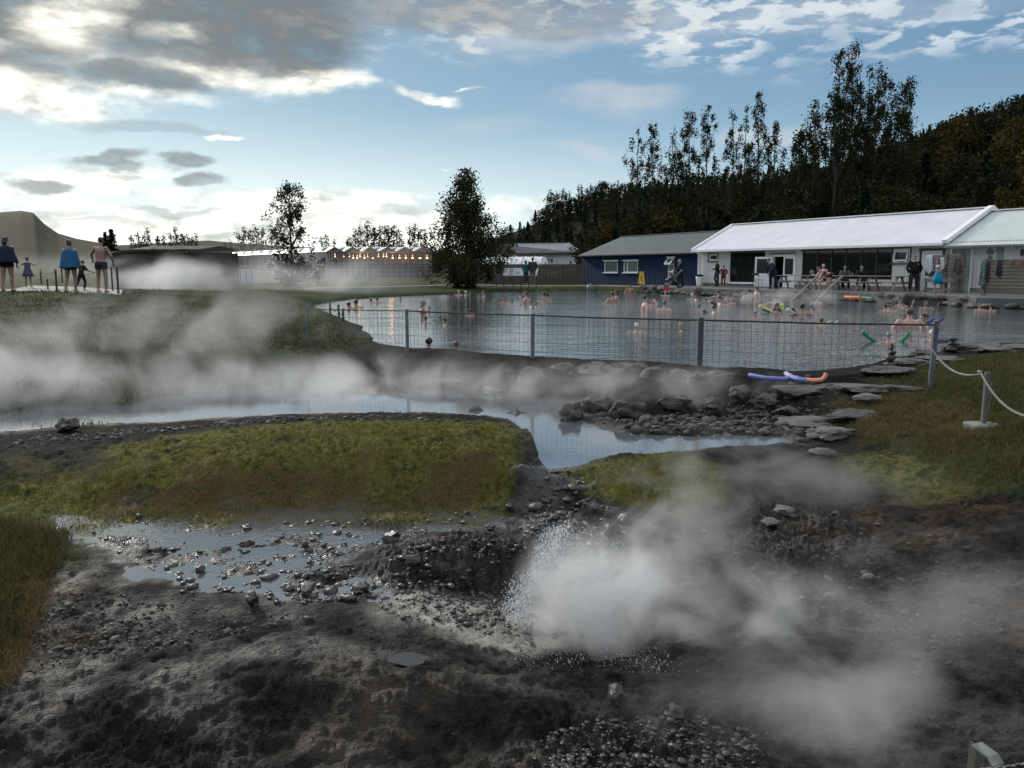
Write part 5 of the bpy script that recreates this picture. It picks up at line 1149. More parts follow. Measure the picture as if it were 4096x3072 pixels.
print('edge stones', k)
# single rocks of the foreground: px, py of the foot, z, width, height, label
FG = [(2368,2062,-.47,.17,.14,'large dark rock standing alone in the stream'),(2040,2030,-.5,.08,.06,'small round rock at the edge of the stream beside the moss'),(2262,1962,-.44,.06,.04,'little rock near the head of the stream'),(2455,2060,-.5,.14,.12,'dark rock below the second moss patch, by the stream'),(2500,2100,-.5,.12,.11,'rock leaning on its neighbour at the stream bank'),
      (2302,2125,-.53,.10,.09,'jagged black rock just above the spray'),(2432,2160,-.53,.07,.11,'upright narrow rock beside the spray, the thinner of a pair'),(2462,2155,-.53,.08,.11,'upright narrow rock beside the spray, the thicker of a pair'),(1960,2130,-.52,.09,.05,'low dark rock on the crest of the black mound'),
      (1570,2155,-.52,.18,.10,'dark flat-topped clod beside the grassy puddle'),(1005,2440,-.57,.09,.08,'smooth round black rock on the mud before the dome'),(272,2806,-.55,.06,.055,'pale round pebble sitting on the rock dome'),(1220,2205,-.56,.06,.05,'lone rock standing in the shallow mud water'),(985,2122,-.56,.11,.04,'long dark rock in the shallow mud water'),(275,1728,-.35,.32,.14,'dark triangular rock on the pond shore in the steam'),
      (2460,2812,-.63,.11,.09,'dark lump of gravel near the bottom edge'),(2700,2875,-.63,.10,.06,'half-buried stone in the steam near the bottom edge'),(1230,2390,-.57,.14,.06,'flat dark rock among the round pebbles'),(800,2300,-.57,.09,.05,'grey rock at the near rim of the mud water'),(560,2080,-.56,.08,.03,'thin dark rock in the bright strip of water'),(1650,2240,-.42,.12,.06,'black clinker on top of the black mound'),
      (3140,2075,-.5,.18,.08,'brown rounded rock in the soil above the black gravel'),(3080,2110,-.5,.16,.05,'flat brown rock beside the rounded one above the black gravel'),(3470,2320,-.55,.09,.04,'pale stone chip in the brown soil'),(1440,2385,-.58,.16,.06,'wet dark rock pair-like lump at the foot of the black mound'),(2580,1690,-.33,.16,.1,'larger stone on the gravel bar'),(1870,2050,-.53,.05,.03,'small dark stone on the narrow pale puddle')]
for i, (px, py, z, w_, h_, lb) in enumerate(FG): boulder(px, py, z, w_, h_, lb, 500+i, m=stone_m if i in (14, 20, 16) else (stone_wet if i not in (11, 23, 25, 21, 22) else stone_pale), name='rock', group='single rocks in the foreground', sub=3, sink=.12)
# stacked-stone cairns on the bank
def cairn(px, py, z, sizes, label):
    p = at(px, py, z); g_ = max(ground_z(p.x, p.y), .02); t = empty('stone_stack', (p.x, p.y, g_), 0, label, 'cairn'); zz = 0
    for i, (w_, h_) in enumerate(sizes):
        V, Fc = rock_arrays(2, 700+i+px, 1.0, .15, 5); me = fast_mesh('stacked_stone', V*np.array([w_/2, w_/2*.8, h_/2]), Fc, (stone_wet,)); o = link('stacked_stone', me, t, (random.uniform(-.008, .008), 0, zz+h_*.5)); zz += h_*.84
cairn(3564, 1460, .06, [(.22,.10),(.17,.12),(.12,.08),(.08,.08),(.05,.05)], 'tall thin stack of dark stones behind the mesh')
cairn(3812, 1398, .12, [(.26,.11),(.20,.10),(.16,.09)], 'thick short stack of dark stones on the large slab')
cairn(3687, 1440, .06, [(.09,.05),(.06,.04),(.03,.03)], 'tiny stack of stones beside the corner post')

# ------------------------------------------------------------------ wire mesh fence
def mesh_fence():
    tops = [(1223,1236),(1627,1243),(2131,1261),(2806,1280),(3738,1300)]; Ys = [15.2,14.4,12.9,11.56,10.4]
    T = [atY(px, py, Y) for (px, py), Y in zip(tops, Ys)]; r = empty('mesh_fence', (T[2].x, T[2].y, 0), 0, 'long low wire mesh fence with steel posts along the dam', 'fence')
    wd = [.03, .058, .062, .062, .060]
    for i, t in enumerate(T):
        q = MB(); g_ = ground_z(t.x, t.y)-.15; base = Vector((t.x, t.y, g_)); top = t+Vector((0, 0, .035 if i else 0)); 
        if i == 4: top = t+Vector((.02, 0, .06)); base.x -= .02
        q.box(((top.x+base.x)/2, t.y, (top.z+g_)/2), (wd[i], wd[i]*.8, top.z-g_), bev=.006); 
        if i == 3: q.box((top.x-.03, t.y-.01, (top.z+g_)/2), (.03, .03, top.z-g_-.02))
        for v in range(len(q.v)):
            w_ = Vector(q.v[v]); 
            if i == 4: w_.x += (w_.z-g_)*.02
            q.v[v] = w_
        ch(q, 'post', steel if i != 3 else mat('dark_grey_steel', (.055, .065, .075), .5), r)
    for i in range(4):
        a, b_ = T[i], T[i+1]; q = MB(); n_ = 10; pts = [a.lerp(b_, k/n_)+Vector((0, 0, -.010*math.sin(math.pi*k/n_)+random.uniform(-.002, .002))) for k in range(n_+1)]
        q.tube(pts, .0135 if i else .009, 6); ch(q, 'top_rail', steel_dark, r)
        V = MB(); L = (b_-a).length; nv = int(L/.085); rw = .0023
        low = [min(ground_z(a.lerp(b_, k/nv).x, a.lerp(b_, k/nv).y), .02) for k in range(nv+1)]
        for k in range(1, nv):
            p = a.lerp(b_, k/nv); wob = random.uniform(-.006, .006); V.tube([Vector((p.x, p.y, p.z+random.uniform(.0, .035))), Vector((p.x+wob, p.y+random.uniform(-.01, .01), (p.z+low[k])/2)), Vector((p.x+random.uniform(-.006, .006), p.y, low[k]))], rw, 4, caps=False)
        nh = 5 if i < 3 else 7; dz_ = .145
        for h_ in range(1, nh):
            pts = []
            for k in range(0, nv+1, 3):
                p = a.lerp(b_, min(1, k/nv)); z_ = p.z-dz_*h_+random.uniform(-.003, .003)
                if z_ > low[min(k, nv)]: pts.append(Vector((p.x, p.y-.004, z_)))
            if len(pts) > 2: V.tube(pts, rw, 4, caps=False)
        ch(V, 'wire_mesh', steel_dark, r)
mesh_fence()
# ------------------------------------------------------------------ chain posts
def chain(name, pts_fn, n_, m, label, cat, link_l=.032, thick=.0038):
    q = MB(); P_ = [pts_fn(i/n_) for i in range(n_+1)]
    for i in range(n_):
        a, b_ = P_[i], P_[i+1]; d_ = (b_-a); L = d_.length; d_.normalize(); up = Vector((0, 0, 1)) if i % 2 else Vector((0, 1, .3)).normalized(); s_ = d_.cross(up).normalized()*L*.36; d2 = d_*L*.62; c = (a+b_)/2; ring = [c+d2, c+d2*.55+s_, c-d2*.55+s_, c-d2, c-d2*.55-s_, c+d2*.55-s_, c+d2]; q.tube(ring, thick, 5, caps=False)
    o = q.build(name, m); return tagit(o, label, cat)
def sag(a, b_, s_): return lambda t: a.lerp(b_, t)+Vector((0, 0, -4*s_*t*(1-t)))
post_m = mat('grey_wood_post', (.13, .125, .11), .8, (.085, .08, .07), 6, .4, 40, .004, stretch=(1, 1, .15))
pb = at(3934, 1712, -.12); pt_ = atY(3921, 1488, pb.y)
q = MB(); q.box((pb.x-.005, pb.y, (pt_.z+pb.z)/2), (.042, .042, pt_.z-pb.z), bev=.004); cpz = empty('chain_post', tuple(pb), 0, 'thin grey chain post on a concrete block in the grass', 'post'); ch(q, 'shaft', post_m, cpz)
q = MB(); q.box((pb.x, pb.y+.02, pb.z-.02), (.30, .24, .14), Euler((0, .03, .2)), bev=.02); ch(q, 'block', mat('pale_concrete', (.20, .20, .19), .9, (.13, .13, .12), 6, .5, 40, .004), cpz)
q = MB(); q.box((pb.x+.022, pb.y-.02, pb.z+.33), (.028, .012, .30)); ch(q, 'stake', post_m, cpz)
q = MB(); q.lathe([(.001, .02), (.02, .012), (.022, 0)], (pt_.x-.005, pb.y, pt_.z), 10); ch(q, 'cap', steel, cpz)
chm = mat('chain_steel', (.26, .26, .25), .45, metal=.4)
ca = atY(3729, 1398, 10.38); chain('chain', sag(ca, pt_-Vector((0, 0, .02)), .115), 96, chm, 'pale chain sagging from the mesh fence corner to the thin post', 'chain')
ce = atY(4260, 1640, 5.6); chain('chain', sag(pt_-Vector((0, 0, .0)), ce, .20), 120, chm, 'pale chain running from the thin post out of the picture', 'chain')
# steel marker post at the bottom corner: bent plate with the chain hooked behind it
def corner_post():
    def pp(px, py, Y): return atY(px, py, Y)
    A_ = pp(3887, 2977, 2.10); B_ = pp(3928, 2967, 2.17); C_ = pp(3994, 3015, 2.13); D_ = pp(3950, 3025, 2.05)
    r = empty('marker_post', (C_.x, C_.y, -.65), 0, 'bent grey steel post top at the bottom corner with a chain hooked behind', 'post'); th = Vector((0, 0, -.006))
    q = MB(); E_ = D_+Vector((.012, -.012, -.022)); F_ = C_+Vector((.012, -.010, -.022)); g_ = Vector((.006, -.004, -.75))
    q.add([A_, B_, C_, D_, A_+th, B_+th, C_+th, D_+th], [(0,1,2,3),(7,6,5,4),(0,4,5,1),(1,5,6,2),(3,7,4,0)], 0, False)
    q.add([D_, C_, F_, E_, D_+th, C_+th, F_+Vector((-.006, .004, 0)), E_+Vector((-.006, .004, 0))], [(0,1,2,3),(7,6,5,4),(1,5,6,2),(0,3,7,4)], 0, True)
    q.add([E_, F_, F_+g_, E_+g_, E_+Vector((-.006, .004, 0)), F_+Vector((-.006, .004, 0)), F_+g_+Vector((-.006, .004, 0)), E_+g_+Vector((-.006, .004, 0))], [(0,1,2,3),(7,6,5,4),(0,4,7,3),(1,2,6,5),(3,7,6,2)], 0, False)
    ch(q, 'plate', mat('brushed_steel_plate', (.30, .31, .27), .5, (.22, .23, .20), 30, .1, 90, .001, metal=.35), r)
    q = MB(); m1 = A_.lerp(D_, .30)+th; m2 = A_.lerp(D_, .85)+th; q.add([m1, m2, m2+Vector((0, .02, -.70)), m1+Vector((0, .02, -.70)), m1+Vector((.01, .05, 0)), m2+Vector((.01, .05, 0)), m2+Vector((.01, .07, -.70)), m1+Vector((.01, .07, -.70))], [(0,1,2,3),(7,6,5,4),(0,3,7,4),(1,5,6,2),(0,4,5,1)]); ch(q, 'rear_flange', mat('dull_green_steel', (.05, .055, .045), .6), r)
    a = pp(3925, 3078, 2.0); b_ = pp(4180, 3035, 1.9); chain('chain', sag(a, b_, .006), 14, mat('dark_chain_steel', (.12, .12, .11), .4, metal=.6), 'dark heavy chain crossing the bottom corner behind the bent post', 'chain', thick=.0036)
corner_post()
# small rope posts
wood_post = mat('brown_round_post', (.055, .045, .036), .85, (.035, .03, .025), 5, .4, 30, .004)
def rpost(px, ytop, ybot, z, label, r_=.035, Y=None):
    p = at(px, ybot, z) if Y is None else atY(px, ybot, Y); t = atY(px, ytop, p.y); q = MB(); q.tube([Vector((p.x, p.y, p.z-.15)), Vector((p.x, p.y, (p.z+t.z)/2)), Vector((p.x, p.y, t.z))], [r_*1.05, r_, r_*.95], 8); q.lathe([(r_*1.08, 0), (r_*1.08, .03), (.001, .035)], (p.x, p.y, t.z-.01), 8); o = q.build('rope_post', wood_post); tagit(o, label, 'post', 'rope posts beside the walkway'); return Vector((p.x, p.y, t.z-.05))
RP = [rpost(228, 1081, 1166, .70, 'thick rope post nearest the blue towel person'), rpost(192, 1118, 1157, .72, 'short stubby rope post left of the thick one', .03), rpost(165, 1082, 1125, .6, 'rope post behind the walkway near the child', .035, 38), rpost(249, 1073, 1120, .6, 'rope post behind the walkway beside the towel', .035, 39),
      rpost(432, 1071, 1150, .68, 'rope post under the pointing hand', .03), rpost(451, 1071, 1166, .69, 'rope post between its two neighbours at the walkway end', .03), rpost(474, 1072, 1177, .69, 'tall dark rope post at the walkway end, before the hut', .036)]
RQ = [rpost(1321, 1216, 1259, .2, 'rope post on the mound edge with the rope end, by the lagoon', .028), rpost(1356, 1222, 1275, .12, 'middle rope post of three at the lagoon corner', .028), rpost(1373, 1237, 1285, .1, 'nearest rope post of three at the lagoon corner', .03)]
rope_m = mat('dark_rope', (.05, .045, .04), .9)
def rope(a, b_, s_, label, r_=.011):
    q = MB(); f = sag(a, b_, s_); q.tube([f(i/12) for i in range(13)], r_, 5); tagit(q.build('rope', rope_m), label, 'rope')
rope(RQ[0], RQ[1], .12, 'rope sagging between the first two posts at the lagoon corner'); rope(RQ[1], RQ[2], .16, 'rope hanging loose between the last two posts at the lagoon corner')
rope(RP[2], RP[0], .10, 'rope between the far post and the thick post on the mound'); rope(RP[4], RP[3], .25, 'rope hanging behind the pointing man')

# ------------------------------------------------------------------ grass and moss tufts (uncountable)
def blades(name, P_, h, w, m, label, lean=.35, seed=1, cat='grass'):
    r = np.random.default_rng(seed); cl_ = fbm(P_[:, 0], P_[:, 1], 2.4, 4, .6, seed+200)+.55; P_ = P_[(r.uniform(0, .55, len(P_)) < cl_)]; n_ = len(P_); a = r.uniform(0, 6.28, n_); hh = h*r.uniform(.5, 1.4, n_); ww = w*r.uniform(.7, 1.3, n_); dxy = r.normal(0, lean, (n_, 2))*hh[:, None]
    s_ = np.stack([np.cos(a)*ww, np.sin(a)*ww, np.zeros(n_)], 1); B0 = P_-s_; B1_ = P_+s_; mid_ = P_+np.c_[dxy*.35, hh*.6]; T_ = P_+np.c_[dxy, hh]
    V = np.stack([B0, B1_, mid_+s_*.6, T_, mid_-s_*.6], 1).reshape(-1, 3); Fq = np.arange(n_)[:, None]*5+np.array([[0, 1, 2, 3, 4]])
    o = link(name, fast_mesh(name, V, Fq, (m,))); tagit(o, label, cat, kind='stuff'); return o
g_green = leaf_mat('grass_green', (.028, .038, .015), (.05, .058, .024), (.085, .080, .038)); g_red = leaf_mat('grass_red', (.10, .068, .032), (.17, .11, .052), (.20, .17, .08)); g_moss = leaf_mat('moss_tips', (.070, .076, .016), (.14, .145, .030), (.22, .205, .06))
g_olive = leaf_mat('grass_olive', (.060, .068, .026), (.10, .094, .038), (.13, .10, .045))
def jig(P_, s_=.004): return P_
slope = [(3400,1560),(3600,1500),(3800,1470),(4300,1430),(4600,1900),(4000,1870),(3700,1790),(3480,1710),(3380,1640)]
blades('bank_grass', in_px_poly(30000, slope, -.1, 21), .055, .0035, g_olive, 'olive and green grass on the bank by the chain post', seed=2)
blades('bank_grass_rusty', in_px_poly(14000, [(3380,1640),(3600,1600),(3900,1640),(4000,1800),(3700,1790),(3450,1720)], -.2, 22), .05, .003, g_red, 'rusty red grass low on the bank by the stream', seed=3)
blades('moss_grass', in_px_poly(26000, [(-100,1840),(450,1800),(900,1750),(1700,1700),(2050,1740),(2060,1900),(1900,1975),(1000,1980),(300,2000),(-100,2040)], -.25, 23), .022, .0022, g_moss, 'short yellow-green moss tips over the moss mound', lean=.6, seed=4, cat='moss')
blades('rusty_moss_grass', in_px_poly(11000, [(300,1960),(700,1890),(1300,1880),(1900,1850),(2010,1900),(1900,1950),(1200,1960),(700,1990)], -.3, 24, .05), .028, .0022, g_red, 'rusty brown grass on the near slope of the moss mound', seed=5)
blades('corner_grass', in_px_poly(11000, [(-200,2070),(100,2060),(310,2110),(270,2250),(140,2380),(60,2560),(-200,2700)], -.5, 25, .05),   .075, .0026, g_olive, 'long olive grass tuft at the picture edge beside the mud', seed=6)
blades('corner_grass_rusty', in_px_poly(9000, [(-200,2350),(240,2260),(190,2480),(60,2700),(-200,2760)], -.5, 26, .08), .045, .0026, g_red, 'rusty grass below the olive tuft at the picture edge', seed=7)
blades('second_moss_grass', in_px_poly(13000, [(2330,1890),(2480,1855),(2700,1840),(2860,1880),(2870,1990),(2700,2010),(2480,1990)], -.4, 27), .022, .002, g_moss, 'mossy grass of the patch right of the stream', lean=.6, seed=8, cat='moss')
blades('hill_grass', in_px_poly(42000, [(-200,1190),(500,1195),(1240,1232),(1470,1360),(1300,1430),(900,1470),(400,1550),(-200,1560)], .1, 28), .07, .006, g_green, 'green grass over the mound left of the lagoon', seed=9)
blades('puddle_reeds', in_px_poly(260, [(1400,2060),(1500,2080),(1640,2075),(1760,2080),(1740,2110),(1560,2130),(1440,2110)], -.54, 29), .07, .0028, g_olive, 'thin green reeds standing in the small bright puddle', lean=.25, seed=10)
# small bright puddles
def puddle(name, poly, z, label=None):
    bm = bmesh.new(); P_ = [at(px, py, z) for px, py in poly]; f = bm.faces.new([bm.verts.new(p) for p in P_]); bmesh.ops.triangulate(bm, faces=[f]); me = bpy.data.meshes.new(name); bm.to_mesh(me); bm.free(); me.materials.append(mud_m)
    if me.polygons[0].normal.z < 0: me.flip_normals()
    o = link(name, me); tagit(o, kind='structure'); return o
# ------------------------------------------------------------------ spray of the hot spring
dr_m, n, b = pmat('water_drops'); b.inputs['Base Color'].default_value = (.95, .96, .97, 1); b.inputs['Roughness'].default_value = .12; b.inputs['Transmission Weight'].default_value = .25; b.inputs['IOR'].default_value = 1.33
def spray():
    r = np.random.default_rng(9); pts = []; szs = []
    def cl(n_, fx, smin, smax):
        for _ in range(n_):
            px, py, Y = fx(); p = atY(px, py, Y)
            if p.z < -.70: continue
            pts.append((p.x, p.y, p.z)); szs.append(r.uniform(smin, smax)*(1 if r.uniform() > .1 else 1.7))
    Yv = vx.y
    def f1():   # steep left edge of the jet
        t = r.uniform(); return 2120+120*t**1.5*1.0+r.normal(0, 30)-(60*math.exp(-((t-.15)/.25)**2)), 2490-380*t+r.normal(0, 14), Yv+r.normal(0, .10)
    def f2():   # fan to the right
        a = r.uniform(.15, 1.45); d_ = r.uniform(.15, 1)**.7*520; return 2170+d_*math.cos(a)*1.0, 2480-d_*math.sin(a)*.75, Yv+r.normal(0, .15)
    def f3():   # low splash in front
        return 2050+r.uniform(0, 1)*620+r.normal(0, 20), 2640+r.normal(0, 35)+60*r.uniform()**2, Yv-.25+r.normal(0, .10)
    def f4(): return 2000+r.gamma(2, 40), 2300+r.uniform(0, 220), Yv+r.normal(0, .12)
    def f5(): return 2620+r.normal(0, 70), 2700+r.normal(0, 28), Yv-.4+r.normal(0, .05)
    cl(3600, f1, .0007, .0024); cl(1800, f2, .0006, .0020); cl(1300, f3, .0006, .0018); cl(220, f4, .001, .003); cl(300, f5, .0008, .002)
    V, Fc = ICO[1]; pts = np.array(pts); szs = np.array(szs); n_ = len(pts); el_ = r.uniform(.9, 3.2, n_)
    VV = (V[None]*np.stack([szs, szs, szs*el_], 1)[:, None, :]+pts[:, None, :]).reshape(-1, 3); FF = (Fc[None]+np.arange(n_)[:, None, None]*len(V)).reshape(-1, 3)
    o = link('water_spray', fast_mesh('water_spray', VV, FF, (dr_m,), smooth=True)); tagit(o, 'burst of boiling water drops thrown up by the hot spring', 'spray', kind='stuff')
spray()
# ------------------------------------------------------------------ people
skin_l = mat('fair_skin', (.42, .27, .21), .5, (.36, .22, .17), 6, subsurface=0) if False else mat('fair_skin', (.36, .255, .205), .5, (.30, .20, .16), 6)
skin_m = mat('tan_skin', (.28, .165, .115), .5, (.22, .13, .09), 6); skin_p = mat('pink_skin', (.42, .26, .215), .5, (.36, .21, .175), 6)
HAIR = {'dark': mat('dark_hair', (.014, .011, .010), .55, bump=.6, bscale=120, bdist=.004), 'brown': mat('brown_hair', (.060, .035, .022), .55, bump=.6, bscale=120, bdist=.004), 'blond': mat('blond_hair', (.30, .23, .13), .55, bump=.6, bscale=120, bdist=.004), 'white': mat('white_hair', (.55, .54, .51), .6, bump=.6, bscale=120, bdist=.004), 'grey': mat('grey_hair', (.24, .23, .22), .6, bump=.6, bscale=120, bdist=.004)}
cloth = lambda nm, c, c2=None: mat(nm, c, .85, c2, 9, .5, 35, .006, spec=.2)
C_navy = cloth('navy_cloth', (.012, .020, .045)); C_black = cloth('black_cloth', (.010, .010, .012)); C_blue = cloth('blue_towel', (.020, .11, .22), (.016, .085, .17)); C_grey = cloth('grey_cloth', (.085, .085, .09)); C_dgrey = cloth('dark_grey_cloth', (.035, .035, .042)); C_red = cloth('rust_red_cloth', (.16, .045, .030)); C_turq = cloth('turquoise_cloth', (.008, .26, .42), (.006, .20, .34)); C_white = cloth('white_cloth', (.60, .60, .62)); C_khaki = cloth('khaki_cloth', (.11, .10, .075)); C_purple = cloth('purple_cloth', (.07, .065, .12)); C_teal = cloth('teal_cloth', (.015, .085, .085)); C_greenpat = cloth('green_patterned_cloth', (.03, .10, .09), (.20, .22, .21))
class Body:
    """human figure from tapering rings, fused to one skin by a voxel remesh; local frame: faces -Y, feet at z=0"""
    def __init__(s, Hh=1.75, fat=1.0, lean=(0, 0, 1), larm=None, rarm=None, lleg=None, rleg=None, head=(0, 0), hipz=None, sh=1.0):
        s.H = Hh; s.fat = fat; q = Hh/1.75; s.q = q
        L = Vector(lean).normalized(); s.hip = Vector((0, 0, hipz if hipz is not None else .93*q))
        side = Vector((1, 0, 0)); s.L = L; s.F = side.cross(L).normalized()*-1   # forward
        if s.F.y > 0: s.F = -s.F
        s.chest = s.hip + L*.36*q; s.neck = s.hip + L*.53*q; s.headc = s.neck + (L*.6+Vector((0, 0, .4))).normalized()*.165*q + s.F*.015*q
        hw = .185*q*sh*(.5+.5*fat); s.sh = {sg: s.hip+L*.475*q+side*sg*hw for sg in (-1, 1)}; s.hj = {sg: s.hip+side*sg*.092*q for sg in (-1, 1)}
        dn = Vector((0, 0, -1)); s.arm = {}; s.leg = {}
        for sg, a in ((-1, larm), (1, rarm)):
            u, f = a if a else ((sg*.18, 0, -1), (sg*.08, -.15, -1)); u = Vector(u).normalized(); f = Vector(f).normalized()
            e = s.sh[sg]+u*.29*q; w = e+f*.255*q; s.arm[sg] = (e, w, f)
        for sg, a in ((-1, lleg), (1, rleg)):
            u, f = a if a else ((sg*.04, 0, -1), (0, .03, -1)); u = Vector(u).normalized(); f = Vector(f).normalized()
            k = s.hj[sg]+u*.43*q; an = k+f*.41*q; s.leg[sg] = (k, an, f)
        s.head = head
    def ellipsoid(s, mb, c, rx, ry, rz, rot=None, n=14, m_=9):
        mb.lathe([(max(1e-4, math.sin(math.pi*i/m_)), -math.cos(math.pi*i/m_)) for i in range(m_+1)], (0, 0, 0), n); k = n*(m_+1)
        R = rot or Matrix.Identity(3)
        for i in range(len(mb.v)-k, len(mb.v)): v = Vector(mb.v[i]); mb.v[i] = tuple(R @ Vector((v.x*rx, v.y*ry, v.z*rz))+c)
        # close poles by tiny caps
        b_ = len(mb.v)-k; mb.f.append(tuple(b_+j for j in range(n))[::-1]); mb.mi.append(0); mb.sm.append(True); mb.f.append(tuple(b_+k-n+j for j in range(n))); mb.mi.append(0); mb.sm.append(True)
    def torso(s, mb, infl=0.0, z0=-.06, z1=.50, belly=0.0):
        q, f = s.q, s.fat; prof = [(-.09, .13, .105), (-.03, .165, .115), (.05, .158, .112), (.14, .142, .102), (.24, .155, .110), (.34, .172, .118), (.42, .178, .108), (.475, .150, .085), (.52, .062, .060), (.56, .052, .056)]
        n = 16; V = []; rows = []
        pr = [p for p in prof if z0-.04 <= p[0] <= z1+.05]
        for (t, a, b_) in pr:
            c = s.hip+s.L*t*q+s.F*(-.012+(belly*.06 if .0 < t < .3 else 0))*q
            rows.append([c+Vector((1, 0, 0))*math.cos(2*math.pi*k/n)*(a*(.45+.55*f)*q+infl)+s.F*math.sin(2*math.pi*k/n)*(b_*f*q+infl+(belly*.05*q if .0 < t < .3 else 0)) for k in range(n)])
        V = [v for r_ in rows for v in r_]; m_ = len(rows)
        mb.add(V, [(i*n+k, i*n+(k+1) % n, (i+1)*n+(k+1) % n, (i+1)*n+k) for i in range(m_-1) for k in range(n)]+[tuple(range(n))[::-1], tuple(range((m_-1)*n, m_*n))], 0, True)
    def limbs(s, mb, arms=True, legs=True, infl=0.0, upto=1.0, lupto=1.0):
        q = s.q; f = .5+.5*s.fat
        if arms:
            for sg in (-1, 1):
                e, w, d_ = s.arm[sg]; a = s.sh[sg]
                pts = [a-Vector((sg*.03*q, 0, 0)), a.lerp(e, .35), e, e.lerp(w, .35), w]; rr_ = [.058, .050, .040, .038, .026]
                if upto < 1: pts = pts[:3]; rr_ = rr_[:3]
                mb.tube(pts, [x*q*f+infl for x in rr_], 10); s.ellipsoid(mb, a, .060*q*f+infl, .058*q*f+infl, .056*q*f+infl)
        if legs:
            for sg in (-1, 1):
                k, an, d_ = s.leg[sg]; a = s.hj[sg]
                pts = [a+Vector((0, 0, .03)), a.lerp(k, .35), k, k.lerp(an, .30), an]; rr_ = [.098, .084, .056, .056, .036]
                if lupto < 1: pts = [a+Vector((0, 0, .03)), a.lerp(k, .35), a.lerp(k, lupto)]; rr_ = [.100, .092, .085]
                mb.tube(pts, [x*q*f+infl for x in rr_], 10)
    def feet(s, mb, infl=0.0):
        q = s.q
        for sg in (-1, 1):
            k, an, d_ = s.leg[sg]; c = an+Vector((0, -.06*q, -.035*q)); s.ellipsoid(mb, c, .045*q+infl, .125*q+infl, .036*q+infl); s.ellipsoid(mb, an+Vector((0, .01, -.02*q)), .040*q+infl, .05*q+infl, .05*q+infl)
    def skull(s, mb):
        q = s.q; yaw, pit = s.head; R = (Matrix.Rotation(math.radians(yaw), 3, 'Z') @ Matrix.Rotation(math.radians(pit), 3, 'X')); c = s.headc; s.hR = R
        s.ellipsoid(mb, c+R @ Vector((0, .008*q, .025*q)), .076*q, .094*q, .092*q, R); s.ellipsoid(mb, c+R @ Vector((0, -.030*q, -.045*q)), .054*q, .058*q, .066*q, R)
        s.ellipsoid(mb, c+R @ Vector((0, -.092*q, -.008*q)), .013*q, .022*q, .026*q, R)
        s.ellipsoid(mb, c+R @ Vector((0, -.074*q, .022*q)), .050*q, .018*q, .014*q, R); s.ellipsoid(mb, c+R @ Vector((0, -.082*q, -.052*q)), .024*q, .012*q, .010*q, R)
        for sg in (-1, 1): s.ellipsoid(mb, c+R @ Vector((sg*.078*q, .012*q, .0)), .012*q, .020*q, .030*q, R)
        mb.tube([s.neck-s.L*.05*q, s.neck+s.L*.02*q, c-Vector((0, 0, .03*q))], [.060*q, .052*q, .050*q], 12)
    def hands(s, mb, out, curl=.5, point=None):
        q = s.q
        for sg in (-1, 1):
            e, w, f = s.arm[sg]; side = Vector((sg, 0, 0)); nrm = f.cross(Vector((0, 1, 0))); 
            if nrm.length < .2: nrm = f.cross(Vector((1, 0, 0)))
            nrm.normalize(); across = f.cross(nrm).normalized(); R = Matrix((across, nrm, f)).transposed()
            s.ellipsoid(mb, w+f*.045*q, .040*q, .018*q, .055*q, R)
            for i, ln in enumerate((.066, .074, .070, .056)):
                b_ = w+f*.082*q+across*(-.028+.019*i)*q; c_ = curl if not (point == sg and i == 0) else 0
                if point == sg and i > 0: c_ = 1.5
                d2 = (f*math.cos(c_)+nrm*math.sin(c_)*sg).normalized(); d3 = (f*math.cos(2*c_)+nrm*math.sin(2*c_)*sg).normalized()
                out.tube([b_-f*.03*q, b_, b_+d2*ln*.5*q, b_+d2*ln*.5*q+d3*ln*.5*q], [.0095*q, .009*q, .008*q, .006*q], 6)
            th = w+f*.03*q-across*.034*q; td = (f*.7-across*.75).normalized(); out.tube([th+across*.02*q, th, th+td*.03*q, th+(td*.5+f*.5).normalized()*.058*q], [.011*q, .011*q, .0095*q, .007*q], 6)
def remesh(mb, voxel, smooth_it=2):
    me = bpy.data.meshes.new('tmp'); me.from_pydata([tuple(v) for v in mb.v], [], mb.f); o = bpy.data.objects.new('tmp', me); COL.objects.link(o)
    bm = bmesh.new(); bm.from_mesh(me); bmesh.ops.recalc_face_normals(bm, faces=bm.faces); bm.to_mesh(me); bm.free()
    m = o.modifiers.new('r', 'REMESH'); m.mode = 'VOXEL'; m.voxel_size = voxel; sm_ = o.modifiers.new('s', 'SMOOTH'); sm_.factor = .5; sm_.iterations = smooth_it
    dg = bpy.context.evaluated_depsgraph_get(); dg.update(); e = o.evaluated_get(dg); res = bpy.data.meshes.new_from_object(e); bpy.data.objects.remove(o); bpy.data.meshes.remove(me); return res
def join_mesh(me, extra):
    bm = bmesh.new(); bm.from_mesh(me); me2 = bpy.data.meshes.new('t2'); me2.from_pydata([tuple(v) for v in extra.v], [], extra.f); bm.from_mesh(me2); bmesh.ops.recalc_face_normals(bm, faces=bm.faces); bm.to_mesh(me); bm.free(); bpy.data.meshes.remove(me2); return me
def body_mesh(B, voxel=.014, hands=True, point=None, curl=.5, belly=0, legs=True, classify=None, mats=None):
    mb = MB(); B.torso(mb, 0, belly=belly); B.limbs(mb, True, legs); 
    if legs: B.feet(mb)
    B.skull(mb); ex = MB()
    if hands: B.hands(mb, ex, curl, point)
    me = remesh(mb, voxel)
    if hands: join_mesh(me, ex)
    me.polygons.foreach_set('use_smooth', np.ones(len(me.polygons), bool))
    return me
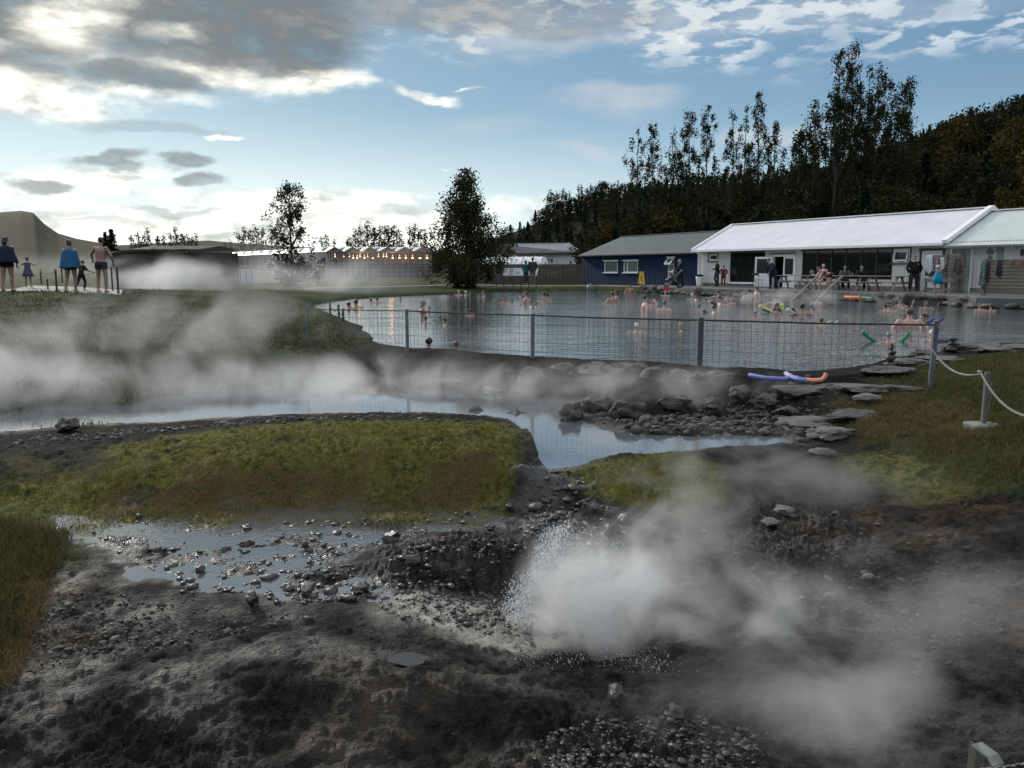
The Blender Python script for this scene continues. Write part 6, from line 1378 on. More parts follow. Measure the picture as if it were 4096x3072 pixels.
def garment(B, name, m, parent, parts, infl=.014, voxel=.016, cut=None):
    """parts: list of callables adding to an MB"""
    mb = MB()
    for p in parts: p(mb)
    me = remesh(mb, voxel, 1)
    if cut:
        bm = bmesh.new(); bm.from_mesh(me); dead = [f for f in bm.faces if cut(f.calc_center_median())]; bmesh.ops.delete(bm, geom=dead, context='FACES'); bm.to_mesh(me); bm.free()
    me.polygons.foreach_set('use_smooth', np.ones(len(me.polygons), bool)); me.materials.append(m); me.name = name
    return link(name, me, parent)
def hair(B, kind, col, parent):
    """hair cap following the skull: short, long, bun, bob, cap (hat), pony"""
    q = B.q; mb = MB(); R = B.hR; c = B.headc+R @ Vector((0, .014*q, .030*q)); m_ = HAIR[col] if isinstance(col, str) else col
    B.ellipsoid(mb, c, .083*q, .100*q, .098*q, R)
    if kind in ('long', 'bob'):
        ln = .30 if kind == 'long' else .14
        B.ellipsoid(mb, c+R @ Vector((0, .045*q, -.06*q-ln*.3)), .082*q, .060*q, ln*.75, R)
    if kind == 'bun': B.ellipsoid(mb, c+R @ Vector((0, .09*q, .06*q)), .040*q, .040*q, .038*q, R)
    me = remesh(mb, .016, 1); bm = bmesh.new(); bm.from_mesh(me)
    dead = []
    for f in bm.faces:
        p = R.transposed() @ (f.calc_center_median()-B.headc)
        if (p.y < -.045*q and p.z < .045*q) or (p.y < .03*q and p.z < -.02*q) or (kind in ('short', 'cap', 'bun') and p.z < -.055*q): dead.append(f)
    bmesh.ops.delete(bm, geom=dead, context='FACES'); bm.to_mesh(me); bm.free(); me.polygons.foreach_set('use_smooth', np.ones(len(me.polygons), bool)); me.materials.append(m_)
    nm = 'hair' if kind != 'cap' else 'cap'; me.name = nm; o = link(nm, me, parent)
    if kind == 'cap':
        pk = MB(); B.ellipsoid(pk, B.headc+R @ Vector((0, -.115*q, .050*q)), .062*q, .060*q, .010*q, R); po = pk.build('cap_peak', m_, o)
    return o
def person(B, loc, rz, label, group=None, skin=skin_l, hairk='short', hairc='dark', z=None, **kw):
    me = body_mesh(B, **kw); me.name = 'person'; me.materials.append(skin)
    o = link('person', me, None, loc); o.rotation_euler = (0, 0, rz); tagit(o, label, 'person', group)
    if hairk: hair(B, hairk, hairc, o)
    return o
def torso_cut(zlo, zhi): return lambda c: c.z < zlo or c.z > zhi
# clothes helpers
def trousers(B, m, o, infl=.016, full=1.0): return garment(B, 'trousers' if full == 1 else 'shorts', m, o, [lambda mb: B.limbs(mb, False, True, infl, lupto=full), lambda mb: B.torso(mb, infl*.8, -.09, .03)], cut=(lambda c: c.z < (B.leg[1][1].z+.02) and full == 1))
def jacket(B, m, o, infl=.022, name='jacket', sleeves=1.0, belly=0): return garment(B, name, m, o, [lambda mb: B.torso(mb, infl, -.06, .47, belly), lambda mb: B.limbs(mb, True, False, infl*.8, upto=sleeves)])
def shoes(B, m, o):
    mb = MB(); B.feet(mb, .012); return mb.build('shoes', m, o) if False else [one_shoe(B, sg, m, o) for sg in (-1, 1)]
def one_shoe(B, sg, m, o):
    mb = MB(); k, an, d_ = B.leg[sg]; q = B.q; B.ellipsoid(mb, an+Vector((0, -.06*q, -.032*q)), .055*q, .140*q, .045*q); B.ellipsoid(mb, an+Vector((0, .01, -.005*q)), .050*q, .060*q, .060*q); me = remesh(mb, .014, 1); me.materials.append(m); me.polygons.foreach_set('use_smooth', np.ones(len(me.polygons), bool)); me.name = 'shoe'; return link('shoe', me, o)
def shawl(B, m, o, bottom=-.08, wide=1.45, name='towel', ry=1.35):
    """towel draped over shoulders and arms"""
    q = B.q; n = 26; rows = []; top = .535
    for i in range(11):
        t = i/10; zz = top-(top-bottom)*t; a = np.interp(t, [0, .05, .12, .35, 1], [.085, .20, .262, .285, .285+.055*wide]); b_ = np.interp(t, [0, .1, .25, 1], [.09, .14, .165, .17+.06*ry])
        rows.append([B.hip+Vector((math.cos(2*math.pi*k/n)*(a+.010*math.sin(7*2*math.pi*k/n)*t)*q, math.sin(2*math.pi*k/n)*(b_+.012*math.sin(6*2*math.pi*k/n+1)*t)*q, (zz+(.02*math.sin(3*2*math.pi*k/n+.8) if i == 10 else 0))*q)) for k in range(n)])
    inner = [[p*.0+(B.hip+(p-B.hip)*.94) for p in r_] for r_ in rows[::-1]]; rr_ = rows+inner; mb = MB(); m_ = len(rr_)
    mb.add([v for r_ in rr_ for v in r_], [(i*n+k, i*n+(k+1) % n, (i+1)*n+(k+1) % n, (i+1)*n+k) for i in range(m_-1) for k in range(n)], 0, True); return mb.build(name, m, o)
PI = math.pi
def feet_at(px, py, z): p = at(px, py, z); return (p.x, p.y, z)
# ---- group on the walkway (left)
WZ = .71
B = Body(1.78, 1.05, (.02, -.10, 1), larm=((-.55, -.15, -1), (.10, -.50, -1)), rarm=((.85, -.25, -.72), (.45, -.80, -.95)), lleg=((-.10, 0, -1), (.0, .05, -1)), rleg=((.12, -.06, -1), (.03, .10, -1)), head=(15, 22))
o = person(B, feet_at(412, 1174, WZ), PI*.93, 'bare-chested man in dark swim trunks leaning to point at the steam', skin=skin_m, hairk='short', hairc='dark', point=1 if False else -1, voxel=.013)
garment(B, 'swim_trunks', C_dgrey, o, [lambda mb: B.torso(mb, .010, -.09, .06), lambda mb: B.limbs(mb, False, True, .012, lupto=.42)], cut=lambda c: c.z > B.hip.z+.07)
B = Body(1.68, 1.1, (0, -.03, 1), larm=((-.30, 0, -1), (.10, -.3, -1)), rarm=((.30, -.1, -1), (.10, -.4, -1)), lleg=((-.05, -.10, -1), (0, .1, -1)), rleg=((.07, .12, -1), (0, .3, -1)), head=(0, 5))
o = person(B, feet_at(290, 1174, WZ), PI*.97, 'woman with a bright blue towel over her shoulders on the walkway', skin=skin_m, hairk='bun', hairc='brown')
shawl(B, C_blue, o, -.10, 1.35); garment(B, 'swimsuit', C_black, o, [lambda mb: B.torso(mb, .010, -.09, .10), lambda mb: B.limbs(mb, False, True, .008, lupto=.15)], cut=lambda c: c.z > B.hip.z+.1 or c.z < B.hip.z-.16)
B = Body(1.86, 1.18, (.0, -.03, 1), larm=((-.30, 0, -1), (0, -.2, -1)), rarm=((.35, -.05, -1), (.25, -.3, -1)), lleg=((-.05, -.08, -1), (0, .05, -1)), rleg=((.06, .12, -1), (0, .2, -1)), head=(0, 10))
o = person(B, tuple(Vector(at(36, 1168, WZ))), PI, 'large person wrapped in a dark blue towel at the picture edge', skin=skin_m, hairk='bob', hairc='dark')
shawl(B, C_navy, o, .0, 1.45); garment(B, 'shorts', C_black, o, [lambda mb: B.torso(mb, .012, -.09, .08), lambda mb: B.limbs(mb, False, True, .014, lupto=.30)], cut=lambda c: c.z > B.hip.z+.1)
B = Body(1.30, .9, (.0, -.04, 1), larm=((-.8, -.2, -.5), (-.4, -.8, .5)), rarm=((.8, -.2, -.4), (.3, -.9, .3)), lleg=((-.05, -.1, -1), (0, .05, -1)), rleg=((.06, .10, -1), (0, .2, -1)))
o = person(B, feet_at(116, 1150, WZ), PI*.95, 'child in a purple dress between the large person and the woman in blue', skin=skin_m, hairk='short', hairc='dark')
mb = MB(); n = 20; rows = [[B.hip+Vector((math.cos(2*PI*k/n)*a*B.q, math.sin(2*PI*k/n)*b_*B.q, z_*B.q)) for k in range(n)] for z_, a, b_ in ((.49, .15, .09), (.40, .19, .13), (.2, .17, .12), (.05, .21, .17), (-.15, .29, .24), (-.30, .33, .28), (-.30, .30, .25), (.0, .2, .15))]
mb.add([v for r_ in rows for v in r_], [(i*n+k, i*n+(k+1) % n, (i+1)*n+(k+1) % n, (i+1)*n+k) for i in range(len(rows)-1) for k in range(n)], 0, True); mb.build('dress', C_purple, o)
B = Body(1.12, .9, (.35, -.35, 1), larm=((-.4, -.5, -.8), (0, -.9, -.3)), rarm=((.5, -.6, -.5), (.5, -.7, -.2)), lleg=((-.1, -.3, -1), (0, .2, -1)), rleg=((.15, .3, -1), (0, .5, -1)), head=(-20, 20))
o = person(B, feet_at(330, 1166, WZ), PI*.8, 'small child in dark clothes bending between the woman in blue and the pointing man', skin=skin_m, hairk='short', hairc='dark'); jacket(B, C_black, o, .016, 'shirt', .4); trousers(B, C_black, o, .012)
# ---- man by the shed in the steam
B = Body(1.76, 1.05, (0, -.02, 1), larm=((-.35, .1, -1), (.1, -.7, -1)), rarm=((.3, .1, -1), (-.1, -.6, -1)))
o = person(B, tuple(Vector(atY(832, 1138, 57))), .6, 'person in dark clothes with something white standing by the small shed', skin=skin_l, hairk='short', hairc='grey'); jacket(B, C_black, o); trousers(B, C_dgrey, o)
mb = MB(); mb.box((-.10, -.20, 1.0), (.20, .05, .55), Euler((.1, 0, .1)), bev=.02); mb.build('white_towel', C_white, o)
# ---- two readers at the information board
B = Body(1.62, 1.0, (0, -.12, 1), larm=((-.1, -.2, -1), (.3, -.8, -.5)), rarm=((.1, -.2, -1), (-.3, -.8, -.5)), head=(0, 15))
o = person(B, tuple(Vector(atY(2104, 1138, 55.2))), PI*1.1, 'woman in a teal jacket reading the information board', skin=skin_l, hairk='bob', hairc='dark'); jacket(B, C_teal, o); trousers(B, C_dgrey, o)
B = Body(1.82, 1.2, (0, -.10, 1), larm=((-.2, -.1, -1), (.3, -.7, -.8)), rarm=((.2, -.1, -1), (-.3, -.7, -.8)), head=(0, 12))
o = person(B, tuple(Vector(atY(2130, 1139, 55.0))), PI, 'man in a dark grey top standing at the information board', skin=skin_m, hairk='short', hairc='dark'); jacket(B, C_dgrey, o); trousers(B, C_khaki, o)
# ---- terrace
def tw(px, w_): t_ = on_wall(O1, px, 1100, w_)[0]; p = wp(O1, t_, w_, DECK+.002); return tuple(p)
DZ = DECK+.002
def tp(px, py): p = at(px, py, DZ); return (p.x, p.y, DZ)
B = Body(1.76, 1.28, (0, .02, 1), larm=((-.42, .1, -1), (.35, -.35, -1)), rarm=((.42, .1, -1), (-.35, -.35, -1)), lleg=((-.12, 0, -1), (-.02, .02, -1)), rleg=((.12, 0, -1), (.02, .02, -1)))
o = person(B, tw(3656, -.9), -.15, 'stocky man in a black sweatshirt and grey trousers standing by the open door', skin=skin_l, hairk='short', hairc='dark', belly=.5); jacket(B, C_black, o, .035, 'sweatshirt', belly=.6); trousers(B, C_dgrey, o, .030); shoes(B, C_dgrey, o)
mb = MB(); mb.box((.10, -.225, 1.33), (.05, .006, .05), Euler((0, math.radians(45), 0))); mb.build('chest_badge', cloth('pale_badge', (.35, .45, .35)), o)
B = Body(1.60, 1.0, (0, -.06, 1), larm=((-.15, .4, -1), (0, -.95, .12)), rarm=((.15, .3, -1), (0, -1, .1)), lleg=((-.02, .55, -1), (0, .35, -1)), rleg=((.02, -.42, -1), (0, .10, -1)), head=(0, 0), hipz=.80)
o = person(B, tw(3752, -2.4), -PI*.5-.15, 'woman in a turquoise skirt walking barefoot along the terrace', skin=skin_l, hairk='bob', hairc='brown')
mb = MB(); n = 22; rows = [[B.hip+Vector((math.cos(2*PI*k/n)*(a+.012*math.sin(5*2*PI*k/n)*(z_ < -.1)), math.sin(2*PI*k/n)*b_, z_)) for k in range(n)] for z_, a, b_ in ((.12, .145, .12), (.05, .175, .15), (-.12, .20, .20), (-.40, .19, .24), (-.40, .17, .21), (0, .16, .13))]
mb.add([v for r_ in rows for v in r_], [(i*n+k, i*n+(k+1) % n, (i+1)*n+(k+1) % n, (i+1)*n+k) for i in range(len(rows)-1) for k in range(n)], 0, True); mb.build('skirt', C_turq, o)
garment(B, 'bikini_top', C_turq, o, [lambda mb: B.torso(mb, .008, .2, .45)], cut=lambda c: c.z < B.hip.z+.29 or c.z > B.hip.z+.40)
B = Body(1.74, 1.0, (0, -.03, 1), larm=((-.1, .05, -1), (0, -1, -.05)), rarm=((.1, .05, -1), (0, -1, .0)), lleg=((-.05, -.25, -1), (0, .35, -1)), rleg=((.05, .06, -1), (0, .06, -1)))
o = person(B, tw(2868, -.9), -PI*.5, 'man in dark clothes and a pale cap standing by the bath house wall', skin=skin_m, hairk='cap', hairc=cloth('pale_cap_cloth', (.42, .40, .36))); jacket(B, cloth('dark_green_cloth', (.014, .020, .016)), o, .025); trousers(B, C_dgrey, o, .018); shoes(B, C_black, o)
B = Body(1.34, 1.0, (0, 0, 1), larm=((-.6, .1, -.9), (.5, -.4, -.4)), rarm=((.7, .1, -.8), (-.5, -.4, -.4)))
o = person(B, tw(2894, -.6), PI*.9, 'child in a rust red top standing behind the man in the pale cap', skin=skin_m, hairk='short', hairc='dark'); jacket(B, C_red, o, .02, 'top'); trousers(B, C_red, o, .012)
B = Body(1.78, 1.1, (0, -.62, 1), larm=((-.30, .25, -1), (.2, .2, -1)), rarm=((.3, -.4, -.9), (-.1, -.7, -.8)), lleg=((-.14, -.05, -1), (-.05, .15, -1)), rleg=((.20, .1, -1), (.05, .20, -1)), head=(0, 10))
o = person(B, tw(3092, -3.6), PI*.15-PI*.5, 'man in a dark jacket bending down at the water edge to a bather', skin=skin_l, hairk='short', hairc='dark'); jacket(B, C_navy, o, .035); trousers(B, C_navy, o, .024); shoes(B, C_black, o)
# shirtless man sitting at the table edge and woman bending at the steps
B = Body(1.76, 1.30, (0, .02, 1), larm=((-.35, -.15, -1), (.55, -.75, .35)), rarm=((.35, -.15, -1), (-.55, -.75, .35)), lleg=((-.18, -.95, -.25), (0, .05, -1)), rleg=((.18, -.95, -.25), (0, .05, -1)), hipz=.56, head=(20, 0))
o = person(B, tw(3292, -2.3), -PI*.35, 'bald shirtless heavy man sitting with folded arms at the picnic table end', skin=skin_p, hairk=None, belly=1.2)
garment(B, 'swim_trunks', C_black, o, [lambda mb: B.torso(mb, .010, -.09, .04), lambda mb: B.limbs(mb, False, True, .012, lupto=.5)], cut=lambda c: c.z > B.hip.z+.05)
B = Body(1.64, 1.0, (0, -1.25, .55), larm=((-.1, -.55, -1), (0, -.5, -1)), rarm=((.1, -.55, -1), (0, -.4, -1)), lleg=((-.06, -.15, -1), (0, .25, -1)), rleg=((.08, -.10, -1), (0, .22, -1)), head=(0, 25), hipz=.80)
o = person(B, tw(3318, -3.6), -PI*.5, 'woman in a black bikini bending forward between the wooden handrails', skin=skin_p, hairk='short', hairc='brown')
garment(B, 'bikini_bottom', C_black, o, [lambda mb: B.torso(mb, .010, -.09, .02), lambda mb: B.limbs(mb, False, True, .008, lupto=.12)], cut=lambda c: c.z < B.hip.z-.16)
bt = B.hip+B.L*.33*B.q; garment(B, 'bikini_top', C_black, o, [lambda mb: B.torso(mb, .009, .2, .45)], cut=lambda c: not (.27 < (c-B.hip).dot(B.L) < .33))
def sitter(px, py, label, jm, tm, rz, hc='dark', skin=skin_l, lean=(0, -.15, 1)):
    B = Body(1.72, 1.05, lean, larm=((-.25, -.5, -.8), (.4, -1, .1)), rarm=((.25, -.5, -.8), (-.4, -1, .1)), lleg=((-.15, -1, -.1), (0, .1, -1)), rleg=((.15, -1, -.1), (0, .1, -1)), hipz=.50); o = person(B, tw(px, py), rz, label, skin=skin, hairk='short', hairc=hc); jacket(B, jm, o, .025, 'jumper'); trousers(B, tm, o, .016); return o
sitter(3378, -1.0, 'person in a grey jumper sitting behind the middle picnic table', C_grey, C_dgrey, -.2); sitter(3446, -1.0, 'dark-clothed person sitting where the two picnic tables meet', C_black, C_black, -.4)
B = Body(1.72, 1.1, (0, -.12, 1), larm=((-.15, -.2, -1), (.2, -1, -.15)), rarm=((.15, -.2, -1), (-.2, -1, -.1)), lleg=((-.06, -.2, -1), (0, .25, -1)), rleg=((.06, .15, -1), (0, .25, -1)))
o = person(B, tp(2720, 1148), -PI*.45, 'person in black pushing the stroller past the blue building', skin=skin_l, hairk='bob', hairc='grey'); jacket(B, C_black, o, .04, 'coat'); trousers(B, C_black, o, .02); shoes(B, C_black, o)

# ------------------------------------------------------------------ bathers
BP = {}
def bproto(kind):
    if kind in BP: return BP[kind]
    low = dict(lleg=((-.2, -.9, -.5), (0, .4, -1)), rleg=((.2, -.9, -.5), (0, .4, -1)))
    K = {'plain': dict(larm=((-.35, -.1, -1), (.1, -.6, -.8)), rarm=((.35, -.1, -1), (-.1, -.6, -.8))), 'spread': dict(larm=((-1, -.2, -.35), (-.8, -.5, .0)), rarm=((1, -.2, -.35), (.8, -.5, .0))),
         'raise': dict(larm=((-.35, -.1, -1), (.1, -.6, -.8)), rarm=((.6, -.6, -.3), (.1, -.4, 1))), 'hands': dict(larm=((-.3, -.6, -.8), (.3, -.3, 1)), rarm=((.3, -.6, -.8), (-.3, -.3, 1))),
         'hips': dict(larm=((-.7, .15, -1), (.6, -.3, -.8)), rarm=((.7, .15, -1), (-.6, -.3, -.8))), 'reach': dict(larm=((-.35, -.1, -1), (.1, -.6, -.8)), rarm=((.5, -.5, .8), (.3, -.5, .9))), 'front': dict(larm=((-.25, -.9, -.4), (.3, -1, .1)), rarm=((.25, -.9, -.4), (-.3, -1, .1)))}[kind]
    B = Body(1.72, 1.08, (0, -.02, 1), **K, **low); me = body_mesh(B, voxel=.018); me.name = 'person'; BP[kind] = (B, me); return BP[kind]
HP = {}
def hproto(kind, hk):
    if (kind, hk) not in HP:
        B, me = bproto(kind); t = bpy.data.objects.new('t', None); COL.objects.link(t); h = hair(B, hk, 'dark', t); HP[(kind, hk)] = (h.data, [c_.data for c_ in h.children])
        for c_ in list(h.children): bpy.data.objects.remove(c_)
        bpy.data.objects.remove(h); bpy.data.objects.remove(t)
    return HP[(kind, hk)]
def bather(px, top, wl, label, kind='plain', face='A', hk='short', hc='dark', skin=skin_l, wide=1.0):
    p = at(px, wl, 0); B, me = bproto(kind); scale = 1.0; hv = atY(px, top, p.y).z
    o = link('person', me, None); headtop = B.headc.z+.115; 
    scale = max(.62, min(1, hv/.34))
    rz = {'A': PI, 'T': 0, 'L': -PI/2, 'R': PI/2}[face[0]]+math.radians(float(face[1:] or 0))+random.uniform(-.25, .25)
    o.location = (p.x, p.y, hv-headtop*scale); o.rotation_euler = (0, 0, rz); o.scale = (scale*wide, scale*wide, scale)
    if not me.materials: me.materials.append(skin_l)
    o.material_slots[0].link = 'OBJECT'; o.material_slots[0].material = skin; tagit(o, label, 'person', 'bathers in the lagoon')
    if hk:
        hm, pk = hproto(kind, hk); h = link('hair' if hk != 'cap' else 'cap', hm, o); h.material_slots[0].link = 'OBJECT'; h.material_slots[0].material = HAIR[hc] if isinstance(hc, str) else hc
        for m_ in pk: c_ = link('cap_peak', m_, h); c_.material_slots[0].link = 'OBJECT'; c_.material_slots[0].material = C_black
    return o
L = [
 (1319,1203,1221,'dim bather by the rope post nearest the mound','plain','A','short','dark',skin_m),
 (1395,1208,1237,'small dark head beside the broad-backed bather on the steamy side','raise','A','short','dark',skin_m),
 (1424,1197,1231,'broad-backed bather shown to the shoulders on the steamy side','hips','A','short','brown',skin_m),
 (1484,1195,1212,'first of two heads close together near the steamy far shore','plain','A','short','dark',skin_m),
 (1509,1189,1212,'second of two heads together near the steamy far shore, hand raised','raise','A','short','dark',skin_m),
 (1602,1189,1206,'lone head with arms spread near the far grassy shore','spread','T','short','brown',skin_m),
 (1690,1198,1252,'standing bather with a wrap over the head behind the fence','hands','R','long','grey',skin_m),
 (1703,1263,1293,'bather just behind the mesh left of the dark bun','plain','A','short','brown',skin_m),
 (1761,1262,1281,'faint head in the mist behind the mesh','plain','R','short','brown',skin_m),
 (1781,1272,1301,'bather with a dark bun turned aside behind the mesh','plain','R','bun','dark',skin_m),
 (1880,1236,1263,'single dark head above the fence rail','plain','A','short','dark',skin_m),
 (1716,1350,1402,'big nearby bather with pink shoulders leaning at the dam','hips','A','short','dark',skin_p),
 (1826,1364,1406,'blurred head close to the dam beside the pink-shouldered bather','plain','A','short','brown',skin_m),
 (1835,1160,1181,'pale bather in the shadow of the leafy tree, nearer the trunk','plain','T','short','blond',skin_l),
 (1862,1163,1181,'pale bather in the shadow of the leafy tree, farther out','raise','R','short','white',skin_l),
 (1935,1164,1187,'bather turned sideways below the board fence','plain','L','short','brown',skin_l),
 (1915,1178,1192,'low swimmer next to the sideways bather below the board fence','spread','T','short','dark',skin_l),
 (2018,1189,1212,'bald-looking head with arms out below the information board','spread','T','short','brown',skin_m),
 (2049,1197,1210,'small head beside the outstretched arms below the information board','plain','L','short','brown',skin_m),
 (2105,1164,1213,'tall standing bather holding something up near the centre','hands','L','short','brown',skin_l),
 (2092,1180,1207,'child in front of the tall standing bather','raise','R','short','brown',skin_l),
 (2126,1201,1228,'bather with dark hair below the tall standing one','plain','R','short','dark',skin_m),
 (2145,1208,1228,'small head with a raised hand beside the dark-haired bather','raise','L','short','dark',skin_m),
 (2177,1167,1198,'taller of two bathers side by side below the grass bank','plain','A','short','dark',skin_m),
 (2191,1173,1198,'shorter of two bathers side by side below the grass bank','plain','A','short','dark',skin_m),
 (2450,1166,1209,'dark-haired bather in a dark wrap before the far stones','hips','A','short','dark',skin_m),
 (2467,1160,1199,'bather pressed behind the one in the dark wrap','raise','L','bob','dark',skin_m),
 (2520,1136,1169,'bather standing tall against the far stone edge','hips','A','short','dark',skin_m),
 (2661,1163,1183,'grey head low in front of the red bucket','spread','T','short','grey',skin_l),
 (2579,1180,1242,'man standing waist deep with his pale back turned','hips','R20','short','dark',skin_p),
 (2604,1195,1222,'woman with long dark hair facing out beside the waist-deep man','front','T','long','dark',skin_p),
 (2657,1201,1243,'bather in a white top with elbows out','hips','A','short','brown',skin_l),
 (2768,1172,1198,'white-haired bather next to a brown-haired one below the planter','plain','A','short','white',skin_l),
 (2785,1178,1201,'brown-haired bather next to the white-haired one below the planter','plain','L','short','brown',skin_l),
 (2824,1193,1207,'dark head just over the water below the small window','plain','A','short','dark',skin_m),
 (2873,1160,1194,'bather resting both arms on the stone edge below the pale cap','spread','A','short','dark',skin_l),
 (2905,1171,1199,'bather behind the blond head with a bare back','plain','R','short','brown',skin_l),
 (2881,1184,1218,'bather with a dark cap and sunglasses in the crowded group','plain','L','cap',C_black,skin_l),
 (2900,1195,1221,'blond bather in the middle of the crowded group','plain','A','bob','blond',skin_l),
 (2924,1187,1215,'bather at the outer side of the crowded group looking across','plain','T','short','brown',skin_l),
 (2797,1215,1244,'dark-haired bather holding a dark float','plain','A','short','dark',skin_m),
 (2856,1222,1252,'bather with a black cap worn sideways','plain','R','cap',C_black,skin_l),
 (2546,1291,1330,'white-haired bather with spread shoulders behind the mesh','spread','A','short','white',skin_p),
 (2721,1291,1323,'bather with long pale hair swimming behind the mesh','spread','R','long','blond',skin_l),
 (2976,1172,1193,'bather half hidden behind the bare-backed pair','plain','L','short','brown',skin_l),
 (2995,1155,1202,'bare-backed bather standing in the drifting steam','hips','A','short','dark',skin_l),
 (3026,1146,1193,'bather reaching an arm up to the bending man','reach','R','short','dark',skin_l),
 (3098,1180,1217,'wide-backed bather in front of the handrails','spread','A','short','brown',skin_l),
 (3106,1212,1252,'dark curly-haired bather with yellow and green foam noodles','plain','T','bob','dark',skin_m),
 (3207,1213,1261,'bather with tied dark hair among pale foam noodles','spread','A','bun','dark',skin_m),
 (3267,1181,1215,'bather beneath the handrails facing the steps','plain','A','short','brown',skin_l),
 (3019,1247,1275,'lone swimmer with splashing arms in the open water','spread','T','short','dark',skin_l),
 (3285,1271,1306,'round dark head with two pale feet floating beside it','plain','A','short','brown',skin_l),
 (3540,1216,1244,'dark-haired bather at the start of the group of four','spread','A','short','dark',skin_l),
 (3555,1217,1236,'child peeping between two bathers of the group of four','plain','R','short','brown',skin_l),
 (3570,1214,1247,'bearded-looking bather in the group of four facing out','plain','T','short','dark',skin_l),
 (3597,1190,1225,'bather with tousled hair sitting high against the stones','raise','T','short','dark',skin_l),
 (3613,1211,1231,'small bather resting at the side of the tousled one','plain','L','short','brown',skin_l),
 (3636,1232,1310,'big man with a broad bare back nearest the wooden screen','hips','A','short','brown',skin_p),
 (3697,1254,1304,'short-haired woman beside the big bare back','plain','L','short','dark',skin_l),
 (3702,1201,1234,'bather in black with bent arms against the stone edge','raise','T','bob','dark',skin_m),
 (3917,1210,1241,'brown-haired bather alone below the wooden screen','plain','T','bob','brown',skin_l),
 (3963,1214,1244,'red-haired bather next to the one below the wooden screen','plain','A','short','brown',skin_m),
 (3554,1328,1371,'grey-haired bather holding a green noodle behind the mesh','spread','A','short','grey',skin_p),
 (3728,1318,1366,'bald bather leaning on a dark float at the corner post','spread','A','short','white',skin_p)]
for t in L: bather(t[0], t[1], t[2], t[3], t[4], t[5], t[6], t[7], t[8], 1.25 if 'big' in t[3] or 'broad' in t[3] else 1.0)
# foam noodles
def noodle(pts, m, label, r_=.035, name='foam_noodle'):
    q = MB(); q.tube(pts, r_, 10); q.tube([pts[0]-(pts[1]-pts[0]).normalized()*.002, pts[0]+(pts[1]-pts[0]).normalized()*.001], r_*.35, 8); return tagit(q.build(name, m), label, 'foam noodle')
def fcol(nm, c): return mat(nm, c, .6, tuple(x*.8 for x in c), 12, .15, 60, .002)
N_green = fcol('green_foam', (.015, .20, .10)); N_yel = fcol('yellow_foam', (.60, .56, .16)); N_blue = fcol('blue_foam', (.020, .05, .22)); N_or = fcol('orange_foam', (.75, .16, .06)); N_pale = fcol('pale_foam', (.50, .48, .40)); N_pb = fcol('pale_blue_foam', (.17, .20, .52)); N_dark = fcol('dark_foam', (.02, .025, .03)); N_pink = fcol('pink_foam', (.62, .32, .33)); N_po = fcol('pale_orange_foam', (.78, .33, .20))
def nY(px, py, Y): return atY(px, py, Y)
Yc = at(3500, 1366, 0).y
noodle([nY(3449,1325,Yc), nY(3470,1346,Yc), nY(3492,1362,Yc), nY(3510,1374,Yc)], N_green, 'green foam noodle end sticking up left of the grey-haired bather', .04)
noodle([nY(3634,1331,Yc), nY(3626,1348,Yc), nY(3606,1364,Yc), nY(3590,1372,Yc)], N_green, 'green foam noodle end sticking up right of the grey-haired bather', .04)
Yc = at(3700, 1305, 0).y
noodle([nY(3771,1272,Yc), nY(3752,1288,Yc), nY(3738,1298,Yc)], N_blue, 'blue foam noodle end rising by the corner post', .04); noodle([nY(3738,1276,Yc), nY(3724,1284,Yc), nY(3710,1292,Yc)], N_blue, 'blue foam noodle end behind the short-haired woman', .038)
p = at(3765, 1367, 0); q = MB(); Bq = Body(); Bq.ellipsoid(q, p+Vector((0, 0, .02)), .21, .07, .055); tagit(q.build('swim_float', N_dark if False else fcol('dull_purple_foam', (.06, .055, .10))), 'dull purple float under the bald bather', 'float')
Yc = at(3106, 1250, 0).y
noodle([nY(3037,1223,Yc), nY(3052,1231,Yc), nY(3072,1240,Yc), nY(3086,1246,Yc)], N_yel, 'yellow foam noodle pointing to the open water', .05); noodle([nY(3048,1236,Yc), nY(3066,1243,Yc), nY(3082,1247,Yc)], fcol('slate_blue_foam', (.05, .10, .16)), 'slate blue foam noodle beneath the yellow one', .05)
noodle([nY(3110,1226,Yc), nY(3116,1236,Yc), nY(3126,1246,Yc)], N_green, 'green foam noodle in front of the curly-haired bather', .05); noodle([nY(3093,1235,Yc), nY(3104,1243,Yc), nY(3116,1248,Yc)], N_blue, 'dark blue foam noodle in front of the curly-haired bather', .045)
noodle([nY(3124,1217,Yc), nY(3128,1225,Yc), nY(3126,1236,Yc)], N_yel, 'yellow foam noodle standing upright behind the curly-haired bather', .06)
Yc = at(3207, 1258, 0).y
noodle([nY(3148,1236,Yc), nY(3162,1244,Yc), nY(3178,1252,Yc)], N_pale, 'cream foam noodle floating before the tied-hair bather', .05); noodle([nY(3169,1233,Yc), nY(3175,1242,Yc), nY(3181,1251,Yc)], N_dark, 'dark foam noodle crossing the cream one', .045)
noodle([nY(3240,1218,Yc), nY(3250,1228,Yc), nY(3258,1240,Yc)], fcol('grey_foam', (.18, .18, .19)), 'grey foam noodle curving behind the tied-hair bather', .045)
Yc = at(2604, 1222, 0).y; noodle([nY(2614,1197,Yc), nY(2620,1210,Yc), nY(2626,1221,Yc)], N_pink, 'pale pink foam noodle held by the long-haired woman', .06)
Yc = at(2830, 1250, 0).y; noodle([nY(2811,1240,Yc), nY(2820,1247,Yc), nY(2830,1253,Yc)], N_dark, 'dark float of the dark-haired bather', .05); noodle([nY(2842,1208,Yc-1), nY(2856,1214,Yc-1), nY(2866,1219,Yc-1)], N_dark, 'dark foam noodle beside the cap and sunglasses', .05)
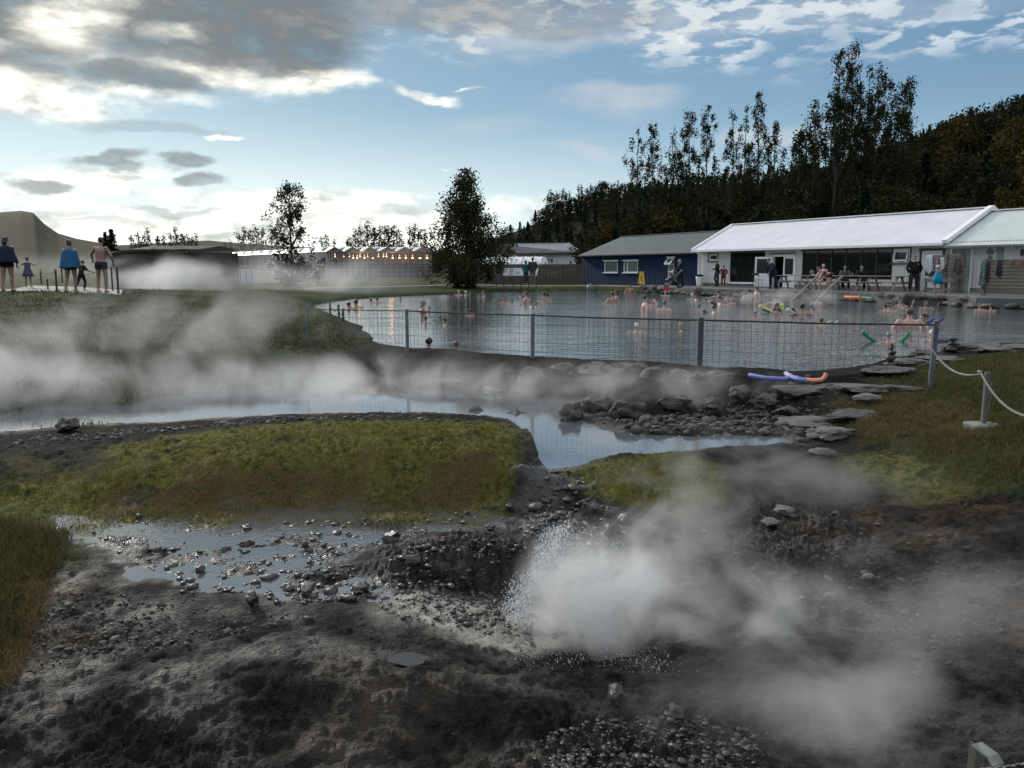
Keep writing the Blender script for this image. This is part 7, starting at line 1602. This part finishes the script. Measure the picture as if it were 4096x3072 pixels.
Yc = at(3710, 1232, 0).y; noodle([nY(3690,1229,Yc), nY(3700,1222,Yc), nY(3706,1216,Yc)], N_dark, 'dark noodle arm of the bather in black', .04)
Yc = at(3285, 1304, 0).y
for (a_, b_, lb) in (((3306,1294),(3326,1284),'nearer pale foam stick sloping beside the round dark head'), ((3338,1296),(3352,1282),'farther pale foam stick sloping beside the round dark head')): noodle([nY(*a_, Yc), nY(*b_, Yc)], N_pale, lb, .022)
# noodles lying on the stones
p1 = [at(px, py, .10) for px, py in ((2998,1500),(3060,1512),(3130,1516),(3190,1510),(3196,1512))]; noodle(p1, N_pb, 'long pale blue foam noodle lying on the near slabs', .028)
p1 = [at(px, py, .12) for px, py in ((3160,1505),(3178,1512),(3196,1518),(3225,1520))]; noodle(p1, N_pb, 'short pale blue foam noodle end bent over the long one', .03)
p1 = [at(3144, 1494, .13), at(3150, 1500, .12), at(3165, 1506, .12)]; noodle(p1, fcol('lilac_foam', (.45, .38, .52)), 'lilac foam noodle tip on the near slabs', .032)
p1 = [at(3205, 1518, .11), at(3250, 1522, .11), at(3285, 1520, .12), at(3300, 1508, .16), atY(3306, 1492, at(3300, 1508, .16).y)]; noodle(p1, N_po, 'orange foam noodle with an upturned tip on the near slabs', .028)
e_ = DECK+.06
noodle([at(3380, 1187, e_), at(3410, 1189, e_), at(3441, 1190, e_)], N_or, 'orange foam noodle lying on the terrace edge', .05); noodle([at(3444, 1190, e_), at(3465, 1191, e_), at(3486, 1192, e_)], fcol('bright_green_foam', (.04, .32, .14)), 'bright green foam noodle on the terrace edge after the orange one', .035)

# ------------------------------------------------------------------ terrace furniture
def picnic(loc, rz, label, L=1.9):
    t = empty('picnic_table', loc, rz, label, 'picnic table', 'wooden picnic tables on the terrace')
    for k in range(4): q = MB(); q.box((0, -.30+.20*k, .745), (L, .185, .035), bev=.004); q.build('table_board', timber_p, t)
    for sg in (-1, 1):
        q = MB(); q.box((0, sg*.72, .445), (L+.15, .24, .035), bev=.004); q.build('bench_board', timber_p, t)
    for sx in (-1, 1):
        x_ = sx*L*.34
        for sg in (-1, 1): q = MB(); q.beam((x_, sg*.20, .73), (x_, sg*.66, .0), .04, .095, up=(1, 0, 0)); q.build('leg', timber_p, t)
        q = MB(); q.box((x_+.045, 0, .405), (.04, 1.62, .09)); q.build('crossbeam', timber_p, t); q = MB(); q.box((x_+.045, 0, .70), (.04, .72, .08)); q.build('top_batten', timber_p, t)
    return t
ang = math.atan2(U.y, U.x)
def wallp(px, py, z=DECK): p = at(px, py, z); return (p.x, p.y, z)
picnic(tw(3175, -1.9), ang+.25, 'picnic table partly hidden by the bending man, beside the open door', 1.8); picnic(tw(3290, -1.7), ang+.2, 'picnic table behind the handrails with a towel and bag on it', 2.0); picnic(tw(3405, -1.7), ang+.15, 'picnic table in the middle with cups on it', 2.0); picnic(tw(3545, -1.6), ang+.15, 'empty picnic table nearest the man in the sweatshirt', 2.0)
tp3 = Vector(tw(3290, -1.7)); q = MB(); Bq.ellipsoid(q, Vector(tw(3318, -1.8))+Vector((0, 0, .84)), .26, .14, .09); tagit(q.build('towel_bundle', C_grey), 'crumpled pale towel on the picnic table behind the handrails', 'towel')
q = MB(); Bq.ellipsoid(q, Vector(tw(3247, -1.8))+Vector((0, 0, .90)), .12, .10, .16); bg = q.build('bag', cloth('striped_bag', (.20, .20, .20), (.06, .06, .06))); tagit(bg, 'grey bag standing on the near end of the picnic table', 'bag')
q = MB(); q.box(Vector(tw(3262, -1.9))+Vector((0, 0, .785)), (.34, .22, .04), Euler((0, 0, .4)), bev=.01); tagit(q.build('folded_towel', C_white), 'white folded cloth beside the grey bag on the table', 'towel')
q = MB(); c_ = Vector(tw(3410, -1.8)); q.lathe([(.03, .77), (.04, .9), (.035, .9), (.001, .9)], (c_.x, c_.y, DECK), 12); tagit(q.build('paper_cup', mat('brown_paper_cup', (.18, .14, .10), .6)), 'brown paper cup on the middle picnic table', 'cup')
# handrails of the steps
def handrail(top, foot, post_foot, label):
    a = nY(*top); b_ = nY(*foot); r = empty('handrail', (b_.x, b_.y, 0), 0, label, 'handrail', 'wooden handrails at the lagoon steps'); q = MB(); q.beam(a, b_, .10, .07); ch(q, 'rail', timber, r)
    c_ = a.lerp(b_, .22); q = MB(); q.beam((c_.x, c_.y, c_.z), (c_.x, c_.y, .0), .06, .06); ch(q, 'post', steel, r); d_ = a.lerp(b_, .9); q = MB(); q.beam(d_, (d_.x, d_.y, -.5), .06, .06); ch(q, 'post', steel, r)
Yh = at(3200, 1200, 0).y
handrail((3268,1108,Yh+1.2), (3162,1204,Yh-.3), None, 'wooden handrail sloping into the water, farther from the woman'); handrail((3368,1106,Yh-1.2), (3266,1202,Yh-2.6), None, 'wooden handrail sloping into the water, beside the bending woman')
# stacking chair, planter, floor sign, bin, stroller, bucket
def bchair(loc, rz):
    t = empty('metal_chair', loc, rz, 'dark metal chair standing by the open white door', 'chair'); bl = mat('dark_chair_metal', (.02, .022, .028), .5)
    for sx in (-1, 1):
        for sy in (-1, 1): q = MB(); q.tube([(sx*.2, sy*.2, .45), (sx*.22, sy*.22, 0)], .013, 6); q.build('leg', bl, t)
        q = MB(); q.tube([(sx*.2, .2, .45), (sx*.2, .25, .85)], .013, 6); q.build('back_frame', bl, t)
    q = MB(); q.box((0, 0, .46), (.44, .44, .03), bev=.01); q.build('seat', bl, t); q = MB(); q.box((0, .245, .80), (.42, .02, .14), bev=.008); q.build('backrest', bl, t)
bchair(tw(3030, -1.0), ang+PI+.3)
pl_ = empty('planter', tw(2799, -.5), 0, 'tall white round planter with dark plants at the bath house corner', 'planter'); q = MB(); q.lathe([(.16, 0), (.20, .12), (.245, .5), (.26, .62), (.235, .62), (.22, .54), (.001, .54)], (0, 0, 0), 20); q.build('pot', trim_w, pl_)
r_ = np.random.default_rng(4); Pp = r_.normal(0, .11, (260, 3))*np.array([1, 1, .45])+np.array([0, 0, .66]); V = rot_quads(Pp, .045, r_); me = fast_mesh('plant', V, np.arange(len(V)).reshape(-1, 4), (leaf_dark,)); link('plant', me, pl_)
sg_ = empty('floor_sign', tuple(Vector(atY(2565, 1137, 55.0))), .1, 'yellow folding wet floor sign on the path before the blue building', 'sign'); yel = mat('yellow_plastic', (.62, .36, .012), .4)
for s_ in (-1, 1):
    q = MB(); P4 = [(-.20, .02), (.20, .02), (.13, .84), (-.13, .84)]; V = []
    def fnn(p, t, s_=s_): return Vector((p[0], s_*(.20*(1-p[1]/.9))+t, p[1]))
    hole = [(-.05, .72), (.05, .72), (.045, .78), (-.045, .78)]
    for quad_ in ([(-.20, .02), (.20, .02), (.14, .72), (-.14, .72)], [(-.14, .72), (-.05, .72), (-.045, .78), (-.132, .78)], [(.05, .72), (.14, .72), (.132, .78), (.045, .78)], [(-.132, .78), (.132, .78), (.125, .84), (-.125, .84)]): q.prism(quad_, fnn, -.01, .01)
    q.build('panel', yel, sg_)
    if s_ == -1:
        q = MB(); blk = [(-.06, .52), (.02, .52), (.06, .40), (-.02, .34), (.05, .18), (-.03, .18), (-.06, .34)]; q.prism(blk, lambda p, t: Vector((p[0], -(.20*(1-p[1]/.9))-.014+t, p[1])), 0, .002); q.build('pictogram', black_pl, sg_)
p = atY(2362, 1130, 57); bn = empty('plastic_sack', (p.x, p.y, ground_z(p.x, p.y)), 0, 'small grey see-through sack leaning by the blue wall', 'sack'); q = MB(); q.lathe([(.14, 0), (.22, .08), (.24, .3), (.20, .46), (.08, .56), (.05, .62), (.001, .62)], (0, 0, 0), 14, sx=1.15); q.build('sack_body', mat('grey_plastic_film', (.10, .13, .15), .35, (.05, .07, .09), 6, .6, 12, .03), bn); q = MB(); q.box((-.02, -.05, .03), (.40, .3, .05), bev=.01); q.build('tray', trim_w, bn)
def stroller():
    loc = tp(2694, 1152); t = empty('stroller', loc, PI*.5+.05 if False else 0, 'black stroller with a white hood trim on the path before the blue building', 'stroller'); bl = black_pl
    for x_, r_2 in ((-.42, .10), (.34, .14)):
        for y_ in (-.22, .22): q = MB(); q.tube([(x_, y_-.02, r_2), (x_, y_+.02, r_2)], r_2, 16); w_ = q.build('wheel', bl, t); q = MB(); q.tube([(x_, y_-.026, r_2), (x_, y_+.026, r_2)], r_2*.5, 12); q.build('hub', steel, w_)
    for y_ in (-.22, .22): q = MB(); q.tube([(-.42, y_, .10), (.05, y_, .62), (.45, y_, 1.05)], .016, 8); q.build('frame_tube', steel, t); q = MB(); q.tube([(.34, y_, .14), (.0, y_, .56)], .016, 8); q.build('frame_tube', steel, t)
    q = MB(); q.tube([(.45, -.22, 1.05), (.45, .22, 1.05)], .018, 8); q.build('handle', bl, t)
    q = MB(); Bq.ellipsoid(q, Vector((-.08, 0, .58)), .32, .20, .15, Matrix.Rotation(-.35, 3, 'Y')); q.build('seat', bl, t)
    q = MB(); Bq.ellipsoid(q, Vector((-.02, 0, .84)), .19, .20, .20); me = q.mesh('hood', bl); bm = bmesh.new(); bm.from_mesh(me); bmesh.ops.delete(bm, geom=[f for f in bm.faces if f.calc_center_median().x > .05 or f.calc_center_median().z < .78], context='FACES'); bm.to_mesh(me); bm.free(); hd_ = link('hood', me, t)
    q = MB(); q.tube([(-.10, .19*math.cos(a_), .82+.21*math.sin(a_)) for a_ in np.linspace(0, PI, 9)], .022, 6); q.build('hood_trim', C_white, hd_)
    q = MB(); q.box((.05, 0, .26), (.40, .34, .20), bev=.05); q.build('basket', C_black, t)
stroller()
bk = tp(2667, 1162); q = MB(); q.lathe([(.10, 0), (.14, .14), (.15, .15), (.13, .15), (.10, .02), (.001, .02)], (bk[0], bk[1], DECK), 14, sx=1.6); tagit(q.build('red_tub', fcol('red_plastic', (.62, .05, .05))), 'low red tub on the stones at the lagoon edge', 'tub')
for k, (x0, y0, x1, y1) in enumerate(((2659,1136,2666,1146), (2662,1130,2670,1142))): q = MB(); q.tube([nY(x0, y0, 52), nY(x1, y1, 52)], .02, 6); tagit(q.build('stick', trim_w), ('lower' if k == 0 else 'upper')+' of two short white sticks leaning by the stroller', 'stick')
# information board
def board():
    Yb = 56.5; a = atY(2014, 1104, Yb); b_ = atY(2150, 1104, Yb); zt_ = atY(2080, 1072, Yb).z; zb = atY(2080, 1102, Yb).z; r = empty('information_board', ((a.x+b_.x)/2, Yb, .35), 0, 'long sloping white information board on dark legs', 'sign'); wt = mat('white_panel', (.50, .52, .60), .4)
    W_ = b_.x-a.x; cen = (a.x+b_.x)/2; tilt = math.radians(35); 
    def P2(u, v, t=0): return Vector((cen+(u-.5)*W_+(v-.5)*.12, Yb+(v-.5)*.35-t*math.cos(.6), zb+(zt_-zb)*v+t*math.sin(.6)))
    q = MB(); q.add([P2(0, 0), P2(1, 0), P2(1, 1), P2(0, 1), P2(0, 0, -.03), P2(1, 0, -.03), P2(1, 1, -.03), P2(0, 1, -.03)], [(0,1,2,3),(7,6,5,4),(0,4,5,1),(1,5,6,2),(2,6,7,3),(3,7,4,0)]); ch(q, 'panel', wt, r)
    def pic(u0, u1, v0, v1, m): q = MB(); q.quad(P2(u0, v0, .006), P2(u1, v0, .006), P2(u1, v1, .006), P2(u0, v1, .006)); ch(q, 'picture', m, r)
    ph = mat('printed_photo', (.07, .09, .10), .5, (.20, .22, .20), 9); lt_ = mat('pale_print', (.36, .38, .46), .5, (.44, .46, .54), 30)
    for v0 in (.08, .38, .68): pic(.17, .29, v0, v0+.20, ph)
    pic(.38, .48, .24, .44, ph); pic(.72, .78, .55, .92, ph); pic(.86, .97, .1, .9, lt_); pic(.33, .42, .6, .85, lt_)
    for u0, u1 in ((.03, .14), (.32, .5)):
        for k in range(5): pic(u0, u1, .12+.08*k+(.4 if u0 > .3 else .2), .15+.08*k+(.4 if u0 > .3 else .2), lt_) if .12+.08*k+(.4 if u0 > .3 else .2) < .95 else None
    for u in (.02, .30, .52, .76, .98): p = P2(u, .3); q = MB(); q.beam((p.x, p.y+.05, p.z-.03), (p.x, p.y+.05, .2), .09, .07); ch(q, 'leg', trim_d, r)
board()
# low bench and towel rack with hanging towels, wooden screen
def wall_xy(px, py, z): return at(px, py, z)
def rack():
    base = Vector(tw(3760, -1.1)); r = empty('towel_rack', tuple(base), 0, 'weathered wooden bench and rail hung with towels beside the second door', 'rack'); t0 = on_wall(O1, 3700, 1150, -1.1)[0]; 
    def q_(px, w_=-1.1): return on_wall(O1, px, 1100, w_)[0]
    a, b_ = q_(3702), q_(3822)
    wdm = mat('grey_rack_boards', (.15, .145, .135), .75, (.09, .085, .08), 3, .4, 24, .005)
    for z_ in (DECK+.08, DECK+.48): q = MB(); wbox(q, O1, a, b_, -1.18, -1.13, z_, z_+.13); ch(q, 'front_board', wdm, r)
    for t_ in (a, (a+b_)/2+.2, b_-.08): q = MB(); wbox(q, O1, t_, t_+.09, -1.13, -1.05, DECK, DECK+.62); ch(q, 'leg', wdm, r)
    q = MB(); wbox(q, O1, a, b_, -1.18, -.72, DECK+.62, DECK+.66); ch(q, 'seat', wdm, r)
    for k in range(9): q = MB(); wbox(q, O1, q_(3714, -.7), q_(3838, -.7), -.70, -.66, DECK+.70+.125*k, DECK+.81+.125*k) if k < 5 else wbox(q, O1, q_(3784, -.7), q_(3838, -.7), -.70, -.66, DECK+.70+.125*k, DECK+.81+.125*k); ch(q, 'back_board', timber_h, r)
    q = MB(); z_ = on_wall(O1, 3740, 1026, -.7)[1]; wbox(q, O1, q_(3722, -.7), q_(3785, -.7), -.74, -.70, z_-.10, z_+.06); ch(q, 'rail', wdm, r)
    for px in (3784, 3838, 3846): q = MB(); t_ = q_(px, -.7); wbox(q, O1, t_-.05, t_+.05, -.70, -.60, DECK, z_+(.2 if px == 3784 else -.1)); ch(q, 'post', timber, r)
rack()
def hang(px0, px1, py0, py1, w_, m, label, wav=.03):
    a = on_wall(O1, px0, (py0+py1)/2, w_)[0]; b_ = on_wall(O1, px1, (py0+py1)/2, w_)[0]; z1 = on_wall(O1, (px0+px1)/2, py0, w_)[1]; z0 = on_wall(O1, (px0+px1)/2, py1, w_)[1]; n = 14; V = []; mb = MB()
    for j in range(9):
        t = j/8
        for i in range(n):
            u = i/(n-1); squeeze = .72+.28*t; V.append(wp(O1, (a+b_)/2+(u-.5)*(b_-a)*squeeze, w_-.05-wav*math.sin(u*11+t)*(.4+t), z1-(z1-z0)*t*(1-.10*math.sin(u*7+1))))
    for j in range(3):
        pass
    k = len(V); V2 = [v+NI*.02 for v in V]
    Fs = [(j*n+i, j*n+i+1, (j+1)*n+i+1, (j+1)*n+i) for j in range(8) for i in range(n-1)]; Fb = [tuple(k+x for x in f[::-1]) for f in Fs]
    rim = [i for i in range(n)]+[j*n+n-1 for j in range(1, 9)]+[8*n+i for i in range(n-2, -1, -1)]+[j*n for j in range(7, 0, -1)]; Fr = [(rim[i], rim[(i+1) % len(rim)], k+rim[(i+1) % len(rim)], k+rim[i]) for i in range(len(rim))]
    mb.add(V+V2, Fs+Fb+Fr, 0, True); return tagit(mb.build('hanging_towel', m), label, 'towel')
hang(3703, 3734, 1021, 1092, -.78, C_white, 'larger white towel hanging in folds on the rack'); hang(3734, 3762, 1030, 1092, -.76, cloth('mauve_towel', (.16, .14, .17)), 'mauve grey towel between the two white towels'); hang(3762, 3779, 1030, 1078, -.79, C_white, 'smaller white towel on the rack rail'); hang(3816, 3846, 1031, 1090, -.80, cloth('taupe_towel', (.09, .075, .07)), 'brown towel hanging at the end of the rack')
def screen():
    w_ = -3.4; r = empty('wooden_screen', tuple(at(3960, 1186, DECK)), 0, 'wide weathered board screen at the picture edge with towels over it', 'screen'); a = on_wall(O1, 3940, 1110, w_)[0]; b_ = on_wall(O1, 4240, 1110, w_)[0]; zt_ = on_wall(O1, 3990, 1042, w_)[1]; k = 0; z_ = DECK+.06
    bm_ = mat('screen_boards', (.135, .112, .088), .75, (.085, .068, .055), 2.5, .5, 24, .006, stretch=(.4, .4, 9))
    while z_ < zt_-.05: q = MB(); wbox(q, O1, a, b_, w_, w_+.03, z_, min(z_+.135, zt_)); ch(q, 'board', bm_, r); z_ += .145; k += 1
    q = MB(); wbox(q, O1, a-.15, a+.02, w_-.03, w_+.10, DECK, zt_); ch(q, 'post', timber, r)
    q = MB(); wbox(q, O1, a-.1, b_, w_-.02, w_+.05, zt_+.003, zt_+.05); ch(q, 'cap_board', timber, r)
    return w_
sw = screen()
hang(3920, 3946, 1044, 1150, sw-.05, C_greenpat, 'patterned green and white towel over the corner of the board screen'); hang(3946, 3960, 1044, 1125, sw-.04, cloth('brown_swimwear', (.05, .04, .04)), 'dark brown cloth next to the patterned towel'); hang(3988, 4010, 1040, 1106, sw-.04, C_dgrey, 'dark garment hanging in the middle of the board screen'); hang(4036, 4110, 1036, 1060, sw-.04, cloth('dull_pink_cloth', (.16, .11, .10)), 'dull pink cloth folded over the top of the board screen', .01)
# cut-out figures and outline figure on the wall
gm_ = mat('grey_green_metal', (.10, .15, .14), .5); gm2 = mat('pale_grey_disc', (.25, .28, .27), .6)
def wq(px, py, w_): t, z_ = on_wall(O1, px, py, w_); return t, z_
def cut_tri(px, y0, y1, hw, label):
    A_, B_, C_ = wq(px, y0, -.06), wq(px+hw, y1, -.06), wq(px-hw, y1, -.06); q = MB(); q.prism([A_, B_, C_], lambda p, t: wp(O1, p[0], t, p[1]), -.06, -.04); tagit(q.build('triangle_cutout', gm_), label, 'wall sign')
def cut_disc(px, cy, r_, label):
    q = MB(); q.prism([wq(px+r_*math.cos(a_), cy+r_*math.sin(a_), -.06) for a_ in np.linspace(0, 2*PI, 25)[:-1]], lambda p, t: wp(O1, p[0], t, p[1]), -.06, -.04); tagit(q.build('disc_cutout', gm2), label, 'wall sign')
cut_tri(3958, 990, 1015, 15, 'upper grey-green triangle on the white wall'); cut_tri(3958, 1017, 1043, 15, 'lower grey-green triangle just over the screen'); cut_disc(3997, 1002, 14.5, 'upper pale grey disc on the white wall'); cut_disc(3997, 1029, 14.5, 'lower pale grey disc just over the screen')
q = MB(); f_ = lambda px, py: wp(O1, wq(px, py, -.10)[0], -.10, wq(px, py, -.10)[1])
q.tube([f_(3849+6*math.cos(a_), 1008+8*math.sin(a_)) for a_ in np.linspace(0, 2*PI, 13)], .012, 5); q.tube([f_(3845, 1016), f_(3845, 1021), f_(3832, 1027), f_(3829, 1040), f_(3834, 1075)], .012, 5); q.tube([f_(3854, 1016), f_(3855, 1021), f_(3862, 1026), f_(3864, 1040), f_(3863, 1062), f_(3859, 1070)], .012, 5); q.tube([f_(3838, 1032), f_(3840, 1056), f_(3838, 1100), f_(3838, 1140)], .012, 5); q.tube([f_(3858, 1032), f_(3856, 1056), f_(3852, 1100), f_(3849, 1148)], .012, 5)
wf = q.build('outline_figure', steel_dark); tagit(wf, 'thin wire outline of a standing figure on the pale door', 'wall figure'); hang(3845, 3858, 1056, 1081, -.13, C_black, 'small black swim shorts hung on the wire figure', .01)
q = MB(); t_, z_ = wq(4089, 1010, -.05); wbox(q, O1, t_-.04, t_+.04, -.12, -.003, z_-.14, z_+.14); tagit(q.build('wall_lamp', steel_dark), 'small dark wall lamp near the picture edge', 'wall lamp')
# car behind the board fence
def car():
    c_ = atY(2226, 1075, 84); t = empty('parked_car', (c_.x, 84, .4), -.25, 'white car parked behind the board fence, only its top showing', 'car'); wp_ = mat('white_car_paint', (.55, .56, .58), .3)
    q = MB(); q.box((0, 0, .55), (1.75, 4.2, .62), bev=.12); q.build('body', wp_, t); q = MB(); rr_ = [(-.80, -1.9, .86), (.80, -1.9, .86), (.80, 1.0, .86), (-.80, 1.0, .86), (-.64, -1.55, 1.62), (.64, -1.55, 1.62), (.64, .45, 1.62), (-.64, .45, 1.62)]
    q.add([Vector(v) for v in rr_], [(3,2,1,0),(4,5,6,7),(0,1,5,4),(1,2,6,5),(2,3,7,6),(3,0,4,7)]); q.build('cabin', wp_, t)
    q = MB(); q.add([Vector(v) for v in ((-.66, -1.86, .98), (.66, -1.86, .98), (.55, -1.65, 1.52), (-.55, -1.65, 1.52))], [(0, 1, 2, 3)]); q.build('rear_window', glass, t)
    for sx in (-1, 1):
        q = MB(); q.add([Vector((sx*.805, -1.6, .95)), Vector((sx*.805, .7, .95)), Vector((sx*.66, .40, 1.54)), Vector((sx*.66, -1.45, 1.54))], [(0, 1, 2, 3)]); q.build('side_window', glass, t)
        for sy in (-1.3, 1.3): q = MB(); q.tube([(sx*.72, sy, .32), (sx*.90, sy, .32)], .32, 18); q.build('wheel', black_pl, t)
        q = MB(); q.box((sx*.68, -2.1, .72), (.22, .05, .16), bev=.02); q.build('tail_light', fcol('tail_light_red', (.30, .02, .02)), t)
car()
# ------------------------------------------------------------------ steam (real volumes with their own extent)
def steam_mat(name, dens, nscale, thr, soft, seed, power=1.0, flatz=1.0, albedo=.995):
    m = bpy.data.materials.new(name); m.use_nodes = True; n = N(m.node_tree); n.n.clear()
    out = n.new('ShaderNodeOutputMaterial'); v = n.new('ShaderNodeVolumePrincipled'); n.l.new(v.outputs[0], out.inputs['Volume'])
    tc = n.new('ShaderNodeTexCoord'); P = n.new('ShaderNodeNewGeometry').outputs['Position']
    r = n.vm('LENGTH', tc.outputs['Object']); fall = n.mr(r, 1.0, .25, 0, 1, smooth=True)
    q = n.vm('ADD', n.vm('MULTIPLY', P, (1, 1, flatz)), (seed*3.1, seed*1.7, seed*.9))
    f = n.noise(q, nscale, 5, .58, .9)
    f = n.m('ADD', f, n.m('MULTIPLY', n.m('SUBTRACT', fall, 1.0), .16))
    d = n.m('MULTIPLY', n.m('MULTIPLY', fall, n.mr(f, thr, thr+soft, 0, 1, smooth=True)), dens)
    n.put(v.inputs['Density'], d); v.inputs['Color'].default_value = (albedo, albedo, albedo, 1); v.inputs['Anisotropy'].default_value = .25
    return m
def steam(label, px, py, Y, hx, hy, hz, dens, nscale, thr, soft, seed, flatz=1.0, tilt=0.0, rz=0.0):
    c = atY(px, py, Y); V, Fc = ICO[3]
    m = steam_mat('steam_%s' % seed, dens, nscale, thr, soft, seed, flatz=flatz)
    o = link('steam', fast_mesh('steam', V*1.02, Fc, (m,)), None, tuple(c)); o.scale = (hx, hy, hz); o.rotation_euler = (0, tilt, rz); tagit(o, label, 'steam', kind='stuff'); return o
steam('thick steam rolling off the hot pond by the mound foot', 60, 1520, 11.0, 3.6, 1.8, 1.15, .85, 1.0, .34, .32, 1)
steam('steam drifting up the grass mound from the hot pond', 620, 1300, 13.5, 4.6, 1.8, 1.05, .55, .95, .40, .28, 2)
steam('band of steam along the far shore of the pond', 1450, 1530, 11.4, 4.6, 1.1, .66, 1.05, 1.15, .34, .30, 3)
steam('thin steam in front of the boulder dam', 2650, 1560, 10.6, 3.0, .8, .52, .85, 1.4, .37, .28, 4)
steam('dense white burst of steam at the spring', 2370, 2380, vx.y+.02, .64, .36, .52, 6.5, 3.6, .28, .30, 5, tilt=-.3)
steam('steam blown sideways from the spring', 2860, 2420, vx.y-.05, 1.15, .48, .48, 2.6, 2.3, .35, .30, 6, tilt=.10)
steam('wispy top of the steam behind the spring', 2700, 2150, vx.y+.5, .70, .42, .50, 1.7, 2.1, .37, .28, 7)
steam('steam seeping along the ground near the bottom edge', 3250, 2800, 3.25, 1.1, .55, .38, 1.5, 1.7, .36, .32, 8)
steam('faint steam over the brown slope by the picture edge', 3750, 2420, 4.1, 1.5, .7, .50, .6, 1.5, .39, .28, 9)
steam('faint steam over the second moss patch', 3050, 1930, 6.7, 2.3, 1.0, .55, .62, 1.2, .385, .28, 10)
steam('steam pouring out between the walkway and the dark hut', 660, 1120, 36, 5.2, 2.6, 1.4, .62, .40, .35, .28, 11)
steam('pale steam behind the walkers', 330, 1065, 52, 10.5, 4, 1.3, .07, .24, .35, .28, 12)
steam('steam at the foot of the slender open-crowned tree', 1150, 1120, 46, 9, 4, 1.9, .24, .26, .34, .28, 13)
steam('haze of steam before the glasshouse', 1250, 1060, 72, 17, 8, 3.8, .05, .12, .33, .28, 14)
steam('low mist on the open lagoon', 2500, 1235, 27, 13, 9, .55, .018, .40, .42, .24, 15)
steam('mist among the crowded bathers', 3150, 1190, 33, 5.5, 3.5, .6, .22, .45, .41, .26, 16)
steam('low mist on the lagoon side of the dam', 1900, 1350, 16.5, 5, 2, .4, .14, .7, .38, .28, 17)
